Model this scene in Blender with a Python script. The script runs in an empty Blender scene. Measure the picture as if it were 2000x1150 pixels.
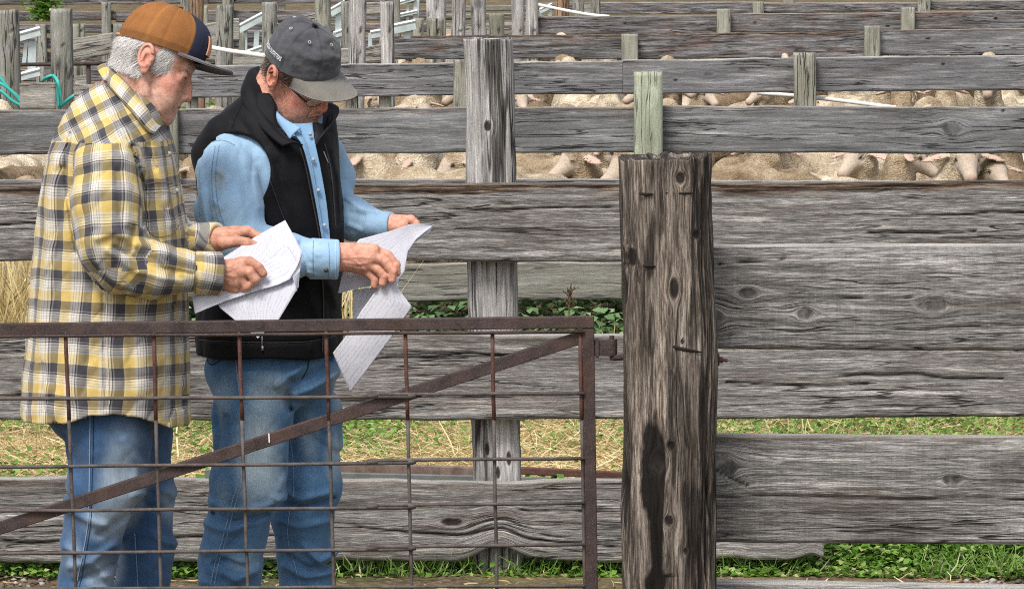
import bpy, bmesh, math, random
import numpy as np
from mathutils import Vector, Matrix, Euler

# ------------------------------------------------------------------ camera, world, sun
SC = bpy.context.scene
COL = SC.collection
F_PX = 7800.0          # focal length in photo pixels (photo 2000 x 1150)
EYE = 1.63
PITCH = math.atan((575 + 19) / F_PX)
cam_d = bpy.data.cameras.new('camera')
cam = bpy.data.objects.new('camera', cam_d); COL.objects.link(cam)
cam.location = (0, 0, EYE)
cam.rotation_euler = (math.pi / 2 - PITCH, 0, 0)
cam_d.sensor_fit = 'HORIZONTAL'; cam_d.sensor_width = 36.0
cam_d.lens = 36.0 * F_PX / 2000.0
cam_d.clip_start = 0.1; cam_d.clip_end = 2000
SC.camera = cam

SUN_EL, SUN_AZ = math.radians(54), math.radians(204)   # azimuth measured clockwise from +Y
world = bpy.data.worlds.new('World'); SC.world = world; world.use_nodes = True
wn = world.node_tree; wn.nodes.clear()
sky = wn.nodes.new('ShaderNodeTexSky'); sky.sky_type = 'NISHITA'; sky.sun_disc = False
sky.sun_elevation = SUN_EL; sky.sun_rotation = SUN_AZ
sky.air_density = 1.0; sky.dust_density = 3.0; sky.ozone_density = 1.0
bg = wn.nodes.new('ShaderNodeBackground'); bg.inputs['Strength'].default_value = 0.13
hsv = wn.nodes.new('ShaderNodeHueSaturation'); hsv.inputs['Saturation'].default_value = 0.42
wo = wn.nodes.new('ShaderNodeOutputWorld')
wn.links.new(sky.outputs[0], hsv.inputs['Color']); wn.links.new(hsv.outputs[0], bg.inputs['Color'])
wn.links.new(bg.outputs[0], wo.inputs['Surface'])
sun_d = bpy.data.lights.new('sun', 'SUN'); sun_d.energy = 1.8; sun_d.angle = math.radians(18)
sun_d.color = (1.0, 0.95, 0.88)
sun = bpy.data.objects.new('sun', sun_d); COL.objects.link(sun)
_sd = Vector((math.sin(SUN_AZ) * math.cos(SUN_EL), math.cos(SUN_AZ) * math.cos(SUN_EL), math.sin(SUN_EL)))
sun.rotation_euler = _sd.to_track_quat('Z', 'Y').to_euler()
SC.view_settings.view_transform = 'Standard'; SC.view_settings.look = 'None'
SC.view_settings.exposure = 0.62; SC.view_settings.gamma = 1.0
SC.cycles.use_denoising = False; SC.cycles.filter_width = 1.05
SC.cycles.max_bounces = 6; SC.cycles.diffuse_bounces = 3

# ------------------------------------------------------------------ helpers
_F = np.array([0, math.cos(PITCH), -math.sin(PITCH)]); _U = np.array([0, math.sin(PITCH), math.cos(PITCH)])
def W(px, py, Y):
    """world point that stands at distance Y and shows at photo pixel (px, py)"""
    d = _F + (px - 1000) / F_PX * np.array([1.0, 0, 0]) + (575 - py) / F_PX * _U
    return np.array([0, 0, EYE]) + d * (Y / d[1])
def Wx(px, Y): return float(W(px, 575, Y)[0])
def Wz(py, Y): return float(W(1000, py, Y)[2])
def ground_z(Y): return max(0.0, (Y - 20) * 0.015)

def lin(c):
    """sRGB 0-255 -> linear rgba"""
    o = []
    for v in c[:3]:
        v = v / 255.0
        o.append(v / 12.92 if v <= 0.04045 else ((v + 0.055) / 1.055) ** 2.4)
    return (*o, 1.0)

def tag(o, label=None, cat=None, group=None, kind=None):
    if label: o['label'] = label
    if cat: o['category'] = cat
    if group: o['group'] = group
    if kind: o['kind'] = kind
    return o
def empty(name, loc=(0, 0, 0), rz=0.0):
    o = bpy.data.objects.new(name, None); COL.objects.link(o)
    o.location = loc; o.rotation_euler = (0, 0, rz); o.empty_display_size = 0.1
    return o
def link(name, me, mat=None, parent=None):
    o = bpy.data.objects.new(name, me); COL.objects.link(o)
    if mat is not None:
        for m in (mat if isinstance(mat, (list, tuple)) else [mat]): me.materials.append(m)
    if parent is not None:
        o.parent = parent
        o.matrix_parent_inverse = parent.matrix_basis.inverted()
    return o
def mk_mesh(name, V, Fq, smooth=True, attrs=None):
    """V (n,3); Fq (m,4) int array of quads or list of polygons"""
    me = bpy.data.meshes.new(name)
    V = np.asarray(V, dtype=np.float32)
    if isinstance(Fq, np.ndarray):
        k = Fq.shape[1]; m = len(Fq)
        me.vertices.add(len(V)); me.vertices.foreach_set('co', V.ravel())
        me.loops.add(m * k); me.loops.foreach_set('vertex_index', Fq.astype(np.int32).ravel())
        me.polygons.add(m); me.polygons.foreach_set('loop_start', np.arange(m, dtype=np.int32) * k)
        try: me.polygons.foreach_set('loop_total', np.full(m, k, dtype=np.int32))
        except Exception: pass
        me.update(calc_edges=True); me.validate()
    else:
        me.from_pydata([tuple(v) for v in V.tolist()], [], Fq); me.update()
    if smooth: me.polygons.foreach_set('use_smooth', np.ones(len(me.polygons), dtype=bool))
    for nm, a in (attrs or {}).items(): add_attr(me, nm, a)
    return me
def add_attr(me, nm, a, domain='POINT'):
    a = np.asarray(a, dtype=np.float32)
    if a.ndim == 1:
        at = me.attributes.new(nm, 'FLOAT', domain); at.data.foreach_set('value', a)
    else:
        at = me.attributes.new(nm, 'FLOAT_VECTOR', domain); at.data.foreach_set('vector', a.ravel())
class MB:
    """collects pieces into ONE mesh"""
    def __init__(s): s.v = []; s.f = []; s.n = 0
    def add(s, V, F):
        V = np.asarray(V, dtype=float); s.v.append(V)
        for f in F: s.f.append(tuple(int(i) + s.n for i in f))
        s.n += len(V); return s
    def box(s, c, size, rot=None):
        h = np.array(size) / 2.0
        V = np.array([[x, y, z] for x in (-1, 1) for y in (-1, 1) for z in (-1, 1)]) * h
        if rot is not None: V = V @ np.array(rot).T
        return s.add(V + np.array(c), [(0, 1, 3, 2), (4, 6, 7, 5), (0, 4, 5, 1), (2, 3, 7, 6), (0, 2, 6, 4), (1, 5, 7, 3)])
    def bar(s, a, b, w, h, up=(0, 0, 1)):
        """box section bar from a to b, w across, h along up"""
        a = np.array(a, float); b = np.array(b, float); d = b - a; L = np.linalg.norm(d); d /= L
        u = np.array(up, float); u -= d * (u @ d); u /= np.linalg.norm(u); r = np.cross(d, u)
        return s.box((a + b) / 2, (L, w, h), np.stack([d, r, u], 1))
    def tube(s, pts, r, n=10, caps=True):
        V, F = tube_geo(pts, r, n, caps); return s.add(V, F)
    def mesh(s, name, smooth=False):
        return mk_mesh(name, np.concatenate(s.v), s.f, smooth)
    def build(s, name, mat, parent=None, smooth=False, bevel=0.0):
        o = link(name, s.mesh(name, smooth), mat, parent)
        if bevel:
            m = o.modifiers.new('b', 'BEVEL'); m.width = bevel; m.segments = 2; m.limit_method = 'ANGLE'
        return o
def tube_geo(pts, r, n=10, caps=True):
    P = np.array(pts, float); m = len(P); R = np.full(m, r) if np.isscalar(r) else np.array(r, float)
    T = np.gradient(P, axis=0); T /= np.linalg.norm(T, axis=1)[:, None] + 1e-12
    up = np.array([0, 0, 1.0]) if abs(T[0, 2]) < 0.9 else np.array([0, 1.0, 0])
    V = []; a = np.linspace(0, 2 * math.pi, n, endpoint=False)
    prev = None
    for i in range(m):
        u = up if prev is None else prev
        x = u - T[i] * (u @ T[i]); x /= np.linalg.norm(x) + 1e-12; prev = x; y = np.cross(T[i], x)
        V.append(P[i] + R[i] * (np.cos(a)[:, None] * x + np.sin(a)[:, None] * y))
    V = np.concatenate(V); F = []
    for i in range(m - 1):
        for j in range(n):
            k = (j + 1) % n; F.append((i * n + j, i * n + k, (i + 1) * n + k, (i + 1) * n + j))
    if caps: F.append(tuple(range(n))[::-1]); F.append(tuple(range((m - 1) * n, m * n)))
    return V, F
def spline(pts, n):
    """Catmull-Rom through pts (k,d) -> n points"""
    P = np.array(pts, float); k = len(P)
    if k == 2:
        t = np.linspace(0, 1, n)[:, None]; return P[0] * (1 - t) + P[1] * t
    Q = np.vstack([2 * P[0] - P[1], P, 2 * P[-1] - P[-2]])
    t = np.linspace(0, k - 1, n); i = np.minimum(t.astype(int), k - 2); u = (t - i)[:, None]
    p0, p1, p2, p3 = Q[i], Q[i + 1], Q[i + 2], Q[i + 3]
    return 0.5 * (2 * p1 + (p2 - p0) * u + (2 * p0 - 5 * p1 + 4 * p2 - p3) * u ** 2 + (-p0 + 3 * p1 - 3 * p2 + p3) * u ** 3)

# value noise in numpy, about -1..1
def _h(ix, iy, iz, s):
    h = (ix * 374761393 + iy * 668265263 + iz * 2147483647 + s * 974634777) & 0xFFFFFFFF
    h = ((h ^ (h >> 13)) * 1274126177) & 0xFFFFFFFF
    h = ((h ^ (h >> 16)) * 2246822519) & 0xFFFFFFFF
    return ((h ^ (h >> 15)) & 0xFFFFFF).astype(np.float64) / 0x7FFFFF - 1.0
def noise3(P, seed=0):
    P = np.asarray(P, float); I = np.floor(P).astype(np.int64); f = P - I; f = f * f * (3 - 2 * f); out = 0
    for dx in (0, 1):
        wx = f[:, 0] if dx else 1 - f[:, 0]
        for dy in (0, 1):
            wy = f[:, 1] if dy else 1 - f[:, 1]
            for dz in (0, 1):
                wz = f[:, 2] if dz else 1 - f[:, 2]
                out = out + wx * wy * wz * _h(I[:, 0] + dx, I[:, 1] + dy, I[:, 2] + dz, seed)
    return out
def fbm(P, oct=3, seed=0, gain=0.5):
    P = np.asarray(P, float); a = 1.0; o = 0
    for i in range(oct): o = o + a * noise3(P * 2.0 ** i + 17.3 * i, seed + i); a *= gain
    return o
def sm(x, a, b):
    t = np.clip((x - a) / (b - a), 0, 1); return t * t * (3 - 2 * t)

# ------------------------------------------------------------------ signed distance modelling
def ell(P, c, r, R=None):
    q = P - np.array(c)
    if R is not None: q = q @ np.array(R)
    r = np.array(r, float); k0 = np.linalg.norm(q / r, axis=1); k1 = np.linalg.norm(q / r ** 2, axis=1) + 1e-9
    return k0 * (k0 - 1) / k1
def cone(P, a, b, ra, rb):
    a = np.array(a, float); b = np.array(b, float); d = b - a
    t = np.clip((P - a) @ d / (d @ d + 1e-12), 0, 1)
    return np.linalg.norm(P - a - t[:, None] * d, axis=1) - (ra + (rb - ra) * t)
def smin(a, b, k):
    h = np.clip(0.5 + 0.5 * (b - a) / k, 0, 1)
    return b * (1 - h) + a * h - k * h * (1 - h)
def smax(a, b, k): return -smin(-a, -b, k)
def chain(P, pts, rr, k=0.01):
    d = None
    for i in range(len(pts) - 1):
        e = cone(P, pts[i], pts[i + 1], rr[i], rr[i + 1]); d = e if d is None else smin(d, e, k)
    return d
def seg2(P, pts):
    """distance in the x,z plane to a polyline of (x,z)"""
    q = P[:, [0, 2]]; d = None
    for i in range(len(pts) - 1):
        a = np.array(pts[i], float); b = np.array(pts[i + 1], float); e = b - a
        t = np.clip((q - a) @ e / (e @ e + 1e-12), 0, 1)
        x = np.linalg.norm(q - a - t[:, None] * e, axis=1); d = x if d is None else np.minimum(d, x)
    return d
def poly2(P, pts):
    """signed distance in the x,z plane to polygon, negative inside"""
    q = P[:, [0, 2]]; pts = [np.array(p, float) for p in pts]; n = len(pts); d = np.full(len(q), 1e9); ins = np.zeros(len(q), bool)
    for i in range(n):
        a = pts[i]; b = pts[(i + 1) % n]; e = b - a
        t = np.clip((q - a) @ e / (e @ e + 1e-12), 0, 1)
        d = np.minimum(d, np.linalg.norm(q - a - t[:, None] * e, axis=1))
        c = (a[1] > q[:, 1]) != (b[1] > q[:, 1])
        xx = (b[0] - a[0]) * (q[:, 1] - a[1]) / (b[1] - a[1] + 1e-12) + a[0]
        ins ^= c & (q[:, 0] < xx)
    return np.where(ins, -d, d)
def loftz(P, rows, e=2.3):
    """rows: (z, cx, cy, rx, ry) sorted by z up; superellipse sections"""
    R = np.array(rows, float); z = P[:, 2]
    cx, cy, rx, ry = [np.interp(z, R[:, 0], R[:, i]) for i in (1, 2, 3, 4)]
    k = (np.abs((P[:, 0] - cx) / rx) ** e + np.abs((P[:, 1] - cy) / ry) ** e) ** (1 / e)
    d = (k - 1) * np.minimum(rx, ry)
    return np.maximum(d, np.maximum(R[0, 0] - z, z - R[-1, 0]))
def polygonise(f, lo, hi, h, s=5, slack=0.012, newton=1):
    lo = np.array(lo, float); hi = np.array(hi, float)
    nb = np.ceil((hi - lo) / (h * s)).astype(int) + 1; n = nb * s
    gi = np.stack(np.meshgrid(*[np.arange(k) for k in nb], indexing='ij'), -1).reshape(-1, 3)
    dc = f(lo + (gi * s + (s - 1) / 2) * h)
    act = np.abs(dc) < s * h * 0.9 + slack
    V = np.repeat(np.repeat(np.repeat(np.where(dc < 0, -1.0, 1.0).reshape(nb).astype(np.float32), s, 0), s, 1), s, 2)
    off = np.stack(np.meshgrid(*[np.arange(s)] * 3, indexing='ij'), -1).reshape(-1, 3)
    idx = (gi[act][:, None, :] * s + off[None]).reshape(-1, 3)
    vals = np.empty(len(idx)); CH = 400000
    for i in range(0, len(idx), CH): vals[i:i + CH] = f(lo + idx[i:i + CH] * h)
    V[idx[:, 0], idx[:, 1], idx[:, 2]] = vals
    I = V < 0
    cnt = np.zeros(tuple(n - 1), np.int8)
    sl = [slice(0, -1), slice(1, None)]
    for a in (0, 1):
        for b in (0, 1):
            for c in (0, 1): cnt += I[sl[a], sl[b], sl[c]]
    cell = (cnt > 0) & (cnt < 8); ci = np.argwhere(cell)
    if len(ci) == 0: return np.zeros((0, 3)), np.zeros((0, 4), int)
    idm = np.full(tuple(n - 1), -1, np.int32); idm[ci[:, 0], ci[:, 1], ci[:, 2]] = np.arange(len(ci))
    cor = [(a, b, c) for a in (0, 1) for b in (0, 1) for c in (0, 1)]
    S = np.zeros((len(ci), 3)); N = np.zeros(len(ci))
    cv = {k: V[ci[:, 0] + k[0], ci[:, 1] + k[1], ci[:, 2] + k[2]].astype(float) for k in cor}
    for k in cor:
        for ax in range(3):
            if k[ax]: continue
            k2 = list(k); k2[ax] = 1; k2 = tuple(k2); a = cv[k]; b = cv[k2]; m = (a < 0) != (b < 0)
            t = np.where(m, a / (a - b + 1e-12), 0); p = np.tile(np.array(k, float), (len(ci), 1)); p[:, ax] += t
            S[m] += p[m]; N[m] += 1
    P = lo + (ci + S / N[:, None]) * h
    Q = []
    for ax in range(3):
        o1, o2 = [(1, 2), (2, 0), (0, 1)][ax]
        s0 = [slice(None)] * 3; s1 = [slice(None)] * 3; s0[ax] = slice(0, -1); s1[ax] = slice(1, None)
        e = np.argwhere(I[tuple(s0)] != I[tuple(s1)])
        ok = (e[:, o1] > 0) & (e[:, o2] > 0) & (e[:, o1] < n[o1] - 1) & (e[:, o2] < n[o2] - 1); e = e[ok]
        fl = I[e[:, 0], e[:, 1], e[:, 2]]
        def g(d1, d2):
            q = e.copy(); q[:, o1] -= d1; q[:, o2] -= d2; return idm[q[:, 0], q[:, 1], q[:, 2]]
        quad = np.stack([g(1, 1), g(0, 1), g(0, 0), g(1, 0)], 1)
        quad[~fl] = quad[~fl][:, ::-1]
        Q.append(quad[(quad >= 0).all(1)])
    Q = np.concatenate(Q)
    for _ in range(newton):
        d = f(P); eps = h * 0.5
        G = np.stack([(f(P + np.eye(3)[i] * eps) - d) / eps for i in range(3)], 1)
        g2 = (G ** 2).sum(1) + 1e-6
        st = -(d / g2)[:, None] * G; ln = np.linalg.norm(st, axis=1)[:, None] + 1e-12
        P = P + st * np.minimum(1, h * 0.6 / ln)
    return P, Q
def strip(A, B, nu, nv, thick=0.0, bulge=0.0, wob=0.0, seed=0, nrm=None):
    """sheet lofted between two 3-D polylines; returns V, F and uv. thick -> closed shell"""
    a = spline(A, nu); b = spline(B, nu); t = np.linspace(0, 1, nv)
    G = a[:, None] * (1 - t)[None, :, None] + b[:, None] * t[None, :, None]
    du = np.gradient(G, axis=0); dv = np.gradient(G, axis=1); N = np.cross(du, dv); N /= np.linalg.norm(N, axis=2)[..., None] + 1e-12
    if bulge: G = G + N * (bulge * np.sin(math.pi * t))[None, :, None]
    if wob:
        w = fbm(G.reshape(-1, 3) * 14, 2, seed).reshape(nu, nv); G = G + N * (wob * w)[..., None]
    lu = np.concatenate([[0], np.cumsum(np.linalg.norm(np.diff(a, axis=0), axis=1))]); lw = np.linalg.norm(a[nu // 2] - b[nu // 2])
    UV = np.stack(np.broadcast_arrays(lu[:, None], lw * t[None]), -1)
    def quads(off, flip):
        i, j = np.meshgrid(np.arange(nu - 1), np.arange(nv - 1), indexing='ij')
        q = np.stack([i * nv + j, (i + 1) * nv + j, (i + 1) * nv + j + 1, i * nv + j + 1], -1).reshape(-1, 4) + off
        return q[:, ::-1] if flip else q
    if not thick: return G.reshape(-1, 3), quads(0, False), UV.reshape(-1, 2)
    m = nu * nv; V = np.concatenate([(G + N * thick / 2).reshape(-1, 3), (G - N * thick / 2).reshape(-1, 3)])
    Fs = [quads(0, False), quads(m, True)]
    rim = [i * nv for i in range(nu)] + [(nu - 1) * nv + j for j in range(1, nv)] + [i * nv + nv - 1 for i in range(nu - 2, -1, -1)] + [j for j in range(nv - 2, 0, -1)]
    r = np.array(rim); r2 = np.roll(r, -1); Fs.append(np.stack([r, r + m, r2 + m, r2], 1))
    return V, np.concatenate(Fs), np.concatenate([UV.reshape(-1, 2)] * 2)

# ------------------------------------------------------------------ node helpers
class NT:
    def __init__(s, name):
        s.m = bpy.data.materials.new(name); s.m.use_nodes = True; s.t = s.m.node_tree; s.t.nodes.clear()
        s.out = s.t.nodes.new('ShaderNodeOutputMaterial')
    def n(s, typ, ins=None, **props):
        nd = s.t.nodes.new(typ)
        for k, v in props.items(): setattr(nd, k, v)
        for k, v in (ins or {}).items():
            if isinstance(v, bpy.types.NodeSocket): s.t.links.new(v, nd.inputs[k])
            else: nd.inputs[k].default_value = v
        return nd
    def attr(s, nm, out='Vector'): return s.n('ShaderNodeAttribute', attribute_name=nm).outputs[out]
    def math(s, op, a, b=0.0, c=None):
        i = {0: a, 1: b}
        if c is not None: i[2] = c
        return s.n('ShaderNodeMath', i, operation=op).outputs[0]
    def noise(s, vec, scale, detail=3, rough=0.5, dist=0.0, out=0):
        return s.n('ShaderNodeTexNoise', {'Vector': vec, 'Scale': scale, 'Detail': detail, 'Roughness': rough, 'Distortion': dist}).outputs[out]
    def vmul(s, vec, k): return s.n('ShaderNodeVectorMath', {0: vec, 1: k}, operation='MULTIPLY').outputs[0]
    def vadd(s, vec, k): return s.n('ShaderNodeVectorMath', {0: vec, 1: k}, operation='ADD').outputs[0]
    def ramp(s, fac, stops, interp='LINEAR'):
        nd = s.n('ShaderNodeValToRGB', {'Fac': fac}); r = nd.color_ramp; r.interpolation = interp
        cc = lambda c: c if isinstance(c, (tuple, list)) else (c, c, c, 1)
        r.elements.remove(r.elements[1]); r.elements[0].position = stops[0][0]; r.elements[0].color = cc(stops[0][1])
        for p, c in stops[1:]: r.elements.new(p).color = cc(c)
        return nd.outputs[0]
    def mix(s, f, a, b, blend='MIX'):
        nd = s.n('ShaderNodeMix', {0: f}, data_type='RGBA', blend_type=blend)
        for i, v in ((6, a), (7, b)):
            if isinstance(v, bpy.types.NodeSocket): s.t.links.new(v, nd.inputs[i])
            else: nd.inputs[i].default_value = v
        return nd.outputs[2]
    def bump(s, h, strength=0.5, dist=0.002, normal=None):
        i = {'Height': h, 'Strength': strength, 'Distance': dist}
        if normal is not None: i['Normal'] = normal
        return s.n('ShaderNodeBump', i).outputs[0]
    def bsdf(s, col, rough=0.8, normal=None, metal=0.0, spec=0.3, **kw):
        i = {'Base Color': col, 'Roughness': rough, 'Metallic': metal, 'Specular IOR Level': spec}
        if normal is not None: i['Normal'] = normal
        i.update(kw)
        b = s.n('ShaderNodeBsdfPrincipled', i); s.t.links.new(b.outputs[0], s.out.inputs['Surface']); return s.m
def rnd_off(nt, vec, k=37.0):
    r = nt.n('ShaderNodeObjectInfo').outputs['Random']
    return nt.vadd(vec, nt.n('ShaderNodeCombineXYZ', {0: nt.math('MULTIPLY', r, k), 1: nt.math('MULTIPLY', r, k * 1.7), 2: nt.math('MULTIPLY', r, k * .6)}).outputs[0])

# ------------------------------------------------------------------ weathered wood
def wood_mat(name, dark, mid, light, warm=(0.10, 0.055, 0.03, 1), warm_amt=0.25, green=0.0, contrast=1.0, far=False, crack=1.0, saw=0.0, fine=1.0, streak=0.0, knot=0.96):
    nt = NT(name)
    g = rnd_off(nt, nt.attr('gc'))                      # metres: x along the grain, y across (bent round the knots)
    su = 1.0 if not far else 0.6
    lo = nt.noise(nt.vmul(g, (3.5 * su, 75 * su * fine, 75 * su * fine)), 1.0, 6, 0.68, 0.25)     # ridges
    fi = nt.noise(nt.vmul(g, (22, 420 * su, 420 * su)), 1.0, 3, 0.7)              # fibres
    bl = nt.noise(nt.vmul(g, (1.7, 9, 9)), 1.0, 4, 0.55, 0.6)                     # blotches
    ck = nt.noise(nt.vmul(g, (1.6, 34, 34)), 1.0, 3, 0.5, 0.2)                   # long cracks
    ckm = nt.ramp(nt.math('ABSOLUTE', nt.math('SUBTRACT', ck, 0.5)), [(0.0, 1.0), (0.014 * crack, 0.75), (0.026 * crack, 0.0)])
    ckb = nt.ramp(nt.noise(nt.vmul(g, (1.1, 6, 6)), 1.0, 2), [(0.42, 0.0), (0.54, 1.0)])
    ckm = nt.math('MULTIPLY', ckm, ckb)
    c1 = 0.5 - 0.17 / contrast; c2 = 0.5 + 0.17 / contrast
    mdn = nt.noise(nt.vmul(g, (9 * su, 150 * su, 150 * su)), 1.0, 4, 0.68, 0.5)     # splinters
    mds = nt.math('SUBTRACT', 0.66, nt.math('MULTIPLY', nt.math('ABSOLUTE', nt.math('SUBTRACT', mdn, 0.5)), 2.6))
    h = nt.math('ADD', nt.math('ADD', nt.math('MULTIPLY', lo, 0.36), nt.math('MULTIPLY', fi, 0.36)), nt.math('MULTIPLY', nt.math('SUBTRACT', 1.0, mds), 0.40))
    if saw: h = nt.math('ADD', h, nt.math('MULTIPLY', nt.math('SUBTRACT', nt.noise(nt.vmul(g, (170, 5, 5)), 1.0, 3, 0.6), 0.5), saw))
    col = nt.ramp(h, [(c1, dark), (0.5, mid), (c2, light)])
    blm = nt.ramp(bl, [(0.32, (0.60, 0.58, 0.56, 1)), (0.46, (0.90, 0.90, 0.89, 1)), (0.56, (1.0, 1.0, 1.0, 1)), (0.70, (1.35, 1.35, 1.35, 1))])
    col = nt.mix(1.0, col, blm, 'MULTIPLY')
    if streak:
        sk = nt.ramp(nt.noise(nt.vmul(g, (2.4, 34 * fine * fine, 34 * fine * fine)), 1.0, 4, 0.6, 0.25), [(0.40, (1 - streak,) * 3 + (1,)), (0.48, (0.9, 0.9, 0.9, 1)), (0.56, (1.05, 1.05, 1.05, 1)), (0.66, (1.6, 1.57, 1.52, 1))])
        col = nt.mix(1.0, col, sk, 'MULTIPLY')
    wm = nt.ramp(nt.noise(nt.vmul(g, (2.3, 16, 16)), 1.0, 3, 0.6, 0.4), [(0.52, 0.0), (0.66, warm_amt)])
    col = nt.mix(wm, col, warm)
    if green:
        gm = nt.ramp(nt.noise(nt.vmul(g, (6, 14, 14)), 1.0, 4), [(0.42, 0.0), (0.62, green)])
        col = nt.mix(gm, col, (0.16, 0.20, 0.10, 1))
    kn = nt.attr('kn', 'Fac')                            # knot / stain mask
    kr = nt.ramp(nt.math('FRACT', nt.math('MULTIPLY', nt.attr('kr', 'Fac'), 4.0)), [(0.0, 0.45), (0.5, 1.0), (1.0, 0.45)])
    kcol = nt.mix(1.0, (0.012, 0.009, 0.008, 1), kr, 'MULTIPLY')
    col = nt.mix(nt.math('MULTIPLY', kn, knot), col, kcol)
    col = nt.mix(nt.math('MULTIPLY', ckm, 0.92), col, (0.012, 0.010, 0.009, 1))
    wr = nt.attr('wear', 'Fac')                          # ragged weathered edge, brown
    wn_ = nt.ramp(nt.noise(nt.vmul(g, (7, 120, 120)), 1.0, 4, 0.65), [(0.42, (0.018, 0.012, 0.009, 1)), (0.56, (0.13, 0.085, 0.055, 1)), (0.68, (0.34, 0.31, 0.27, 1))])
    col = nt.mix(wr, col, wn_)
    col = nt.mix(nt.math('MULTIPLY', nt.attr('pale', 'Fac'), 0.75), col, nt.ramp(nt.noise(nt.vmul(g, (5, 90, 90)), 1.0, 3), [(0.35, (0.30, 0.28, 0.25, 1)), (0.55, (0.62, 0.60, 0.56, 1))]))  # lighter board tops: bleached wood with the skylit edge line painted in
    hh = nt.math('SUBTRACT', nt.math('SUBTRACT', h, nt.math('MULTIPLY', ckm, 0.9)), nt.math('MULTIPLY', kn, 0.3))
    return nt.bsdf(col, 0.85, nt.bump(hh, 0.9 if not far else 0.5, 0.006 if not far else 0.01), spec=0.2)
G = lambda a, t=0.0: (a * (1 + t), a, a * (1 - t), 1)
M_board = wood_mat('weathered_grey_board', G(0.020, .10), G(0.150, .06), G(0.39, .035), warm_amt=0.28, contrast=1.12, streak=0.05, crack=.7, fine=1.3)
M_board_near = wood_mat('near_grey_board', G(0.024, .08), G(0.145, .045), G(0.38, .025), warm_amt=0.15, contrast=1.2, crack=0.55, saw=0.08, fine=1.7, streak=0.08, knot=0.6)
M_board_blue = wood_mat('smooth_grey_board', G(0.085, 0.0), (0.165, 0.165, 0.172, 1), (0.25, 0.25, 0.258, 1), warm_amt=0.14, contrast=1.0, crack=0.8, streak=0.12)
M_board_far = wood_mat('dark_grey_board', G(0.045, .03), (0.130, 0.127, 0.129, 1), (0.25, 0.245, 0.25, 1), warm=(0.17, 0.07, 0.035, 1), warm_amt=0.38, contrast=1.2, far=True, streak=0.5)
M_board_green = wood_mat('green_tinged_board', G(0.10, 0.02), (0.205, 0.20, 0.178, 1), (0.33, 0.32, 0.28, 1), warm_amt=0.2, green=0.05, contrast=0.9)
M_post = wood_mat('weathered_post', G(0.12, .06), G(0.36, .04), G(0.53, .03), warm_amt=0.06, contrast=1.0, crack=2.2, streak=0.05, fine=2.0)
M_post_big = wood_mat('gate_post_wood', (0.013, 0.010, 0.008, 1), (0.088, 0.069, 0.056, 1), (0.30, 0.255, 0.215, 1), warm=(0.085, 0.06, 0.045, 1), warm_amt=0.25, contrast=1.3, crack=2.4, streak=0.65, fine=1.15)
M_post_green = wood_mat('treated_green_post', (0.16, 0.18, 0.12, 1), (0.33, 0.355, 0.265, 1), (0.50, 0.51, 0.42, 1), warm_amt=0.05, green=0.1, contrast=0.8, crack=0.7)
M_post_moss = wood_mat('pale_green_post', (0.15, 0.15, 0.115, 1), (0.29, 0.285, 0.235, 1), (0.45, 0.44, 0.38, 1), warm_amt=0.12, green=0.15, contrast=0.9)
M_post_grey = wood_mat('grey_post', (0.10, 0.095, 0.085, 1), (0.245, 0.237, 0.215, 1), (0.42, 0.41, 0.38, 1), warm_amt=0.15, green=0.2, contrast=1.0)
M_post_brown = wood_mat('brown_pole', (0.12, 0.07, 0.04, 1), (0.26, 0.16, 0.10, 1), (0.40, 0.28, 0.19, 1), warm_amt=0.2, contrast=0.9)
M_board_pale = wood_mat('pale_rough_board', (0.12, 0.11, 0.095, 1), (0.27, 0.26, 0.23, 1), (0.48, 0.46, 0.42, 1), warm_amt=0.2, contrast=1.0)

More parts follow.
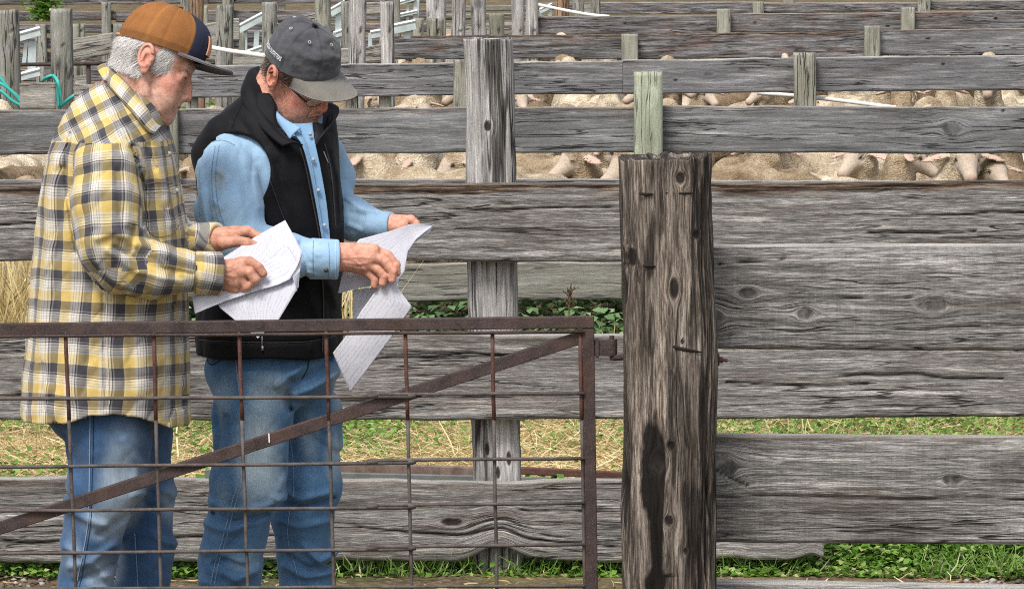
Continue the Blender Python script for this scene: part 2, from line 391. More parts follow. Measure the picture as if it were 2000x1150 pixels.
def grain_attrs(u, v, w, knots, P, wear=None):
    """warp grain round knots (u,v,r,stretch); returns gc, kn, kr"""
    v2 = v.copy(); kn = np.zeros(len(u)); kr = np.zeros(len(u)); u2 = u.copy()
    for (ku, kv, r, st) in knots:
        du = (u - ku) / st; dv = v - kv; rho = np.sqrt(du ** 2 + dv ** 2) + 1e-6
        R = r * 1.15
        v2 -= dv * (R * R) / np.maximum(rho, R) ** 2 * np.exp(-np.maximum(rho - R, 0) / (3.5 * r)) * 0.96
        m = 1 - sm(rho, r * 0.78, r * 1.15); kn = np.maximum(kn, m * (0.5 if r > .015 else 0.97)); kr = np.where(rho < r * 1.6, rho / r, kr)
    return np.stack([u2, v2, w], 1), kn, kr
def plank(name, x0, x1, zt0, zt1, zb0, zb1, Y0, mat, parent=None, Y1=None, th=0.045, knots=(), rag=0.004, wear=0.0, step=None, seed=0, relief=0.0015, notch=None, ragb=None, wearw=0.035, splits=()):
    """board from x0 to x1; zt/zb top and bottom at both ends; front face at Y0 (Y1 at the right end)"""
    Y1 = Y0 if Y1 is None else Y1; ragb = rag if ragb is None else ragb
    H = (zt0 - zb0 + zt1 - zb1) / 2; L = x1 - x0
    st = step or max(0.008, L / 400); nx = max(8, int(L / st)); nf = max(6, int(H / max(st * 0.6, 0.005)))
    nf = min(nf, 60)
    # ring: front from bottom to top, top, back, bottom
    rr = min(0.009, th * 0.2)
    ch = (0.004 + 0.00016 * Y0) / H
    ring = [(0, t) for t in np.linspace(0, 1 - ch, nf)] + [(0.12, 1.0), (0.5, 1.0)] + [(1, 1.0), (1, 0.5), (1, 0.0), (0.5, 0.0)]
    ring = np.array(ring); m = len(ring)
    xs = np.linspace(x0, x1, nx + 1); s = (xs - x0) / L
    ze = lambda sd, k: fbm(np.stack([xs * k, np.full_like(xs, sd * 3.7), np.zeros_like(xs)], 1), 4, sd)
    zt = zt0 + (zt1 - zt0) * s + rag * ze(seed + 1, 5); zb = zb0 + (zb1 - zb0) * s + ragb * ze(seed + 2, 5)
    if notch is not None:
        for (nxp, wd, dp, top) in notch:
            g_ = dp * np.exp(-((xs - nxp) / wd) ** 2)
            if top: zt = zt - g_
            else: zb = zb - g_
    yf = Y0 + (Y1 - Y0) * s
    X = np.repeat(xs, m); T = np.tile(ring[:, 1], nx + 1); D = np.tile(ring[:, 0], nx + 1)
    Z = np.repeat(zb, m) * (1 - T) + np.repeat(zt, m) * T; Yv = np.repeat(yf, m) + D * th
    isf = D == 0
    # rounded arris
    edge = np.minimum(1.0, T) * H
    Yv = Yv + np.where(isf, rr * (1 - np.clip(edge / rr, 0, 1)) ** 2 + 0.0, 0)
    P = np.stack([X, Yv, Z], 1)
    u = X - x0 + seed * 7.1; v = (T - 0.5) * H + np.where(D > 0, D * th, 0)
    kn_l = [(x0 + ku * L - x0 + seed * 7.1, (kv - 0.5) * H, r, s_) for (ku, kv, r, s_) in knots]
    gc, kn, kr = grain_attrs(u, v, D * th, kn_l, P)
    for (sa, sb, ta, tb_, wd) in splits:
        ss = np.clip((X - sa) / (sb - sa), 0, 1); tc = ta + (tb_ - ta) * ss + (0.006 / H) * fbm(np.stack([X * 9, X * 0 + seed, X * 0], 1), 3, seed + 40)
        g_ = np.exp(-((T - tc) * H / (wd * np.sin(np.pi * np.clip(ss, .02, .98)) ** .35 + 1e-5)) ** 2) * ((X > sa) & (X < sb)) * isf
        kn = np.maximum(kn, g_); kr = np.where(g_ > .1, 0, kr); P[:, 1] += g_ * .006
    if relief:
        rl = fbm(gc * np.array([5, 90, 90]), 3, seed + 5) * relief; P[:, 1] += np.where(isf, rl + kn * 0.003, 0)
        tw = 0.004 * fbm(np.stack([X * 1.5, np.zeros_like(X), Z * 0], 1), 2, seed + 9); P[:, 1] += tw
    wv = np.zeros(len(P))
    if wear:
        nn = fbm(np.stack([X * 6, Z * 40, X * 0], 1), 3, seed + 11)
        wv = wear * (1 - sm((1 - T) * H + nn * 0.012, wearw * 0.45, wearw)); wv = np.where(isf | (T > .99), wv, 0); 
        P[:, 1] += np.where(isf, np.clip(wv, 0, 1) * (0.005 + 0.004 * nn), 0)
    i, j = np.meshgrid(np.arange(nx), np.arange(m), indexing='ij'); j2 = (j + 1) % m
    Q = np.stack([i * m + j, (i + 1) * m + j, (i + 1) * m + j2, i * m + j2], -1).reshape(-1, 4)
    faces = Q
    # end caps: add as two n-gons via separate mesh build
    me = bpy.data.meshes.new(name)
    fl = [tuple(q) for q in faces.tolist()] + [tuple(range(m)), tuple(range(nx * m, (nx + 1) * m))[::-1]]
    fl[-2], fl[-1] = fl[-2], fl[-1]
    me.from_pydata(P.tolist(), [], fl); me.update()
    sf = np.ones(len(fl), bool); sf[-2:] = False
    fr = np.tile(np.arange(m), nx); sf[:-2] = fr < nf - 1
    pale = np.where((T > .999) & (D > .05), 1.0, 0.0) * (1 - .7 * min(1, wear))  # bleached tops and chamfers, skylight on the edge put into the colour
    me.polygons.foreach_set('use_smooth', sf)
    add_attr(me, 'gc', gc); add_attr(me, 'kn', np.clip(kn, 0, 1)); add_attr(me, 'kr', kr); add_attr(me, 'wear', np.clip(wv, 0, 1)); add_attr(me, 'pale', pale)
    return link(name, me, mat, parent)
def post(name, xc, w, zt, zb, Yc, mat, parent=None, depth=None, lean=0.0, knots=(), seed=0, square=3.0, top_rag=0.004, step=0.02, relief=0.003, wtop=None, stains=(), topslope=0.0, leanb=0.0):
    """upright post, superellipse section; xc centre at top; lean = x shift at the bottom"""
    depth = depth or w; wtop = wtop or w; Ht = zt - zb
    nz = max(6, int(Ht / step)); m = int(min(300, max(16, 4 * w / step * (1.1 if step > .01 else 2.0))))
    e = 2.0 / square; ad = np.linspace(0, 2 * math.pi, 4001)
    pd_ = np.stack([np.sign(np.cos(ad)) * np.abs(np.cos(ad)) ** e * w, np.sign(np.sin(ad)) * np.abs(np.sin(ad)) ** e * depth], 1)
    sl_ = np.concatenate([[0], np.cumsum(np.linalg.norm(np.diff(pd_, axis=0), axis=1))]); a = np.interp(np.linspace(0, sl_[-1], m, endpoint=False), sl_, ad)
    ca = np.sign(np.cos(a)) * np.abs(np.cos(a)) ** e; sa = np.sign(np.sin(a)) * np.abs(np.sin(a)) ** e
    t = np.linspace(0, 1, nz + 1)
    A = np.tile(a, nz + 1); Tz = np.repeat(t, m)                      # 0 bottom, 1 top
    ww = (w + (wtop - w) * Tz) / 2
    cx = xc + lean * (1 - Tz) + 0.055 * w * fbm(np.stack([Tz * Ht * 2.2, np.full_like(Tz, seed), Tz * 0], 1), 2, seed)
    X = cx + ww * np.tile(ca, nz + 1); Y = Yc + depth / 2 * np.tile(sa, nz + 1)
    topz = zt + topslope * np.tile(ca, nz + 1) + top_rag * fbm(np.stack([X * 60, Y * 60, X * 0], 1), 2, seed + 3)
    Z = zb + (topz - zb) * Tz
    u = Z; v = (X - cx) * 1.0 + np.where(np.tile(sa, nz + 1) > 0, 5.0, 0) 
    front = np.tile(sa, nz + 1) < 0.2
    v = np.where(front, X - xc - lean * (1 - Tz), A * w * 0.5 + 3)
    kl = [(ku, kv, r, s_) for (ku, kv, r, s_) in knots]
    gc, kn, kr = grain_attrs(u + 0.0, v, (Y - Yc) * 1.0, [(k[0], k[1], k[2], k[3]) for k in kl], None)
    gc[:, 0] += seed * 3.3
    rl = fbm(gc * np.array([4, 70, 40]), 4, seed + 5) * relief + kn * 0.0022
    cn = noise3(np.stack([v * 75, u * 1.3, X * 0 + seed], 1), seed + 31); crk = np.exp(-(cn / .07) ** 2) * sm(noise3(np.stack([v * 20, u * 2.0, X * 0], 1), seed + 32), -.15, .25) * (relief > .0025)
    rl = rl + crk * relief * 1.3; kn = np.maximum(kn, crk * .92)
    X = X - ca_t(ca, nz) * rl; Y = Y - ca_t(sa, nz) * rl
    for (sx, sz, rx, rz, am) in stains:                               # dark stains with a shape of their own
        nn = fbm(np.stack([X * 30, Z * 12, X * 0], 1), 4, seed + 21)
        q = np.sqrt(((X - sx) / rx) ** 2 + ((Z - sz) / rz) ** 2) + nn * 0.45
        kn = np.maximum(kn, np.where(front, am * (1 - sm(q, 0.6, 1.1)), 0)); 
    P = np.stack([X, Y, Z], 1)
    i, j = np.meshgrid(np.arange(nz), np.arange(m), indexing='ij'); j2 = (j + 1) % m
    Q = np.stack([i * m + j, i * m + j2, (i + 1) * m + j2, (i + 1) * m + j], -1).reshape(-1, 4).tolist()
    # top: inner rings
    base = len(P); c = P[-m:].mean(0); inn = c + (P[-m:] - c) * 0.6; inn[:, 2] += 0.003 * fbm(inn * 50, 2, seed)
    P = np.vstack([P, inn, c[None]])
    for k in range(m):
        k2 = (k + 1) % m; Q.append([(nz) * m + k, nz * m + k2, base + k2, base + k]); Q.append([base + k, base + k2, base + m])
    me = bpy.data.meshes.new(name); me.from_pydata(P.tolist(), [], Q); me.update()
    sf = np.ones(len(Q), bool); sf[nz * m:] = False; me.polygons.foreach_set('use_smooth', sf)
    ext = m + 1
    gc = np.vstack([gc, P[base:] * np.array([1, 1, 1]) @ np.array([[0, 1, 0], [0.3, 0, 0], [0, 0, 1]])])
    add_attr(me, 'gc', gc); add_attr(me, 'kn', np.concatenate([np.clip(kn, 0, 1), np.zeros(ext)])); add_attr(me, 'kr', np.concatenate([kr, np.zeros(ext)])); add_attr(me, 'wear', np.zeros(len(P)))
    return link(name, me, mat, parent)
def ca_t(c, nz): return np.tile(c, nz + 1)

# metals and simple materials
def rust_mat(name, base, light, bmp=0.3, rough=0.75):
    nt = NT(name); p = rnd_off(nt, nt.n('ShaderNodeTexCoord').outputs['Object'])
    a = nt.noise(p, 28, 5, 0.65); b = nt.noise(p, 300, 3, 0.6); c = nt.noise(p, 7, 3, 0.5)
    col = nt.ramp(a, [(0.35, base), (0.65, light)])
    col = nt.mix(nt.ramp(b, [(0.52, 0.0), (0.7, 0.5)]), col, (0.17, 0.14, 0.13, 1))
    col = nt.mix(nt.ramp(c, [(0.5, 0.0), (0.75, 0.35)]), col, (0.12, 0.045, 0.025, 1))
    return nt.bsdf(col, rough, nt.bump(b, bmp, 0.001), metal=0.1, spec=0.35)
M_rust = rust_mat('rusted_square_tube', (0.030, 0.020, 0.018, 1), (0.070, 0.047, 0.043, 1))
M_rust_red = rust_mat('rusted_rod', (0.07, 0.026, 0.020, 1), (0.14, 0.06, 0.045, 1))
M_wire = rust_mat('grey_rod', (0.05, 0.043, 0.04, 1), (0.13, 0.115, 0.105, 1))
def plain_mat(name, col, rough=0.6, metal=0.0, var=0.15, scale=12, spec=0.4, bmp=0.1):
    nt = NT(name); p = nt.n('ShaderNodeTexCoord').outputs['Object']
    a = nt.noise(p, scale, 4, 0.6)
    lo = tuple(c * (1 - var) for c in col[:3]) + (1,); hi = tuple(min(1, c * (1 + var)) for c in col[:3]) + (1,)
    return nt.bsdf(nt.ramp(a, [(0.3, lo), (0.7, hi)]), rough, nt.bump(nt.noise(p, scale * 12, 2), bmp, 0.001), metal=metal, spec=spec)
M_galv = plain_mat('galvanised_steel', (0.50, 0.56, 0.56), 0.5, 0.35, 0.2)
M_white = plain_mat('white_plastic_pipe', (0.78, 0.78, 0.74), 0.4, 0, 0.06)
M_hose = plain_mat('turquoise_hose', (0.05, 0.42, 0.36), 0.45, 0, 0.15)

# ------------------------------------------------------------------ ground
def ground_mat():
    nt = NT('trodden_soil'); p = nt.n('ShaderNodeTexCoord').outputs['Object']
    a = nt.noise(p, 3.5, 5, 0.6); b = nt.noise(p, 45, 4, 0.65); c = nt.noise(p, 0.9, 3, 0.5)
    col = nt.ramp(b, [(0.3, (0.035, 0.024, 0.017, 1)), (0.5, (0.10, 0.072, 0.050, 1)), (0.7, (0.24, 0.19, 0.14, 1))])
    st = nt.ramp(nt.math('ADD', a, nt.math('MULTIPLY', c, 0.25)), [(0.55, 0.0), (0.75, 0.5)])
    col = nt.mix(st, col, (0.33, 0.25, 0.13, 1))
    gr = nt.ramp(nt.noise(p, 1.7, 4, 0.6), [(0.5, 0.0), (0.62, 0.5)])
    col = nt.mix(gr, col, (0.09, 0.12, 0.035, 1))
    return nt.bsdf(col, 0.95, nt.bump(b, 0.8, 0.02), spec=0.1)
ys = np.concatenate([np.linspace(-5, 9, 8), np.linspace(9.5, 16, 90), np.linspace(16.5, 60, 70), np.array([70, 85, 110, 150, 220, 350, 600])])
xs = np.concatenate([[-300, -120, -50, -20], np.linspace(-10, 10, 161), [20, 50, 120, 300]])
XX, YY = np.meshgrid(xs, ys, indexing='ij')
gzv = np.maximum(0, (YY - 20) * 0.015)
gn = fbm(np.stack([XX.ravel() * 1.3, YY.ravel() * 1.3, XX.ravel() * 0], 1), 3, 5).reshape(XX.shape)
gzv = gzv + 0.012 * gn * (np.abs(XX) < 12) * (YY > 9)
i, j = np.meshgrid(np.arange(len(xs) - 1), np.arange(len(ys) - 1), indexing='ij'); n2 = len(ys)
Q = np.stack([i * n2 + j, (i + 1) * n2 + j, (i + 1) * n2 + j + 1, i * n2 + j + 1], -1).reshape(-1, 4)
ground = link('ground', mk_mesh('ground', np.stack([XX.ravel(), YY.ravel(), gzv.ravel()], 1), Q), ground_mat())
tag(ground, kind='structure')

# ------------------------------------------------------------------ fence 1: the rail fence right behind the men
f1 = empty('board_fence', (0, 11.05, 0))
tag(f1, 'weathered grey three board fence directly behind the two men', 'fence')
Y1 = 11.0
z = lambda py, Y=Y1: Wz(py, Y)
x = lambda px, Y=Y1: Wx(px, Y)
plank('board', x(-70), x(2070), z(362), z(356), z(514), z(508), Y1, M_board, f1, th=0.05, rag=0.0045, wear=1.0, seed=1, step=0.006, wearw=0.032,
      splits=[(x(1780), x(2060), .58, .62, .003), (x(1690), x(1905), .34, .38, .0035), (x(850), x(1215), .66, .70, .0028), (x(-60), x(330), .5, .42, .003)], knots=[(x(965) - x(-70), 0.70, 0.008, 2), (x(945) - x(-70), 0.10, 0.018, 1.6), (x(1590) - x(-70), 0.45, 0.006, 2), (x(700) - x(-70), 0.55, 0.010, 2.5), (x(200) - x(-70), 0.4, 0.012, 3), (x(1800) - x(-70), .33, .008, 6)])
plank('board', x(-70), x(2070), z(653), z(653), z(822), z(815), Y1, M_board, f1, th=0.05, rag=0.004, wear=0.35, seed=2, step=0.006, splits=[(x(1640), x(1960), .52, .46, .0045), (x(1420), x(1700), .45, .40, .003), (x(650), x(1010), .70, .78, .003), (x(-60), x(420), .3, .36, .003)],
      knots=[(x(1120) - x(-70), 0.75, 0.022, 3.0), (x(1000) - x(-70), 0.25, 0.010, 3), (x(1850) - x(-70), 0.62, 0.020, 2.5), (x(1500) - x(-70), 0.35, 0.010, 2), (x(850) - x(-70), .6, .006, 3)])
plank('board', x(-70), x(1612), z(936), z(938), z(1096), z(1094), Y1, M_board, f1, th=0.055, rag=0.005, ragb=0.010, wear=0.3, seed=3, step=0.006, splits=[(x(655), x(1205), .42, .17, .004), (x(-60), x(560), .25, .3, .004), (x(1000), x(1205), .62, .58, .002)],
      knots=[(x(705) - x(-70), 0.80, 0.020, 1.6), (x(940) - x(-70), 0.45, 0.006, 2), (x(330) - x(-70), .5, .012, 2.5)],
      notch=[(x(975), 0.12, 0.006, True), (x(975), 0.065, -0.040, False), (x(1150), 0.10, 0.01, False), (x(1590), 0.04, -0.018, False)])
post('post', x(950), 0.136, Wz(76, 11.13), 0, 11.13, M_post, f1, depth=0.13, lean=x(978) - x(950), square=3.6, wtop=0.132, seed=4, step=0.0055, relief=0.005, top_rag=0.004,
     knots=[(Wz(246, 11.13), -0.003, 0.0105, 1.5), (Wz(920, 11.1), 0.0, 0.006, 3), (Wz(875, 11.1), -0.03, 0.006, 3), (Wz(892, 11.1), 0.03, 0.007, 3)])
# flared splintered foot of the post
post('post_foot', x(972), 0.15, Wz(1062, 11.06), -0.02, 11.12, M_post, f1, depth=0.15, square=2.6, wtop=0.125, seed=14, step=0.0095, relief=0.008)

# near fence to the right of the gate post
f0 = empty('board_fence', (1.0, 8.4, 0))
tag(f0, 'near fence of very wide sawn boards fixed to the big gate post at right', 'fence')
Y0 = 8.36; x = lambda px, Y=Y0: Wx(px, Y); z = lambda py, Y=Y0: Wz(py, Y)
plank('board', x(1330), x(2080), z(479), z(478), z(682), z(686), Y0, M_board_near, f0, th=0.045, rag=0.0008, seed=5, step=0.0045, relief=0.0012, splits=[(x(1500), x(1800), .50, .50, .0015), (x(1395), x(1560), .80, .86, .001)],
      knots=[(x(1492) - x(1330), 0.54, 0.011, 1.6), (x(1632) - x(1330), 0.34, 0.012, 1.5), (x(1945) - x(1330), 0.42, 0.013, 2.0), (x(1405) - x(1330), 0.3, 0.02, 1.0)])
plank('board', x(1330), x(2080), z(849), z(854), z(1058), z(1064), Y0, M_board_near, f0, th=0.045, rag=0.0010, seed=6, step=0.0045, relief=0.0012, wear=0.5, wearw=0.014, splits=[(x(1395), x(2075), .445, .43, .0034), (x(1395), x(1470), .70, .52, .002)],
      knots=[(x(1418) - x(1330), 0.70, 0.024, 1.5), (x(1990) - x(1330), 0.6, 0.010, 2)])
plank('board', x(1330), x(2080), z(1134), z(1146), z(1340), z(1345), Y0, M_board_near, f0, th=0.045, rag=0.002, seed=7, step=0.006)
post('post', x(2180), 0.15, z(330), 0, 8.3, M_post_big, f0, seed=9)

gp = empty('gate_post', (Wx(1310, 8.2), 8.2, 0))
tag(gp, 'thick dark gate post with knots and black stains, right of the rusty gate', 'post')
Yp = 8.2; xp = Wx(1301, Yp)
kx = lambda px, py: Wx(px, Yp) - (xp + 0.011 * (Wz(305, Yp) - Wz(py, Yp)) / 0.88)
big = post('post_shaft', xp, 0.190, Wz(306, Yp), 0, Yp, M_post_big, gp, depth=0.17, lean=0.018, square=2.5, seed=3, step=0.0042, relief=0.007, top_rag=0.008, topslope=0.003, wtop=0.183,
     knots=[(Wz(345, Yp), kx(1325, 345), 0.010, 1.3), (Wz(500, Yp), kx(1228, 500), 0.012, 1.6), (Wz(558, Yp), kx(1314, 558), 0.010, 2.2), (Wz(892, Yp), kx(1281, 892), 0.013, 1.5),
            (Wz(1006, Yp), kx(1304, 1006), 0.009, 1.2), (Wz(1065, Yp), kx(1338, 1065), 0.006, 1.2), (Wz(862, Yp), kx(1308, 862), 0.007, 1.3), (Wz(455, Yp), kx(1362, 455), 0.006, 1.5), (Wz(660, Yp), kx(1330, 660), 0.004, 1.4)],
     stains=[(Wx(1276, Yp), Wz(915, Yp), 0.026, 0.105, 1.5), (Wx(1282, Yp), Wz(1030, Yp), 0.014, 0.14, 1.5), (Wx(1280, Yp), Wz(1124, Yp), 0.032, 0.036, 1.5), (Wx(1292, Yp), Wz(1112, Yp), 0.04, 0.007, 1.0),
             (Wx(1268, Yp), Wz(480, Yp), 0.010, 0.10, 0.75), (Wx(1350, Yp), Wz(600, Yp), 0.014, 0.10, 0.55), (Wx(1345, Yp), Wz(1010, Yp), 0.020, 0.12, 0.6), (Wx(1272, Yp), Wz(640, Yp), 0.009, 0.07, 0.6), (Wx(1350, Yp), Wz(790, Yp), 0.022, 0.14, 0.45),
             (Wx(1275, Yp), Wz(330, Yp), 0.012, 0.03, 0.45)])
def gouge(pts, r, par):
    """axe cut: dark sunken sliver lying in the post face"""
    o = MB().tube([tuple(W(a, b, 8.2 - 0.0835)) for a, b in pts], r, 8).build('cut_mark', plain_mat('cut_shadow_wood', (0.012, 0.009, 0.008), 0.9), par, True)
gouge([(1248, 378), (1262, 380), (1276, 379)], [0.002, 0.0035, 0.0015], gp)
gouge([(1300, 377), (1330, 378), (1356, 377)], [0.001, 0.0022, 0.0018], gp)
gouge([(1306, 674), (1335, 682), (1372, 688)], [0.0022, 0.0042, 0.0012], gp)
gouge([(1256, 519), (1280, 520)], [0.003, 0.002], gp)
b = MB(); b.tube([tuple(W(1392, 702, 8.24)), tuple(W(1412, 703, 8.24))], 0.006, 8); b.tube([tuple(W(1399, 702, 8.24)), tuple(W(1405, 702, 8.24))], 0.013, 6)
b.tube([tuple(W(1412, 703, 8.24)), tuple(W(1421, 704, 8.24))], 0.0035, 8)
b.build('bolt', M_rust_red, gp)

# ------------------------------------------------------------------ rusty gate
Yg = 8.3
ga = empty('metal_gate', (Wx(1150, Yg), Yg, 0.3))
tag(ga, 'rusty brown steel gate with diagonal brace and wire grid in front of the men', 'gate')
m = MB(); m.bar(W(-90, 644, Yg), W(1160.5, 628.5, Yg), 0.026, 0.0245); m.build('top_rail', M_rust, ga, bevel=0.002)
m = MB(); m.bar(W(1149, 641.5, Yg), W(1160, 1420, Yg), 0.026, 0.0245, up=(1, 0, 0)); m.build('end_upright', M_rust, ga, bevel=0.002)
m = MB(); m.bar(W(-90, 1060, Yg + .001), W(1139, 657, Yg + .001), 0.024, 0.026); m.build('diagonal_brace', M_rust, ga, bevel=0.002)
m = MB(); m.bar(W(-90, 1420, Yg), W(1147, 1412, Yg), 0.026, 0.0245); m.build('bottom_rail', M_rust, ga, bevel=0.002)
rr_ = random.Random(4)
def wob(a, b, n, amp):
    P = [np.array(a) + (np.array(b) - np.array(a)) * t for t in np.linspace(0, 1, n)]
    return [tuple(p + np.array([rr_.uniform(-1, 1), 0, rr_.uniform(-1, 1)]) * amp) for p in P]
for (yl, yr) in ((657, 648), (778, 768), (911, 895), (997, 982), (1080, 1063), (1150, 1143), (1235, 1225), (1320, 1312)):
    Yw = Yg - 0.017; wire = MB()
    if yl in (911, 997, 1080, 778):
        k = lambda px: yl + (yr - yl) * px / 1140
        wire.tube(wob(W(-90, k(-90), Yw), W(808, k(808) + 4, Yw), 9, 0.0007), 0.0038, 8)
        wire.tube(wob(W(718, k(718) - 2, Yw), W(1141, k(1141), Yw), 6, 0.0006), 0.0038, 8)
        wire.tube([W(716, k(716) + 1, Yw), W(738, k(738) + 1, Yw)], 0.0055, 6); wire.tube([W(797, k(797) + 2, Yw), W(812, k(812) + 1, Yw)], 0.0055, 6)
    else: wire.tube(wob(W(-90, yl + .6, Yw), W(1141, yr, Yw), 12, 0.0006), 0.0036, 8)
    wire.build('horizontal_rod', M_wire if yl > 700 else M_rust, ga, True)
for (xt, xb) in ((-38, -20), (128, 148), (300, 314), (467, 484), (637, 653), (792, 804), (962, 970), (1133, 1142)):
    Yw = Yg - 0.009
    k = lambda py: xt + (xb - xt) * (py - 650) / 500.0
    MB().tube(wob(W(k(646), 646, Yw), W(k(820), 820, Yw), 5, 0.0006), 0.0042, 8).build('vertical_rod', M_rust_red, ga, True)
    MB().tube(wob(W(k(820), 820, Yw), W(k(1410), 1410, Yw), 9, 0.0006), 0.0038, 8).build('vertical_rod', M_wire, ga, True)
h = MB(); h.box(W(1176, 679, Yg), (0.032, 0.012, 0.033)); h.tube([W(1196, 662, Yg), W(1196, 695, Yg)], 0.0105, 14)
h.tube([W(1195, 655, Yg), W(1195, 662, Yg)], 0.0055, 10); h.tube([W(1197, 695, Yg), W(1199, 703, Yg)], 0.008, 10)
h.tube([W(1197, 699, Yg), W(1226, 696, Yg - .02)], 0.007, 10); h.box(W(1166, 679, Yg), (0.008, 0.02, 0.04))
h.build('hinge', M_rust, ga, bevel=0.001)
mk = MB(); mk.bar(W(525, 846, Yg - .0135), W(526, 864, Yg - .0135), 0.001, 0.0025, up=(1, 0, 0)); mk.build('bird_dropping', M_white, ga)

# ------------------------------------------------------------------ pen fences going back
def pen_fence(label, Y, segs, posts, mat, seed, th=0.045, extra=()):
    f = empty('pen_fence', (0, Y, ground_z(Y))); tag(f, label, 'fence', None)
    k = 0
    for s_ in segs:
        (xa, xb, ta, tb, ba, bb) = s_[:6]; mm = s_[6] if len(s_) > 6 else mat; kn = s_[7] if len(s_) > 7 else []
        wr = s_[8] if len(s_) > 8 else 0.25
        k += 1
        rg = random.Random(seed * 31 + k)
        L = Wx(xb, Y) - Wx(xa, Y)
        kn = [(Wx(a, Y) - Wx(xa, Y), b_, c, d) for a, b_, c, d in kn] + [(rg.uniform(0, L), rg.uniform(0.2, 0.8), rg.uniform(.006, .016), rg.uniform(1.3, 3)) for _ in range(int(L * 0.9))]
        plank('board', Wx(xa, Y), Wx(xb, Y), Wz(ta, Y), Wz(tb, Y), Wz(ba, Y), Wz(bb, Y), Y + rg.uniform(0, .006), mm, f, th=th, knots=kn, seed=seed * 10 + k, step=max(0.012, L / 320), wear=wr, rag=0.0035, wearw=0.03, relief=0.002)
    for p_ in posts:
        (xa, xb, tp, front) = p_[:4]; mm = p_[4] if len(p_) > 4 else M_post_moss
        w = Wx(xb, Y) - Wx(xa, Y); yc = Y - w * 0.45 - 0.004 if front else Y + th + w * 0.45 + 0.01
        post('post', (Wx(xa, Y) + Wx(xb, Y)) / 2, w, Wz(tp, Y), ground_z(Y), yc, mm, f, depth=w * .85, square=4.5, seed=seed + int(xa) % 17, step=0.02, relief=0.002, lean=0.0)
    return f
B = M_board_blue
pen_fence('grey plank pen fence with one pale green post in front, nearest pen fence', 18.2,
   [(-70, 1243, 216, 209, 303, 298, B, [(1170, .8, .01, 2), (1220, .45, .008, 2)], 0.5), (1246, 2080, 207, 209, 298, 301, B, [(1560, .53, .028, 1.5), (1610, .92, .008, 1.2), (1850, .9, .025, 1.6)], 0.25),
    (-70, 1300, 351, 350, 440, 438, B), (1300, 2080, 352, 355, 440, 438, B),
    (-70, 1310, 520, 512, 592, 586, M_board_green, [(1068, .35, .004, 1), (1000, .3, .003, 1), (872, .5, .003, 1)]), (1310, 2080, 514, 516, 590, 590, M_board_green)],
   [(1238, 1293, 140, True, M_post_green), (322, 351, 205, True, M_post_moss), (-60, -30, 150, True), (2030, 2060, 120, True)], B, 21)
pen_fence('plank pen fence with flat bluish grey top board, second fence into the sheep pens', 27.0,
   [(365, 1216, 129, 119, 192, 184, B, [(1190, .7, .012, 1)], 0.0), (1216, 1566, 118, 113, 184, 181, B, [(1300, .4, .008, 2)], 0.0), (1566, 2080, 112, 108, 180, 176, B, [], 0.0),
    (365, 1566, 216, 213, 275, 272, B), (1566, 2080, 212, 212, 270, 270, B)],
   [(1545, 1588, 103, True), (886, 928, 117, True), (364, 388, 160, False), (676, 700, 180, False), (740, 764, 178, False), (2030, 2070, 100, True)], B, 22)
pen_fence('pen fence with a rotten brown streaked top board between two pale posts, third fence back', 36.0,
   [(765, 1229, 71, 68, 116, 116, M_board_far, [], 1.0), (1229, 1698, 67, 62, 116, 113, M_board_far, [], 1.0), (1698, 2080, 59, 54, 110, 108, M_board_blue, [(1900, .4, .01, 2)], 0.6),
    (765, 2080, 128, 124, 172, 168, B)],
   [(1213, 1245, 67, True), (1683, 1714, 51, True), (742, 768, 60, False)], M_board_far, 23)
pen_fence('dark plank pen fence with a thin post topped level with its board, fourth fence back', 46.0,
   [(1045, 1411, 33, 30, 68, 67, M_board_far, [(1360, .5, .015, 2)], 0.4), (1411, 1768, 27, 25, 64, 62, M_board_far, [(1440, .5, .02, 1.3), (1640, .9, .02, 1)], 0.3), (1768, 2080, 24, 20, 58, 56, M_board_far, [(1970, .3, .03, 1.5)], .3),
    (1045, 2080, 76, 72, 110, 106, M_board_far)],
   [(1398, 1425, 18, True), (1755, 1782, 15, True), (1030, 1052, -5, True)], M_board_far, 24)
pen_fence('dark plank pen fence at the top edge of the view, fifth fence back', 57.0,
   [(1165, 1480, 5, 4, 29, 27, M_board_far), (1480, 1797, 6, 6, 26, 24, M_board_far), (1797, 2080, 2, 0, 20, 20, M_board_far), (1165, 2080, 34, 32, 58, 56, M_board_far)],
   [(1467, 1489, 4, True), (1786, 1811, -12, True)], M_board_far, 25)
pen_fence('farthest plank pen fence cut by the top edge of the view', 70.0,
   [(1040, 1536, -16, -16, 1, 1, M_board_far), (1536, 2080, -15, -16, 0, -1, M_board_far), (1040, 2080, 6, 5, 20, 19, M_board_far)],
   [(1525, 1546, -14, True)], M_board_far, 26)
pen_fence('dark far fence of rough boards running behind the crowded posts, upper left', 44.0,
   [(-70, 410, -6, -8, 11, 8, M_board_far, [], .3), (410, 900, -8, -8, 8, 6, M_board_far), (-70, 230, 24, 22, 42, 40, M_board_far, [], .6), (230, 900, 22, 18, 44, 40, M_board_far, [], .6), (-70, 900, 48, 46, 66, 62, M_board_far, [], .4), (-70, 900, 74, 70, 96, 92, M_board_far), (-70, 700, 102, 98, 128, 124, M_board_far), (-70, 700, 136, 132, 160, 156, M_board_far)],
   [(203, 222, 5, True, M_post_grey), (75, 97, 48, True, M_post_grey), (357, 374, -10, True, M_post_grey), (438, 460, -10, True, M_post_moss), (545, 560, 10, False)], M_board_far, 27)

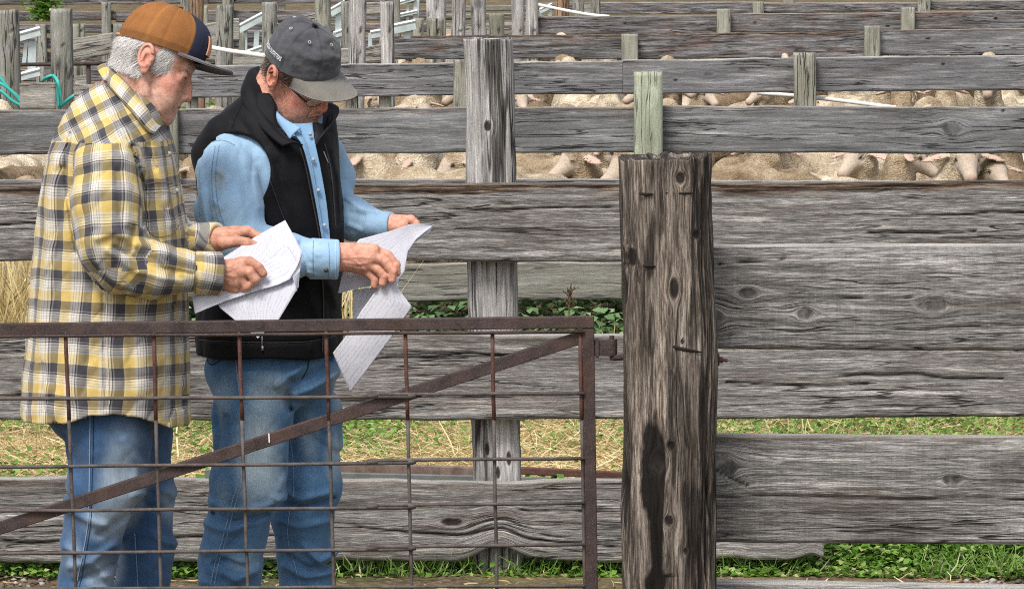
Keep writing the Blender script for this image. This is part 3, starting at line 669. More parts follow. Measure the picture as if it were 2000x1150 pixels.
# single posts of the alleys, upper left and centre: (x0, x1, top py, Y, material, label)
GP = M_post_grey
posts = [
 (3, 43, 20, 25.0, GP, 'thick grey post at the far left with turquoise hose looped at its foot'),
 (106, 148, 18, 25.2, GP, 'thick grey post with a bolt hole, second from the left edge'),
 (146, 171, 47, 34.0, M_post_moss, 'short mossy post between the bolt hole post and the orange cap'),
 (225, 262, 47, 33.0, GP, 'short grey post just left of the orange cap'),
 (372, 399, -30, 38.0, M_post_brown, 'tall reddish brown pole behind the orange cap'),
 (398, 409, 12, 40.0, M_post_moss, 'thin pale post beside the reddish brown pole'),
 (426, 458, 11, 29.0, GP, 'round topped grey post between the two caps'),
 (515, 544, 5, 33.0, GP, 'grey post behind the back of the charcoal cap'),
 (617, 648, -20, 29.5, M_post_moss, 'tall greenish post above the charcoal cap'),
 (668, 686, 3, 34.0, GP, 'narrow grey post right of the greenish post'),
 (684, 717, -20, 28.6, M_post, 'tall knotty grey post reaching the top of the view right of the charcoal cap'),
 (743, 769, 4, 28.4, M_post, 'grey post with flat top at the left end of the rotten board fence'),
 (808, 828, 36, 39.0, M_post_moss, 'thin pale post beside the short galvanised rail'),
 (836, 868, 37, 37.5, M_post_moss, 'low green tinted post in front of the broad grey one'),
 (834, 872, -20, 38.5, M_post, 'broad grey post with rough bark like grain at the top centre'),
 (884, 911, -20, 37.4, M_post, 'tall pale post left of the knotted post at the top centre'),
 (920, 949, -20, 37.6, M_post, 'tall post with one round knot near the top edge'),
 (955, 984, 27, 38.2, M_post_moss, 'low mossy post between two tall grey posts at the top centre'),
 (999, 1024, -20, 37.5, M_post, 'tall grey post with white board behind it at the top centre'),
 (1027, 1051, -20, 37.3, M_post, 'tall split post at the left end of the dark plank fence'),
 (1085, 1112, -20, 50.0, M_post_brown, 'brownish post crossed by the white pipe near the top edge'),
 (1118, 1140, -20, 52.0, GP, 'grey post right of the brownish post near the top edge'),
 (1152, 1171, -20, 51.0, GP, 'thin grey post at the left end of the fifth fence'),
 (470, 486, 60, 36.0, GP, 'small grey post under the sloping galvanised rail'),
 (768, 782, -20, 41.0, GP, 'slim dark post left of the blue grey steel upright'),
]
for (xa, xb, tp, Y, mt, lb) in posts:
    w = Wx(xb, Y) - Wx(xa, Y)
    ps = post('wooden_post', (Wx(xa, Y) + Wx(xb, Y)) / 2, w, Wz(tp, Y), ground_z(Y), Y, mt, None, depth=w, square=2.6 if (int(xa) % 3) else 4.5, seed=int(xa) % 23, step=0.025, relief=0.004, lean=0.03 * math.sin(xa), top_rag=0.006,
        knots=([(Wz(88, Y), Wx(130, Y) - Wx(127, Y), 0.010, 1)] if xa == 106 else [(Wz(8, Y), 0.0, 0.03, 1.3)] if xa == 920 else [(Wz(60, Y), .02, .012, 2)]))
    tag(ps, lb, 'post', 'posts of the alleys between the pens')
# slanting boards of the alleys (xa, xb, top a, top b, bottom a, bottom b, Y, mat, label)
bd = [
 (147, 224, 75, 65, 122, 106, 30.0, M_board_pale, 'pale slanting board between the bolt hole post and the orange cap'),
 (398, 431, 49, 42, 120, 122, 31.5, M_board_pale, 'short pale board between the orange cap and the round topped post'),
 (456, 470, 36, 36, 80, 80, 32.0, M_board_pale, 'narrow pale board end right of the round topped post'),
 (455, 520, 105, 103, 128, 128, 30.0, M_board_pale, 'low pale board under the white pipe between the caps'),
 (655, 690, 96, 94, 126, 126, 30.5, M_board_pale, 'pale board left of the knotty tall post'),
 (714, 745, 93, 87, 124, 124, 31.0, M_board_pale, 'light patch of board between the two grey posts'),
 (593, 625, 32, 24, 60, 58, 40.0, M_board_pale, 'sloping board top left of the greenish post'),
 (150, 180, 150, 146, 175, 175, 27.5, M_board_pale, 'grey board end behind the collar of the checked shirt'),
 (42, 112, 163, 161, 214, 214, 24.6, M_board_pale, 'rough cracked board between the two hose posts'),
 (148, 196, 163, 166, 214, 214, 24.7, M_board_pale, 'rough board right of the bolt hole post, by the plaid shoulder'),
 (-60, 4, 168, 170, 214, 214, 24.8, M_board_pale, 'dark board end at the left edge below the hose'),
 (866, 1040, 46, 44, 74, 72, 42.0, M_board_pale, 'white weathered board seen in slices between the tall posts'),
 (866, 1040, 12, 10, 24, 22, 43.0, M_board_green, 'greenish board high up between the tall posts'),
 (866, 1040, 28, 26, 40, 38, 42.5, M_board_green, 'thin horizontal board between the tall posts, middle one'),
 (710, 770, 6, 3, 30, 26, 41.0, M_board_pale, 'weathered board between the two tall grey posts near the top edge'),
 (1125, 1165, 10, 10, 30, 30, 55.0, M_board_pale, 'small pale board at the end of the white pipe'),
 (90, 240, 124, 122, 150, 148, 36.0, M_board_far, 'dark board behind the brown pipe rail'),
 (400, 520, 62, 60, 84, 82, 37.0, M_board_far, 'dark low board behind the sloping galvanised rail'),
]
for i_, (xa, xb, ta, tb, ba, bb, Y, mt, lb) in enumerate(bd):
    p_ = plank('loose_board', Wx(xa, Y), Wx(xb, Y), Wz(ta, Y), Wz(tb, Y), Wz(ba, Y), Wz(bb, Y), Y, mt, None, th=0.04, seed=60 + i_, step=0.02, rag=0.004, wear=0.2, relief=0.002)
    tag(p_, lb, 'board', 'boards of the alleys between the pens')

# galvanised gates and chutes
def channel(mb, a, b, w, h):
    """folded sheet rail: a rolled top with two flanges"""
    a = np.array(a); b = np.array(b); mb.bar(a, b, w, 0.012)
    mb.bar(a + [0, -w / 2, -h / 2], b + [0, -w / 2, -h / 2], 0.012, h); mb.tube([a + [0, -w / 2, 0.004], b + [0, -w / 2, 0.004]], 0.016, 8)
def galv(lb, Y, rails, uprights):
    g = empty('steel_panel', (Wx(rails[0][0], Y), Y, ground_z(Y))); tag(g, lb, 'metal panel', 'galvanised panels in the alleys')
    for (xa, ya, xb, yb, hpx) in rails:
        mb = MB(); channel(mb, W(xa, ya, Y), W(xb, yb, Y), 0.10, hpx * Y / F_PX); mb.build('rail', M_galv, g, bevel=0.002)
    for (xa, ya, xb, yb, wpx) in uprights:
        mb = MB(); mb.bar(W(xa, ya, Y + .02), W(xb, yb, Y + .02), wpx * Y / F_PX, 0.05, up=(0, 1, 0)); mb.build('upright', M_galv, g, bevel=0.002)
galv('galvanised panel with two sloping rails behind the leftmost posts', 29.0, [(-20, 84, 80, 56, 14), (20, 152, 80, 136, 12)], [(64, 80, 62, 150, 16), (52, 80, 47, 130, 8)])
galv('galvanised panel with a steep sloping rail between the two caps', 34.0, [(467, 52, 516, 26, 14), (478, 104, 512, 92, 8)], [(502, 60, 500, 100, 10), (481, 62, 481, 104, 4)])
galv('galvanised panel right of the greenish post, above the charcoal cap', 36.0, [(646, 20, 674, 4, 14), (652, 66, 674, 58, 10)], [(662, 18, 660, 100, 12)])
galv('galvanised rail ending in a rolled lip, right of the flat topped grey post', 33.0, [(724, 64, 748, 60, 12), (764, 52, 812, 42, 16)], [(724, 66, 722, 110, 8), (795, 58, 795, 76, 14)])
galv('blue grey steel uprights with crossing rails at the top, left of the broad post', 43.0, [(778, 6, 812, -4, 5), (778, 30, 815, 22, 5)], [(815, -20, 812, 36, 11), (797, -20, 796, 42, 5), (774, -20, 780, 44, 7)])
galv('white steel frame behind the white pipe near the top edge', 56.0, [(1054, 20, 1078, 8, 8)], [(1058, 12, 1058, 32, 8), (1074, 8, 1074, 32, 7)])
def pipe(lb, pts, r, mat, name='pipe', cat='pipe'):
    o = MB().tube(spline([W(*p) for p in pts], 24), r, 10).build(name, mat, None, True); tag(o, lb, cat); return o
pipe('white plastic pipe slanting down between the two caps', [(405, 92, 27.5), (450, 100, 27.4), (520, 110, 27.3)], 0.016, M_white)
pipe('long white pipe sagging from the tall posts near the top edge', [(1048, 9, 47.5), (1100, 20, 47.3), (1150, 29, 47.1), (1190, 33, 47)], 0.019, M_white)
pipe('white pipe slanting in front of the sheep behind the post, right', [(1480, 182, 27.5), (1560, 188, 27.3), (1660, 199, 26.8), (1750, 211, 26.4)], 0.014, M_white)
rl = empty('pipe_rail', (Wx(100, 27), 27, 0)); tag(rl, 'brown rusted pipe rail behind the hose posts', 'rail')
MB().tube([W(20, 127, 27), W(240, 124, 27)], 0.013, 10).build('top_pipe', M_rust, rl, True)
MB().tube([W(173, 126, 27.02), W(173, 330, 27.02)], 0.015, 10).build('leg', M_rust, rl, True)
h1 = empty('garden_hose', (Wx(15, 24.8), 24.8, 0)); tag(h1, 'turquoise hose hanging in loops at the left edge', 'hose')
for pts in ([(-20, 145), (0, 152), (15, 172), (38, 192), (46, 207)], [(-20, 170), (4, 180), (24, 197), (46, 209)], [(-20, 158), (6, 166), (28, 184), (44, 203)]):
    MB().tube(spline([W(a, b, 24.75) for a, b in pts], 20), 0.011, 8).build('hose_loop', M_hose, h1, True)
h2 = empty('garden_hose', (Wx(115, 24.9), 24.9, 0)); tag(h2, 'turquoise hose looped round the foot of the bolt hole post', 'hose')
for pts in ([(82, 160, 24.9), (92, 151, 24.8), (106, 149, 24.8), (107, 165, 24.8), (113, 190, 24.8), (117, 210, 24.8)], [(104, 148, 24.8), (112, 158, 24.7), (117, 180, 24.7), (119, 209, 24.7)], [(117, 210, 24.75), (128, 199, 24.75), (148, 184, 24.75), (154, 174, 24.9), (152, 166, 25.0)]):
    MB().tube(spline([W(*p) for p in pts], 20), 0.011, 8).build('hose_loop', M_hose, h2, True)

# rusty angle iron and grey sheet lying behind the first fence
ch = empty('scrap_rail', (0, 12.4, 0)); tag(ch, 'rusty flat rail with a flaking patch lying behind the fence post', 'metal rail')
m = MB(); m.bar(W(420, 904, 12.4), W(960, 924, 12.4), 0.03, 0.036); m.build('faded_rail', rust_mat('faded_rust', (0.13, 0.085, 0.07, 1), (0.27, 0.20, 0.17, 1)), ch, bevel=0.003)
m = MB(); m.bar(W(930, 914, 12.41), W(1300, 932, 12.41), 0.03, 0.022); m.build('dark_rail', M_rust_red, ch, bevel=0.003)
m = MB(); m.bar(W(400, 930, 12.3), W(1075, 946, 12.3), 0.02, 0.045); sheet = m.build('grey_sheet', plain_mat('dull_zinc', (0.16, 0.165, 0.165), 0.6, 0.1, .3), None, bevel=0.002)
tag(sheet, 'dull grey metal strip leaning under the rusty rail', 'metal strip')

# ------------------------------------------------------------------ ground cover (stuff)
rng = np.random.default_rng(7)
def leaf_mat(name, stops, transl=0.35):
    nt = NT(name); f = nt.attr('lc', 'Fac'); col = nt.ramp(f, stops)
    b = nt.n('ShaderNodeBsdfPrincipled', {'Base Color': col, 'Roughness': 0.5, 'Specular IOR Level': 0.4})
    t = nt.n('ShaderNodeBsdfTranslucent', {'Color': col}); mx = nt.n('ShaderNodeMixShader', {0: transl, 1: b.outputs[0], 2: t.outputs[0]})
    nt.t.links.new(mx.outputs[0], nt.out.inputs['Surface']); return nt.m
M_leaf = leaf_mat('weed_leaf', [(0.0, (0.05, 0.10, 0.02, 1)), (0.4, (0.14, 0.30, 0.04, 1)), (0.65, (0.26, 0.42, 0.08, 1)), (0.8, (0.45, 0.52, 0.20, 1)), (1.0, (0.55, 0.58, 0.38, 1))])
M_leaf_cool = leaf_mat('cool_weed_leaf', [(0.0, (0.06, 0.11, 0.05, 1)), (0.5, (0.17, 0.29, 0.12, 1)), (0.8, (0.34, 0.45, 0.24, 1)), (1.0, (0.55, 0.6, 0.42, 1))])
M_straw = leaf_mat('dry_straw', [(0.0, (0.13, 0.085, 0.04, 1)), (0.3, (0.48, 0.35, 0.15, 1)), (0.65, (0.74, 0.58, 0.29, 1)), (1.0, (0.85, 0.76, 0.48, 1))], 0.2)
def leaves(name, X, Y, Z, size, mat, label, cat='plants', droop=0.5, seed=0, lobes=True):
    r = np.random.default_rng(seed); n = len(X); s = size * r.uniform(0.6, 1.3, n)
    a = r.uniform(0, 2 * np.pi, n); tilt = r.uniform(-0.2, 1.0, n) * droop + 0.25; roll = r.uniform(-.5, .5, n)
    d = np.stack([np.cos(a) * np.cos(tilt), np.sin(a) * np.cos(tilt), np.sin(tilt)], 1); sd = np.stack([-np.sin(a), np.cos(a), roll], 1)
    up = np.cross(d, sd); C = np.stack([X, Y, Z], 1); s = s[:, None]
    pts = [C, C + d * s * .45 + sd * s * .42 + up * s * .10, C + d * s * 1.0 - up * s * .12, C + d * s * .45 - sd * s * .42 + up * s * .10, C + d * s * .5]
    V = np.stack(pts, 1).reshape(-1, 3); b = np.arange(n)[:, None] * 5
    F = np.concatenate([b + [0, 1, 4], b + [1, 2, 4], b + [2, 3, 4], b + [3, 0, 4]])
    lc = np.repeat(np.clip(r.beta(2.2, 2.2, n) * 0.9 + 0.12 * noise3(C * 3, 3), 0, 1), 5)
    o = link(name, mk_mesh(name, V, F, False, {'lc': lc}), mat); tag(o, label, cat, kind='stuff'); return o
def stalks(name, X, Y, Z, length, width, mat, label, upright=0.0, seed=0, cat='straw'):
    r = np.random.default_rng(seed); n = len(X); L = length * r.uniform(0.4, 1.4, n); a = r.uniform(0, 2 * np.pi, n)
    t = np.clip(r.normal(upright, 0.22, n), -0.15, 1.5); d = np.stack([np.cos(a) * np.cos(t), np.sin(a) * np.cos(t), np.sin(t)], 1)
    sd = np.cross(d, np.stack([r.normal(0, 1, n), r.normal(0, 1, n), r.normal(0, 1, n)], 1)); sd /= np.linalg.norm(sd, axis=1)[:, None]
    w = (width * r.uniform(.6, 1.4, n))[:, None]; C = np.stack([X, Y, Z], 1); bend = np.stack([r.normal(0, .12, n), r.normal(0, .12, n), r.normal(0, .05, n)], 1) * L[:, None]
    p = [C, C + d * L[:, None] * .5 + bend, C + d * L[:, None]]
    V = np.stack([p[0] - sd * w, p[0] + sd * w, p[1] - sd * w, p[1] + sd * w, p[2] - sd * w * .4, p[2] + sd * w * .4], 1).reshape(-1, 3)
    b = np.arange(n)[:, None] * 6; F = np.concatenate([b + [0, 1, 3, 2], b + [2, 3, 5, 4]])
    lc = np.repeat(r.beta(2.5, 1.8, n), 6)
    o = link(name, mk_mesh(name, V, F, False, {'lc': lc}), mat); tag(o, label, cat, kind='stuff'); return o
def area(n, x0, x1, y0, y1, dens=None):
    X = rng.uniform(x0, x1, n * 3); Y = rng.uniform(y0, y1, n * 3)
    d = np.ones(n * 3) if dens is None else dens(X, Y); k = rng.uniform(0, 1, n * 3) < d; return X[k][:n], Y[k][:n]
def nz(X, Y, k, s): return noise3(np.stack([X * k, Y * k, X * 0], 1), s)
# band right under the first fence
X, Y = area(42000, -1.7, 1.7, 11.10, 12.5, lambda X, Y: np.clip(0.62 + 0.4 * (X > 0.45) + 0.5 * nz(X, Y, 3, 1), 0.0, 1) * np.clip(1 - (Y - 11.9) * 1.2, .1, 1))
H = (0.02 + 0.11 * rng.uniform(0, 1, len(X)) ** 1.5) * (0.85 + 0.35 * (X > 0.4)) * (0.35 + 0.65 * np.clip((Y - 11.08) / 0.25, 0, 1))
leaves('weeds', X, Y, H, 0.030, M_leaf, 'low bright green weeds growing under the first fence', seed=1)
X, Y = area(9000, -1.7, 1.7, 10.97, 11.35, lambda X, Y: np.clip(0.55 + 0.9 * nz(X, Y, 2.2, 31), 0.0, 1))
leaves('weeds', X, Y, 0.006 + 0.055 * rng.uniform(0, 1, len(X)) ** 1.3 * np.clip((Y - 10.95) / .12, .2, 1), 0.022, M_leaf, 'fringe of small green weeds between gravel and the lowest fence board', seed=21)
X, Y = area(2600, -1.7, 1.7, 10.98, 11.3, lambda X, Y: np.clip(0.3 + nz(X, Y, 3, 33), 0, 1))
stalks('grass_blades', X, Y, X * 0 + .004, 0.07, 0.0016, M_leaf, 'thin green grass blades at the foot of the first fence', 1.0, 22, 'grass')
# between fence 1 and 2
gd = lambda X, Y: np.clip(-0.10 + 1.2 * nz(X, Y, 1.3, 9) + 0.9 * np.clip((np.abs(X - 0.1) - 0.35), 0, .5) + 0.55 * (Y > 14.6), 0.02, 1)
X, Y = area(36000, -2.6, 2.8, 12.6, 18.0, gd)
leaves('weeds', X, Y, 0.02 + 0.09 * rng.uniform(0, 1, len(X)) ** 1.5, 0.024, M_leaf, 'patches of green weeds between straw in the empty pen behind the men', seed=2)
X, Y = area(5500, -3, 3, 16.6, 18.1); X2, Y2 = area(5500, -2.6, 2.8, 18.3, 18.7)
leaves('weeds', X2, Y2, 0.02 + 0.26 * rng.uniform(0, 1, len(X2)), 0.06, M_leaf_cool, 'dense leafy weeds right behind the lowest board of the second fence', seed=23)
leaves('weeds', X, Y, (0.03 + 0.18 * rng.uniform(0, 1, len(X)) ** 1.2) * np.clip((Y - 16.4) / 1.2, 0.3, 1), 0.05, M_leaf_cool, 'taller cool green leafy weeds along the foot of the second fence', seed=3)
X, Y = area(70000, -2.4, 2.6, 12.4, 17.5, lambda X, Y: np.clip(0.75 - 0.5 * gd(X, Y) - 0.35 * (Y > 15.2), 0.03, 1))
stalks('straw', X, Y, 0.008 + 0.045 * rng.uniform(0, 1, len(X)) ** 2, 0.10, 0.0013, M_straw, 'golden straw strewn over the ground behind the first fence', 0.12, 4)
X, Y = area(900, -2.6, 2.8, 13.5, 18.1, lambda X, Y: np.clip(0.2 + nz(X, Y, 1.8, 12), 0, 1))
stalks('dry_stems', X, Y, X * 0 + 0.01, 0.20, 0.0020, M_straw, 'pale dry upright stems among the weeds', 1.15, 5, 'stems')
X, Y = area(800, Wx(-20, 17.3), Wx(52, 17.3), 16.9, 17.7)
stalks('dry_stems', X, Y, X * 0 + 0.01, 0.42, 0.0034, M_straw, 'tall clump of dry yellow stems at the left edge', 1.25, 6, 'stems')
X, Y = area(120, Wx(672, 17.3), Wx(700, 17.3), 17.0, 17.6)
stalks('dry_stems', X, Y, X * 0 + 0.01, 0.42, 0.003, M_straw, 'yellow dry stems showing below the papers beside the vest', 1.35, 8, 'stems')
# stones and chips at the foot of the first fence
def pebbles(name, X, Y, Z, size, label, seed):
    r = np.random.default_rng(seed); bm = bmesh.new(); bmesh.ops.create_icosphere(bm, subdivisions=1, radius=1.0)
    v0 = np.array([v.co[:] for v in bm.verts]); f0_ = np.array([[v.index for v in f.verts] for f in bm.faces]); bm.free()
    n = len(X); S = (size * r.uniform(0.4, 1.6, n))[:, None, None] * r.uniform(0.6, 1.2, (n, 1, 3)) * np.array([1.2, 1, .6])
    V = v0[None] * (1 + 0.15 * r.normal(0, 1, (n, len(v0), 1))) * S + np.stack([X, Y, Z], 1)[:, None]
    F = (np.arange(n)[:, None, None] * len(v0) + f0_[None]).reshape(-1, 3)
    nt = NT('pebble_stone'); c = nt.ramp(nt.attr('lc', 'Fac'), [(0, (0.05, 0.035, 0.028, 1)), (0.6, (0.17, 0.13, 0.10, 1)), (1, (0.42, 0.37, 0.33, 1))])
    o = link(name, mk_mesh(name, V.reshape(-1, 3), F, True, {'lc': np.repeat(r.uniform(0, 1, n), len(v0))}), nt.bsdf(c, 0.9)); tag(o, label, 'stones', kind='stuff')
X, Y = area(2600, -1.7, 1.7, 10.6, 11.4, lambda X, Y: np.clip(1.2 - np.abs(Y - 10.95) * 2, 0, 1))
pebbles('gravel', X, Y, X * 0 + 0.002, 0.0075, 'loose gravel along the foot of the first fence', 9)
X, Y = area(1800, -1.7, 1.7, 10.5, 12.3); stalks('straw', X, Y, X * 0 + 0.012, 0.05, 0.0018, M_straw, 'short bits of straw on the gravel by the fence foot', 0.05, 10)
def tuft(px, py, Y, n, h, lb, seed, spread=0.12):
    r = np.random.default_rng(seed); c = W(px, py, Y); X = c[0] + r.normal(0, spread, n); Yy = Y + r.normal(0, spread, n); Z = c[2] + r.uniform(0, 1, n) * h
    o = leaves('weed_tuft', X, Yy, Z, 0.07, M_leaf, lb, 'plant', seed=seed); o['kind'] = 'stuff'
tuft(88, 44, 36, 420, 0.26, 'bright green tuft of weeds growing above the left fence posts', 11, 0.07)
X, Y = area(5000, -6, 1.6, 28, 43, lambda X, Y: np.clip(.4 + nz(X, Y, .8, 20), 0, 1)); leaves('weeds', X, Y, ground_z(36) + (Y - 36) * .015 + 0.25 * rng.uniform(0, 1, len(X)), 0.08, M_leaf, 'weeds in the far alleys, upper left', seed=12)
# upright stem with seed head beside the post
sp = empty('dry_plant', (Wx(1112, 14.5), 14.5, 0)); tag(sp, 'single dry brown plant with a feathery top, right of the fence post', 'plant')
MB().tube(spline([(Wx(1112, 14.5), 14.5, 0), (Wx(1110, 14.5), 14.5, .3), (Wx(1112, 14.5), 14.5, Wz(575, 14.5))], 10), 0.003, 6).build('stem', M_straw, sp, True)
r = np.random.default_rng(3); hb = MB()
for k in range(40):
    a = np.array([Wx(1112, 14.5) + r.normal(0, .006), 14.5, Wz(598, 14.5) + r.uniform(0, .06)]); hb.tube([a, a + np.array([r.normal(0, .016), r.normal(0, .016), r.uniform(.005, .03)])], 0.0016, 4)
hb.build('seed_head', M_straw, sp)

# ------------------------------------------------------------------ sheep
def sheep_mat():
    nt = NT('fleece_and_face'); p = rnd_off(nt, nt.n('ShaderNodeTexCoord').outputs['Object'], 11.0)
    fc = nt.attr('fc', 'Fac'); ey = nt.attr('ey', 'Fac'); rn = nt.n('ShaderNodeObjectInfo').outputs['Random']
    v = nt.n('ShaderNodeTexVoronoi', {'Vector': nt.vmul(p, (1, 1, 1.8)), 'Scale': 75.0}).outputs[0]; n = nt.noise(p, 6.5, 5, .65); f = nt.noise(p, 130, 4, .7)
    wool = nt.ramp(nt.math('ADD', nt.math('MULTIPLY', n, .6), nt.math('MULTIPLY', f, .4)), [(0.34, (0.17, 0.125, 0.085, 1)), (0.48, (0.38, 0.315, 0.23, 1)), (0.64, (0.70, 0.63, 0.50, 1))])
    wool = nt.mix(1.0, wool, nt.ramp(rn, [(0, (0.50, 0.43, 0.36, 1)), (0.3, (0.80, .72, .62, 1)), (0.6, (1.05, 1.0, .92, 1)), (0.8, (1.25, 1.24, 1.2, 1)), (1, (1.42, 1.42, 1.40, 1))]), 'MULTIPLY')
    wool = nt.mix(nt.ramp(v, [(0.0, 0.0), (0.45, 0.0), (0.9, 0.30)]), wool, (0.13, 0.09, 0.055, 1))
    face = nt.ramp(f, [(0.3, (0.36, 0.28, 0.215, 1)), (0.7, (0.64, 0.545, 0.44, 1))])
    c = nt.mix(fc, wool, face); c = nt.mix(ey, c, (0.02, 0.014, 0.012, 1))
    c = nt.mix(nt.attr('pk', 'Fac'), c, (0.62, 0.36, 0.29, 1))
    h = nt.math('MULTIPLY', nt.math('SUBTRACT', 1.0, fc), nt.math('ADD', v, f))
    return nt.bsdf(c, 0.95, nt.bump(h, .8, .007), spec=.1)
M_sheep = sheep_mat()
def make_sheep_mesh(name, hp, hyaw, hpit, seed, leg=True):
    """one continuous animal facing +x; hp head centre, hyaw/hpit where the muzzle points"""
    hp = np.array(hp, float); Fh = np.array([math.cos(hpit) * math.cos(hyaw), math.cos(hpit) * math.sin(hyaw), -math.sin(hpit)])
    Lh = np.array([-math.sin(hyaw), math.cos(hyaw), 0]); Rh = np.array([Fh, Lh, np.cross(Fh, Lh)])
    def parts_(P):
        d = ell(P, (-.05, 0, .50), (.46, .195, .235)); d = smin(d, ell(P, (.26, 0, .50), (.20, .165, .22)), .06); d = smin(d, ell(P, (-.36, 0, .50), (.17, .175, .21)), .06)
        nk0 = np.array((.34, 0, .56)); d = smin(d, cone(P, nk0, hp - Fh * .05 - Rh[2] * .04, .135, .085), .06)
        d = d - fbm(P * 8, 2, seed) * .014 - fbm(P * 26, 3, seed + 3) * .006
        if leg:
            for lx, ly in ((.26, .10), (.26, -.10)):
                d = smin(d, chain(P, [(lx, ly, .42), (lx + .02, ly, .26), (lx, ly, .14), (lx + .01, ly, .02)], [.07, .036, .028, .026], .02), .03)
            for lx, ly in ((-.38, .10), (-.38, -.10)):
                d = smin(d, chain(P, [(lx + .04, ly, .42), (lx + .08, ly, .32), (lx - .06, ly, .22), (lx - .02, ly, .02)], [.10, .06, .030, .026], .02), .03)
            d = smin(d, chain(P, [(-.50, 0, .55), (-.56, 0, .45), (-.55, 0, .36)], [.04, .028, .022], .02), .02)
        Q_ = (P - hp) @ Rh.T; ay = np.abs(Q_[:, 1]); S = np.stack([Q_[:, 0], ay, Q_[:, 2]], 1)
        h_ = ell(S, (-.02, 0, .01), (.085, .062, .068)); h_ = smin(h_, cone(S, (.02, 0, -.005), (.125, 0, -.030), .052, .030), .03); h_ = smin(h_, ell(S, (.13, 0, -.035), (.028, .028, .026)), .02)
        h_ = smax(h_, -ell(S, (.03, .060, .018), (.020, .014, .014)), .01); h_ = smin(h_, ell(S, (.028, .048, .018), (.013, .011, .011)), .003)
        e_ = np.stack([S[:, 0] + .045, S[:, 1] - .10, S[:, 2] - .010], 1); c_, s_ = math.cos(.25), math.sin(.25); e_ = np.stack([e_[:, 0], e_[:, 1] * c_ - e_[:, 2] * s_ * -1, e_[:, 2] * c_ + e_[:, 1] * s_], 1)
        er = ell(e_, (0, .015, 0), (.034, .082, .011)); er = smax(er, -ell(e_, (.012, .01, -.012), (.018, .045, .010)), .004)
        h_ = smin(h_, er, .010); topw = ell(S, (-.032, 0, .022), (.078, .069, .064)) - .006 * fbm(P * 40, 2, 5)
        return d, h_, topw, S
    f = lambda P: (lambda d, h_, tw, S: smin(smin(d, tw, .02), h_, .012))(*parts_(P))
    V, Fq = polygonise(f, (-.68, -.42, -.01), (hp[0] + .26 if hp[0] > .4 else .8, .42, max(.8, hp[2] + .18)), .0115, newton=0)
    d, h_, tw, S = parts_(V); fc = sm(np.minimum(d, tw) - h_, -.002, .010); legs = sm(-V[:, 2], -.30, -.24); fc = np.maximum(fc, legs * .8)
    ey = 1 - sm(np.linalg.norm((S - np.array((.030, .056, .018))) / np.array((1.3, 1, 1)), axis=1), .008, .013)
    ns = 1 - sm(np.linalg.norm(S - np.array((.155, .012, -.034)), axis=1), .006, .012)
    pk = np.maximum((1 - sm(np.linalg.norm(S - np.array((.14, 0, -.04)), axis=1), .015, .045)) * .5, sm(S[:, 1], .075, .12) * (S[:, 0] < .0) * .35 * fc)
    return mk_mesh(name, V, Fq, True, {'fc': fc, 'ey': np.maximum(ey, ns * .6), 'pk': pk})
SH = {
 'level': make_sheep_mesh('sheep', (.56, 0, .74), 0.0, .35, 1),
 'high': make_sheep_mesh('sheep', (.47, .03, .86), 0.35, .30, 2),
 'low': make_sheep_mesh('sheep', (.60, 0, .56), 0.0, .75, 3),
 'left': make_sheep_mesh('sheep', (.48, .08, .84), 1.25, .28, 4),
 'right': make_sheep_mesh('sheep', (.48, -.08, .83), -1.25, .33, 5),
}
for m_ in SH.values(): m_.materials.append(M_sheep)
HX = {'level': (.56, 0, .74), 'high': (.47, .03, .86), 'low': (.60, 0, .56), 'left': (.48, .08, .84), 'right': (.48, -.08, .83)}
taken = []
def add_sheep(kind, x_, y_, yaw, sc, label, group):
    o = bpy.data.objects.new('sheep', SH[kind]); COL.objects.link(o); o.location = (x_, y_, ground_z(y_)); o.rotation_euler = (0, 0, yaw); o.scale = (sc, sc, sc)
    tag(o, label, 'sheep', group); taken.append((x_, y_)); return o
def hero(px, py, Y, kind, yawdeg, label, sc=None):
    """sheep whose head centre shows at px,py"""
    yaw = math.radians(yawdeg); h_ = HX[kind]; p = W(px, py, Y); s_ = sc or (p[2] - ground_z(Y)) / h_[2]
    dx = (h_[0] * math.cos(yaw) - h_[1] * math.sin(yaw)) * s_; dy = (h_[0] * math.sin(yaw) + h_[1] * math.cos(yaw)) * s_
    add_sheep(kind, p[0] - dx, Y - dy, yaw, s_, label, 'sheep crowded in the near pen')
GN = 'sheep crowded in the near pen'; GM = 'sheep crowded in the middle pen'; GF = 'sheep crowded in the far pen'
hero(692, 322, 19.2, 'level', 165, 'sheep with dark pinkish face beside the sleeve of the man in the vest')
hero(792, 328, 19.3, 'right', 235, 'sheep with one long ear turned out, left of the weathered fence post')
hero(890, 326, 19.4, 'level', 200, 'sheep with long pale muzzle pointing down, touching the left side of the post')
hero(1118, 318, 19.1, 'high', 190, 'pale sheep in profile facing left, between the weathered post and the green post')
hero(1190, 303, 20.3, 'high', -40, 'sheep peering from behind the profile sheep, just left of the green post')
hero(1222, 326, 19.0, 'level', -150, 'sheep whose pink ear shows left of the gate post top')
hero(1672, 312, 19.8, 'right', 300, 'sheep with pale face looking down between two woolly backs, right half')
hero(1782, 312, 19.7, 'high', -15, 'sheep facing right with its neck stretched along the board')
hero(1944, 338, 18.95, 'high', -88, 'sheep facing the camera with both ears out, far right')
hero(1060, 330, 19.0, 'low', 160, 'sheep with its head low right of the weathered post', .98)
rs = random.Random(12)
kinds = ['level', 'high', 'low', 'left', 'right']
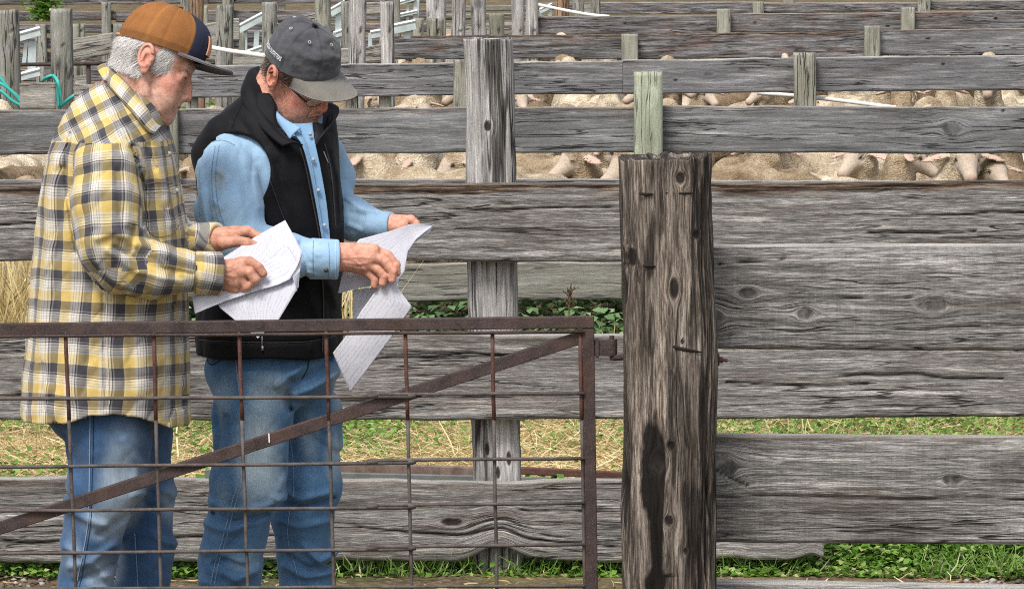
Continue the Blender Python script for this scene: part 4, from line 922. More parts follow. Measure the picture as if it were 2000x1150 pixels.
def fill(x0, x1, y0, y1, stepx, stepy, group, labels):
    n = 0; y_ = y0
    while y_ < y1:
        x_ = x0 + rs.uniform(0, stepx)
        while x_ < x1:
            xx = x_ + rs.uniform(-.08, .08); yy = y_ + rs.uniform(-.10, .10)
            if all(((xx - a) / .46) ** 2 + ((yy - b) / .74) ** 2 > 1 for a, b in taken):
                k = rs.choices(kinds, [2, 7, 0, 4, 4])[0]; yaw = rs.choice([math.pi / 2, -math.pi / 2, -math.pi / 2, math.pi / 2, 1.0, 2.2, -1.0, -2.2, 0, math.pi]) + rs.uniform(-.35, .35)
                add_sheep(k, xx, yy, yaw, rs.uniform(.78, 1.04), labels[k], group); n += 1
            x_ += stepx
        y_ += stepy
    return n
dsc = {'level': 'with its head held level', 'high': 'with its head raised', 'low': 'with its head down', 'left': 'with its head turned to one side', 'right': 'looking back over its side'}
n1 = fill(-2.9, 2.9, 18.95, 24.5, .40, .42, GN, {k: 'cream sheep in the near pen ' + v for k, v in dsc.items()})
n2 = fill(-1.1, 4.3, 27.9, 32.5, .42, .5, GM, {k: 'cream sheep in the middle pen ' + v for k, v in dsc.items()})
n3 = fill(-1.2, 5.4, 36.6, 40.0, .46, .6, GF, {k: 'small pale sheep in the far pen ' + v for k, v in dsc.items()})

# ------------------------------------------------------------------ people: shared tools
def poly_lin(pts, n):
    P = np.array(pts, float); s = np.concatenate([[0], np.cumsum(np.linalg.norm(np.diff(P, axis=0), axis=1))])
    t = np.unique(np.concatenate([np.linspace(0, s[-1], n)])); return np.stack([np.interp(t, s, P[:, i]) for i in range(P.shape[1])], 1)
def cyl(P, a, b, ra, rb, rnd=0.003, sc=None):
    a = np.array(a, float); b = np.array(b, float); d = b - a; L = np.linalg.norm(d); d = d / L
    q = P - a; t = q @ d; r = np.linalg.norm(q - t[:, None] * d, axis=1); R = ra + (rb - ra) * np.clip(t / L, 0, 1)
    dx = r - R + rnd; dz = np.maximum(-t, t - L) + rnd
    return np.minimum(np.maximum(dx, dz), 0) + np.sqrt(np.maximum(dx, 0) ** 2 + np.maximum(dz, 0) ** 2) - rnd
def xz(pts, Y): return [tuple(W(a, b, Y)[[0, 2]]) for a, b in pts]
FK = [1.0]
def folds(P, lst, Y):
    """cloth folds: list of (px points, width px, amount m); positive = ridge"""
    k = Y / F_PX; o = np.zeros(len(P))
    for pts, w, a in lst:
        d = seg2(P, xz(pts, Y)); o += a * np.exp(-(d / (w * k)) ** 2)
    return o
def cloth_obj(name, f, lo, hi, h, mat, parent, attrs=None, faceuv=None, **kw):
    V, Q = polygonise(f, lo, hi, h, **kw)
    at = attrs(V) if attrs else {}
    me = mk_mesh(name, V, Q, True, at)
    if faceuv is not None:
        lv = np.empty(len(me.loops), np.int32); me.loops.foreach_get('vertex_index', lv)
        n4 = len(me.polygons); vv = np.empty(len(me.vertices) * 3, np.float32); me.vertices.foreach_get('co', vv); vv = vv.reshape(-1, 3).astype(float)
        cen = vv[lv.reshape(-1, 4)].mean(1); reg = faceuv[0](cen); uv = faceuv[1](vv[lv], np.repeat(reg, 4))
        add_attr(me, 'pl', uv, 'CORNER')
    return link(name, me, mat, parent)
def trace(f, px, py, Ystart, Yend=None):
    """point on surface f along the sight line through photo pixel (px, py)"""
    A = W(px, py, Ystart); D = A - np.array([0, 0, EYE]); D /= np.linalg.norm(D); t = 0.0
    for _ in range(80):
        d = float(f((A + D * t)[None])[0])
        if d < 0.0004: break
        t += d * 0.8
        if t > 1.5: return None
    return A + D * t
def ribbon(f, pts, wpx, Ys, lift, n=40, th=0.0012, close=False):
    """narrow band lying on surface f following photo pixels pts"""
    C = spline(pts, n) if len(pts) > 2 else poly_lin(pts, n)
    T = np.gradient(C, axis=0); T /= np.linalg.norm(T, axis=1)[:, None]; Nn = np.stack([-T[:, 1], T[:, 0]], 1)
    rows = []
    for c, nn in zip(C, Nn):
        a = trace(f, *(c + nn * wpx / 2), Ys); b = trace(f, *(c - nn * wpx / 2), Ys)
        if a is None or b is None: continue
        rows.append((a, b))
    if len(rows) < 3: return None
    A = np.array([r_[0] for r_ in rows]); B_ = np.array([r_[1] for r_ in rows])
    toC = np.array([0, 0, EYE]) - A; toC /= np.linalg.norm(toC, axis=1)[:, None]
    m = len(A); up = toC * lift
    V = np.concatenate([A + up * 0.2, A + up, B_ + up, B_ + up * 0.2]); F = []
    for i in range(m - 1):
        for k in range(3): F.append((k * m + i, k * m + i + 1, (k + 1) * m + i + 1, (k + 1) * m + i))
    return V, F
def cloth_mat(name, col, rough=0.9, var=0.12, weave=900, bmp=0.25, use_col=False, spec=0.15, fuzz=0.0, sheen=0.2):
    nt = NT(name); p = nt.n('ShaderNodeTexCoord').outputs['Object']
    base = nt.attr('col') if use_col else None
    a = nt.noise(p, 22, 4, 0.6); f = nt.noise(p, weave, 2, 0.7)
    v = nt.ramp(nt.math('ADD', nt.math('MULTIPLY', a, .6), nt.math('MULTIPLY', f, .4)), [(0.3, (1 - var,) * 3 + (1,)), (0.7, (1 + var,) * 3 + (1,))])
    c = nt.mix(1.0, base if use_col else tuple(col), v, 'MULTIPLY')
    return nt.bsdf(c, rough, nt.bump(f, bmp, 0.0015), spec=spec, **{'Sheen Weight': sheen})
def denim_mat(name):
    nt = NT(name); p = nt.n('ShaderNodeTexCoord').outputs['Object']; base = nt.attr('col')
    vz = nt.vmul(p, (420, 420, 22)); tw = nt.noise(vz, 1.0, 3, 0.7); f = nt.noise(p, 1100, 2, 0.7); a = nt.noise(p, 30, 5, 0.65)
    v = nt.math('ADD', nt.math('ADD', nt.math('MULTIPLY', a, .35), nt.math('MULTIPLY', f, .3)), nt.math('MULTIPLY', tw, .35))
    c = nt.mix(1.0, base, nt.ramp(v, [(0.32, (0.62, 0.66, 0.72, 1)), (0.5, (1, 1, 1, 1)), (0.68, (1.55, 1.42, 1.3, 1))]), 'MULTIPLY')
    return nt.bsdf(c, 0.9, nt.bump(nt.math('ADD', f, tw), 0.25, 0.0015), spec=0.15, **{'Sheen Weight': 0.15})
def skin_mat():
    nt = NT('skin'); p = nt.n('ShaderNodeTexCoord').outputs['Object']; base = nt.attr('col')
    a = nt.noise(p, 70, 4, 0.6); f = nt.noise(p, 700, 3, 0.6); b = nt.noise(p, 26, 3, 0.6)
    c = nt.mix(1.0, base, nt.ramp(a, [(0.3, (0.74, 0.64, 0.62, 1)), (0.5, (1, 1, 1, 1)), (0.7, (1.14, 1.17, 1.15, 1))]), 'MULTIPLY')
    c = nt.mix(nt.ramp(b, [(0.55, 0.0), (0.72, 0.25)]), c, (0.45, 0.13, 0.09, 1))
    m = nt.bsdf(c, 0.52, nt.bump(nt.math('ADD', nt.math('MULTIPLY', f, .5), nt.math('ADD', a, nt.math('MULTIPLY', nt.noise(nt.vmul(p, (60, 60, 240)), 1.0, 3, 0.6), .35))), 0.55, 0.0022), spec=0.35)
    bs = [n for n in nt.t.nodes if n.type == 'BSDF_PRINCIPLED'][0]
    bs.inputs['Subsurface Weight'].default_value = 0.12; bs.inputs['Subsurface Radius'].default_value = (0.012, 0.004, 0.002); bs.inputs['Subsurface Scale'].default_value = 0.5
    return m
M_skin = skin_mat()
def plaid_mat(name):
    nt = NT(name); uv = nt.attr('pl'); p = nt.n('ShaderNodeTexCoord').outputs['Object']
    wb = nt.noise(p, 9, 2, 0.5, out=1); sep = nt.n('ShaderNodeSeparateXYZ', {0: nt.n('ShaderNodeMix', {0: 0.006, 4: uv, 5: wb}, data_type='VECTOR').outputs[1]})
    Y_ = (0.62, 0.46, 0.16, 1); Wt = (0.66, 0.63, 0.56, 1); Gy = (0.30, 0.29, 0.31, 1); K = (0.025, 0.024, 0.028, 1); D = (0.060, 0.058, 0.068, 1); LY = (0.66, 0.54, 0.28, 1)
    seq = [(0.0, Y_), (0.27, LY), (0.30, Wt), (0.36, Gy), (0.385, Wt), (0.44, Gy), (0.46, Wt), (0.53, Gy), (0.555, Wt), (0.61, K), (0.645, Gy), (0.69, D), (0.97, LY)]
    def fam(axis, per, ph):
        t = nt.math('FRACT', nt.math('ADD', nt.math('DIVIDE', sep.outputs[axis], per), ph)); return nt.ramp(t, seq, 'CONSTANT')
    a = fam(0, 0.064, 0.15); b = fam(1, 0.069, 0.4)
    c = nt.mix(0.5, a, b)
    mu = nt.mix(1.0, a, b, 'MULTIPLY'); mu = nt.n('ShaderNodeGamma', {0: mu, 1: 0.55}).outputs[0]
    c = nt.mix(0.5, c, mu)
    f = nt.noise(p, 800, 2, 0.7); g = nt.noise(p, 18, 4, 0.6)
    c = nt.mix(1.0, c, nt.ramp(nt.math('ADD', nt.math('MULTIPLY', f, .5), nt.math('MULTIPLY', g, .5)), [(0.3, (0.8, 0.8, 0.8, 1)), (0.7, (1.16, 1.16, 1.14, 1))]), 'MULTIPLY')
    return nt.bsdf(c, 0.92, nt.bump(f, 0.25, 0.0015), spec=0.12, **{'Sheen Weight': 0.15})
M_plaid = plaid_mat('yellow_charcoal_flannel'); M_denim = denim_mat('blue_denim')
def basis(yaw, pit, rol):
    y, p, r_ = math.radians(yaw), math.radians(pit), math.radians(rol)
    F_ = np.array([math.cos(p) * math.cos(y), -math.cos(p) * math.sin(y), -math.sin(p)]); L0 = np.array([math.sin(y), math.cos(y), 0]); U0 = np.cross(F_, L0)
    L_ = math.cos(r_) * L0 + math.sin(r_) * U0; return np.array([F_, L_, np.cross(F_, L_)])        # rows: forward, left, up

def ridge(P, seed):
    """sharp crease noise: narrow valleys between broad soft puffs"""
    n = noise3(P, seed) + .4 * noise3(P * 2.1, seed + 1); return np.sqrt(np.abs(n) + .01) - .55
_c = math.cos(.7); RT45 = np.array([[_c, 0, math.sin(.7)], [0, 1, 0], [-math.sin(.7), 0, _c]])
def head_sdf(Q, old=True):
    """head in its own frame: x forward, y left, z up, origin between the ears"""
    ay = np.abs(Q[:, 1]); S = np.stack([Q[:, 0], ay, Q[:, 2]], 1)
    d = ell(S, (-.001, 0, .030), (.084, .075, .084))
    d = smin(d, ell(S, (.038, 0, .018), (.051, .060, .062)), .02)
    d = smin(d, ell(S, (.045, 0, -.045), (.045, .051, .072)), .022)
    d = smin(d, chain(S, [(-.004, .055, -.035), (.018, .051, -.074), (.050, .036, -.089), (.076, .010, -.096)], [.018, .018, .018, .018], .008), .020)
    d = smin(d, ell(S, (.066, .026, -.056), (.028, .030, .036)), .016)
    d = smin(d, cone(S, (.015, 0, -.05), (.055, 0, -.082), .046, .030), .02)
    d = smin(d, ell(S, (.080, 0, -.096), (.019, .026, .020)), .020)
    d = smin(d, ell(S, (.056, .040, -.030), (.026, .022, .022)), .016)                 # cheekbone
    d = smin(d, ell(S, (.046, .036, -.070), (.038, .022, .036)), .016)
    if old: d = smin(d, ell(S, (.038, .040, -.088), (.030, .018, .024)), .014)         # jowl
    d = smin(d, cone(S, (.089, .006, .026), (.078, .040, .022), .010, .009), .010)     # brow
    d = smax(d, -ell(S, (.102, .032, .003), (.020, .020, .012)), .010)                 # socket
    d = smin(d, ell(S, (.079, .031, .002), (.0125, .0135, .0120)), .003)               # closed lid over the eye
    d = smin(d, cone(S, (.076, .018, -.012), (.074, .043, -.012), .011, .010), .007)   # bag under the eye
    d = smin(d, chain(S, [(.089, 0, .008), (.100, 0, -.018), (.108, 0, -.038)], [.0080, .0095, .0110], .008), .009)
    d = smin(d, ell(S, (.099, .0115, -.041), (.012, .0080, .0090)), .005)               # nostril wing
    d = smax(d, -ell(S, (.104, .0065, -.050), (.006, .0035, .004)), .002)
    d = smin(d, ell(S, (.084, 0, -.060), (.018, .027, .022)), .012)                    # muzzle
    d = smin(d, ell(S, (.0960, 0, -.0630), (.0075, .021, .0048)), .004)
    d = smin(d, ell(S, (.0940, 0, -.0725), (.0080, .018, .0052)), .004)
    d = smax(d, -cone(S, (.108, 0, -.0675), (.090, .025, -.0695), .0022, .0018), .002)
    fold = cone(S, (.102, .021, -.036), (.086, .034, -.070), .0024, .0022)
    d = smax(d, -(fold - (.0002 if old else -.0005)), .006)
    if old:
        d = smax(d, -cone(S, (.086, .036, -.074), (.076, .036, -.096), .0025, .002), .006)
        for k in (0, 1, 2): d = smax(d, -(cone(S, (.066, .046, .006 - .005 * k), (.046, .056, .012 - .012 * k), .0015, .001)), .004)
        for zz in (.043, .053): d = smax(d, -(cone(S, (.094, 0, zz), (.080, .035, zz), .002, .001)), .004)
    # ear
    e = Q.copy(); sg = np.sign(Q[:, 1]); q = np.stack([S[:, 0] + .009, S[:, 1] - .079, S[:, 2] + .001], 1)
    c_, s_ = math.cos(.34), math.sin(.34); q = np.stack([q[:, 0] * c_ + q[:, 1] * s_, -q[:, 0] * s_ + q[:, 1] * c_, q[:, 2]], 1)
    c_, s_ = math.cos(.16), math.sin(.16); q = np.stack([q[:, 0] * c_ + q[:, 2] * s_, q[:, 1], -q[:, 0] * s_ + q[:, 2] * c_], 1)
    z0 = np.zeros(3)
    er = ell(q, (0, 0, .003), (.0195, .0065, .030)); er = smin(er, ell(q, (.003, 0, -.025), (.0095, .0055, .012)), .006)
    rim = np.abs(ell(q, (0, 0, .004), (.0165, .02, .027))); rimd = np.sqrt(np.maximum(rim, 0) ** 2 + (q[:, 1] - .006) ** 2) - .0034
    rimd = np.where((q[:, 0] < .010) | (q[:, 2] > .010), rimd, 1.0); er = smin(er, rimd, .003)
    er = smax(er, -ell(q, (.004, .009, -.003), (.0085, .0085, .013)), .003)
    er = smin(er, cone(q, (.013, .003, -.006), (.012, .002, -.014), .004, .004), .003)
    er = smin(er, cone(q, (-.003, .005, .012), (-.006, .005, -.008), .0025, .0025), .003)
    return smin(d, er, .005)

def head_colour(Q, base, hairc, old, brow, rngseed=0):
    """skin colour per vertex: lips, brows, ruddy cheeks, nose and ears"""
    ay = np.abs(Q[:, 1]); C = np.tile(np.array(base), (len(Q), 1))
    def mixc(m, c): 
        nonlocal C; C = C * (1 - m[:, None]) + np.array(c) * m[:, None]
    red = np.array(base) * np.array([1.02, .74, .72])
    blob = lambda c, r_: np.clip(1 - np.sqrt((((np.stack([Q[:, 0], ay, Q[:, 2]], 1) - np.array(c)) / np.array(r_)) ** 2).sum(1)), 0, 1)
    mixc(sm(blob((.06, .045, -.03), (.045, .04, .04)), 0, .8) * .75, red); mixc(sm(blob((.116, 0, -.03), (.025, .025, .025)), 0, .6) * .8, red)
    mixc(sm(blob((-.008, .09, .0), (.03, .02, .042)), 0, .5) * .6, red)
    mixc(sm(blob((.0, .098, -.002), (.016, .016, .022)), 0, .7) * .6, np.array(base) * np.array([.55, .32, .3]))
    mixc(sm(blob((.10, 0, -.0675), (.014, .024, .0085)), 0, .5) * .55, np.array(base) * np.array([.80, .50, .52]))
    mixc(sm(blob((.105, .008, -.0676), (.014, .024, .0022)), 0, .5) * .9, (0.06, .02, .018))
    bn = noise3(Q * np.array([60, 60, 260]), 4) * .3
    mixc(sm(blob((.088, .030, .023), (.016, .027, .0085)) + bn * .3, .1, .6) * .75, brow)
    mixc(sm(blob((.090, .031, -.0030), (.014, .019, .0030)), 0, .4) * .95, (0.05, .028, .024))   # lash line
    mixc(sm(blob((.088, .030, .010), (.010, .017, .0022)), 0, .6) * .5, np.array(base) * .55)
    st = sm(-Q[:, 2], .048, .07) * sm(Q[:, 0], -.01, .03) * (1 - sm(-Q[:, 2], .125, .15)); mixc(st * (.16 + .1 * noise3(Q * 400, 8)), (0.42, .34, .31) if old else (.16, .11, .09))
    mixc(np.clip(noise3(Q * 45, 6) - .25, 0, 1) * .5, red)
    return C
def tuft_hair(V, Q, mask, Rm, length, width, mat, parent, n, seed, flow, name='hair'):
    """short hair strands growing from masked head vertices; flow = direction in head frame"""
    r = np.random.default_rng(seed); idx = np.nonzero(mask > .05)[0]; pr = mask[idx] / mask[idx].sum(); k = r.choice(idx, n, p=pr)
    N = Q['n'][k]; base = V[k] + r.normal(0, .0018, (n, 3)); fl = np.array(flow(Q['q'][k])) @ Rm
    dirv = fl + N * .22 + r.normal(0, .10, (n, 3)) + (noise3(base * 60, 3)[:, None] * Rm[1] * .35); dirv /= np.linalg.norm(dirv, axis=1)[:, None]
    L = (length * r.uniform(.5, 1.2, n) * (0.45 + .55 * mask[k]))[:, None]; cam_ = np.array([0, 0, EYE]) - base; sd = np.cross(dirv, N + r.normal(0, .3, (n, 3))); sd /= np.linalg.norm(sd, axis=1)[:, None] + 1e-9
    w = width * r.uniform(.6, 1.4, n)[:, None]
    p0 = base + N * .0005; p1 = base + dirv * L * .5 + N * .0015; p2 = base + dirv * L + N * .0005 + fl * L * .15
    Vv = np.stack([p0 - sd * w, p0 + sd * w, p1 - sd * w * .8, p1 + sd * w * .8, p2], 1).reshape(-1, 3); b = np.arange(n) * 5
    F = [(i, i + 1, i + 3, i + 2) for i in b] + [(i + 2, i + 3, i + 4) for i in b]
    me = mk_mesh(name, Vv, F, False, {'lc': np.repeat(r.uniform(0, 1, n), 5)}); return link(name, me, mat, parent)
def hair_mat(name, a, b):
    nt = NT(name); return nt.bsdf(nt.ramp(nt.attr('lc', 'Fac'), [(0, a), (1, b)]), 0.55, spec=0.4)
def cap_geo(R_, O, s, rx, ry, zf, zb_, cx, top, expo, wr, seed, nphi=96, nt_=28, sq=0.0, panels=6):
    """crown shell in head frame -> world; returns V,F,(phi,t)"""
    ph = np.linspace(0, 2 * math.pi, nphi, endpoint=False); t = np.linspace(0, 1, nt_)
    PH, T = np.meshgrid(ph, t, indexing='ij'); a = T * math.pi / 2
    rad = np.cos(a) ** (2 / expo); hh = np.sin(a) ** (2 / expo)
    x = rx * np.cos(PH); y = ry * np.sin(PH); rim = zb_ + (zf - zb_) * (np.cos(PH) * .5 + .5)
    zc = rim + (top - rim) * hh
    fr = np.clip(np.cos(PH), 0, 1) ** 2 * sq * np.sin(a) * np.cos(a)
    X = cx + x * rad + fr; Yy = y * rad
    P = np.stack([X.ravel(), Yy.ravel(), zc.ravel()], 1)
    nrm = P - np.array([cx, 0, .03]); nrm /= np.linalg.norm(nrm, axis=1)[:, None]
    seam = np.zeros(len(P))
    for k in range(panels): 
        dphi = np.abs((PH.ravel() - (k + .5 * (panels == 6)) * 2 * math.pi / panels + math.pi) % (2 * math.pi) - math.pi); seam = np.maximum(seam, np.exp(-(dphi * rad.ravel() * .09 / .0028) ** 2))
    P = P + nrm * (wr * fbm(P * np.array([26, 26, 40]), 3, seed) * (0.4 + .6 * np.sin(a.ravel() * 2)) - seam * .0012)[:, None]
    F = []
    for i in range(nphi):
        k = (i + 1) % nphi
        for j in range(nt_ - 1): F.append((i * nt_ + j, k * nt_ + j, k * nt_ + j + 1, i * nt_ + j + 1))
    return (P * s) @ R_ + O, F, PH.ravel(), T.ravel(), seam
def brim_geo(R_, O, s, rx, ry, zf, zb_, cx, length, drop, curv, n=40, m=14, th=.003, tilt=0.0):
    u = np.linspace(-1, 1, n); V = []
    for sgn in (1, 0):
        for a in u:
            an = a * math.radians(66); rim = zb_ + (zf - zb_) * (math.cos(an) * .5 + .5)
            inn = np.array([cx + rx * math.cos(an) * 1.0, ry * math.sin(an), rim + .003]); out = np.array([cx + rx * .42 + (length + rx * .58) * math.cos(a * math.pi / 2) ** .8, .080 * math.sin(a * math.pi / 2), 0])
            for t in np.linspace(0, 1, m):
                p = inn * (1 - t) + out * t; p[2] = rim + .002 - drop * t ** 1.3 - curv * p[1] ** 2 * (0.35 + .65 * t) + (th if sgn else 0) - tilt * t; V.append(p)
    V = np.array(V); F = []; k = n * m
    for i in range(n - 1):
        for j in range(m - 1):
            q = (i * m + j, (i + 1) * m + j, (i + 1) * m + j + 1, i * m + j + 1); F.append(q[::-1]); F.append(tuple(v + k for v in q))
    for i in range(n - 1): F.append((i * m + m - 1, (i + 1) * m + m - 1, k + (i + 1) * m + m - 1, k + i * m + m - 1)); F.append((i * m, k + i * m, k + (i + 1) * m, (i + 1) * m))
    for j in range(m - 1): F.append((j, j + 1, k + j + 1, k + j)); F.append(((n - 1) * m + j, k + (n - 1) * m + j, k + (n - 1) * m + j + 1, (n - 1) * m + j + 1))
    return (V * s) @ R_ + O, F
def paint_denim(V, Y, blobs, dark=(0.035, 0.075, 0.16), mid=(0.075, 0.145, 0.26), light=(0.24, 0.31, 0.36), seed=0):
    n = fbm(V * np.array([9, 9, 5]), 3, seed); m = np.clip(.5 + .22 * n, 0, 1)[:, None]; C = np.array(dark) * (1 - m) + np.array(mid) * m
    k = Y / F_PX
    for (px, py, rx, ry, am) in blobs:
        c = W(px, py, Y); q = np.sqrt(((V[:, 0] - c[0]) / (rx * k)) ** 2 + ((V[:, 2] - c[2]) / (ry * k)) ** 2) + n * .15
        w = ((1 - sm(q, .25, 1.05)) * am)[:, None]; C = C * (1 - w) + np.array(light) * w
    return C
def calc_normals(f, V, eps=.001):
    d = f(V); G_ = np.stack([f(V + np.eye(3)[i] * eps) - d for i in range(3)], 1); return G_ / (np.linalg.norm(G_, axis=1)[:, None] + 1e-9)
def join_mesh(name, parts, mat, parent):
    """parts: (V, F quads array, col) -> one mesh"""
    off = 0; VV = []; FF = []; CC = []
    for V, F, C in parts: VV.append(V); FF.append(F + off); CC.append(C); off += len(V)
    me = mk_mesh(name, np.concatenate(VV), np.concatenate(FF), True, {'col': np.concatenate(CC)}); return link(name, me, mat, parent)
def hand_sdf(P, palm, fingers, kp=.008, kf=.0022, tendons=(), Y=9.0):
    d = None
    for (a, b, ra, rb) in palm: e = cone(P, a, b, ra, rb); d = e if d is None else smin(d, e, kp)
    if tendons: d = d - folds(P, tendons, Y)
    fg = None
    for pts, rr in fingers:
        e = chain(P, pts, rr, .0025); fg = e if fg is None else smin(fg, e, kf)
    return smin(d, fg, .0045)
def dress_boot(mat, parent, x, y, toe):
    """plain work boot under the trouser hem"""
    f = lambda P: smax(smin(smin(cone(P, (x, y, .13), (x, y, .10), .046, .050), cone(P, (x - .02 * toe[0], y - .02 * toe[1], .055), (x + .15 * toe[0], y + .15 * toe[1], .045), .045, .040), .03), ell(P, (x + .17 * toe[0], y + .17 * toe[1], .040), (.055, .050, .042)), .02), -P[:, 2] + .004, .004)
    V, Q = polygonise(f, (x - .2, y - .25, -.02), (x + .3, y + .25, .37), .008); return link('boot', mk_mesh('boot', V, Q), mat, parent)
M_boot = plain_mat('brown_leather', (0.10, 0.055, 0.03), 0.6)
def bounds(pts, pad):
    A = np.array(pts); return A.min(0) - pad, A.max(0) + pad

# ------------------------------------------------------------------ man in the plaid shirt (left)
YM = 9.0
def M(px, py, dy=0.0): return W(px, py, YM + dy) * np.array([1, 1, 1])
man = empty('person', (float(M(200, 600)[0]), YM, 0))
tag(man, 'man in yellow plaid shirt and orange and navy cap, in profile, holding papers', 'person')
KM = YM / F_PX
R1 = basis(-2, 24, -8); O1 = M(293, 123); S1 = 1.0
neckP = [M(262, 150), M(240, 205), M(228, 260)]; neckR = [.060, .066, .075]
def f_head1(P):
    Q = ((P - O1) @ R1.T) / S1
    d = head_sdf(Q, True) * S1
    nk = chain(P, neckP, neckR, .01)
    d = smin(d, nk, .018)
    d -= folds(P, [([(300, 165), (308, 200), (318, 235)], 4, -.0022), ([(288, 160), (292, 195), (305, 230)], 5, -.0015), ([(318, 215), (322, 235)], 5, .002), ([(240, 130), (256, 138)], 3, -.001), ([(238, 145), (258, 152)], 3, -.001), ([(270, 165), (278, 200)], 5, -.0012)], YM) * (P[:, 1] < YM)
    return d
V, Fq = polygonise(f_head1, O1 - .19 - np.array([0.02, 0, .03]), O1 + .18, .0021)
Qh = ((V - O1) @ R1.T) / S1
skin1 = (0.58, 0.325, 0.24)
C = head_colour(Qh, skin1, None, True, (0.55, .47, .42))
_m = (sm(-Qh[:, 0], -.004, .012) * sm(Qh[:, 2], -.050, -.030) + sm(Qh[:, 0], .012, .02) * (1 - sm(Qh[:, 0], .045, .058)) * sm(Qh[:, 2], -.02, -.004)) * (np.abs(Qh[:, 1]) < .078); _m = np.clip(_m, 0, 1)[:, None] * .8; C = C * (1 - _m) + np.array((.62, .55, .52)) * _m
parts = [(V, Fq, C)]
head1 = dict(q=Qh, n=calc_normals(f_head1, V)); headV1 = V
# near hand (right hand, back towards the camera) and far hand (left, thumb in front)
H = lambda pts, dy: [M(a, b, dy + (c[0] if c else 0)) for a, b, *c in pts]
def f_hA(P):
    palm = [(M(405, 533, -.165), M(432, 533, -.165), .027, .0265), (M(430, 528, -.165), M(470, 518, -.172), .024, .016), (M(430, 535, -.165), M(468, 532, -.176), .026, .018), (M(430, 540, -.163), M(462, 548, -.172), .026, .017), (M(432, 545, -.158), M(452, 560, -.165), .022, .015)]
    fg = [(H([(468, 512), (487, 511), (505, 522), (514, 534)], -.172), [.0125, .0115, .0105, .0095]),
          (H([(468, 527), (487, 532), (499, 546), (488, 556, .012)], -.180), [.0125, .0115, .0105, .0095]),
          (H([(462, 543), (473, 548), (482, 559), (470, 566, .014)], -.176), [.012, .011, .010, .009]),
          (H([(453, 556), (460, 564), (463, 570, .012)], -.168), [.011, .010, .009]),
          (H([(448, 520), (478, 512, .02), (500, 520, .026)], -.150), [.013, .011, .009])]
    return hand_sdf(P, palm, fg, tendons=[([(436, 505), (455, 508), (470, 512)], 3, .0012), ([(436, 522), (455, 525), (470, 529)], 3, .0014), ([(436, 538), (452, 541), (464, 545)], 3, .0012), ([(440, 514), (452, 518), (462, 516)], 2.5, .0010), ([(446, 530), (456, 536)], 2.5, .0010), ([(434, 552), (446, 556)], 3, .0008)], Y=YM)
def f_hB(P):
    palm = [(M(405, 467, -.00), M(428, 468, -.00), .0205, .0225), (M(428, 462, .0), M(462, 456, .012), .022, .017), (M(428, 470, -.0), M(455, 468, -.01), .023, .018)]
    fg = [(H([(436, 474, -.014), (462, 471, -.018), (482, 474, -.016), (495, 479, -.012)], -.012), [.016, .0125, .0115, .0105]),
          (H([(458, 452), (484, 451), (504, 462), (517, 478)], .012), [.0125, .0115, .0105, .009]),
          (H([(455, 460), (480, 457), (497, 466), (505, 474, .01)], .032), [.012, .0115, .0105, .009]),
          (H([(452, 466), (474, 464), (488, 470, .01)], .048), [.012, .011, .010]),
          (H([(448, 470), (468, 468), (478, 474, .01)], .060), [.011, .010, .009])]
    return hand_sdf(P, palm, fg, tendons=[([(435, 478), (442, 486)], 2, -.0008), ([(441, 474), (448, 484)], 2, -.0008)], Y=YM)
for fh, c0, warm in ((f_hA, M(460, 533, -.165), 1.0), (f_hB, M(465, 466, .01), 1.06)):
    V, Fq = polygonise(fh, c0 - np.array([.085, .07, .065]), c0 + np.array([.085, .10, .065]), .0017, slack=.006)
    n = fbm(V * 70, 3, 3)[:, None]; C = np.array(skin1) * np.array([.96, .86, .80]) * warm * (1 + n * .10); parts.append((V, Fq, C))
# the rest of the body under the clothes
aA = [M(210, 275, -.140), M(213, 320, -.195), M(210, 400, -.225), M(216, 470, -.235), M(245, 515, -.232)]; rA = [.060, .072, .079, .076, .066]
aB = [M(225, 280, .12), M(235, 400, .19), M(255, 470, .20)]; rB = [.07, .07, .062]; fB = [M(255, 472, .19), M(330, 470, .10), M(385, 466, .02)]; rfB = [.060, .050, .036]
nL = [M(212, 780, -.09), M(212, 850, -.095), M(201, 955, -.10), M(176, 1060, -.10), M(168, 1160, -.10), M(164, 1345, -.10)]; rN = [.105, .094, .083, .064, .060, .062]
fL = [M(240, 780, .09), M(256, 850, .09), M(275, 960, .09), M(284, 1080, .09), M(278, 1160, .09), M(272, 1345, .09)]; rF = [.10, .091, .076, .062, .060, .062]
fA = [M(245, 512, -.232), M(300, 527, -.215), M(388, 533, -.180)]; rfA = [.064, .057, .043]
shN, shF = M(208, 285, -.16), M(215, 285, .16)
def f_body1(P):
    d = loftz(P, [(M(0, 760)[2], M(205, 760)[0], YM, .10, .13), (M(0, 700)[2], M(205, 700)[0], YM, .11, .15), (M(0, 450)[2], M(215, 450)[0], YM, .11, .16), (M(0, 300)[2], M(215, 300)[0], YM, .09, .17), (M(0, 225)[2], M(235, 225)[0], YM, .05, .07)])
    for pts, rr in ((aA, rA), (fA, rfA), (aB, rB), (fB, rfB)): d = smin(d, chain(P, pts, [r_ * .55 for r_ in rr]), .01)
    for pts, rr in ((nL, rN), (fL, rF)): d = smin(d, chain(P, pts, [r_ * .5 for r_ in rr]), .01)
    return d
V, Fq = polygonise(f_body1, (M(80, 0)[0], YM - .3, .0), (M(440, 0)[0], YM + .3, M(0, 215)[2]), .012)
parts.append((V, Fq, np.tile(np.array(skin1), (len(V), 1))))
body1 = join_mesh('body', parts, M_skin, man)

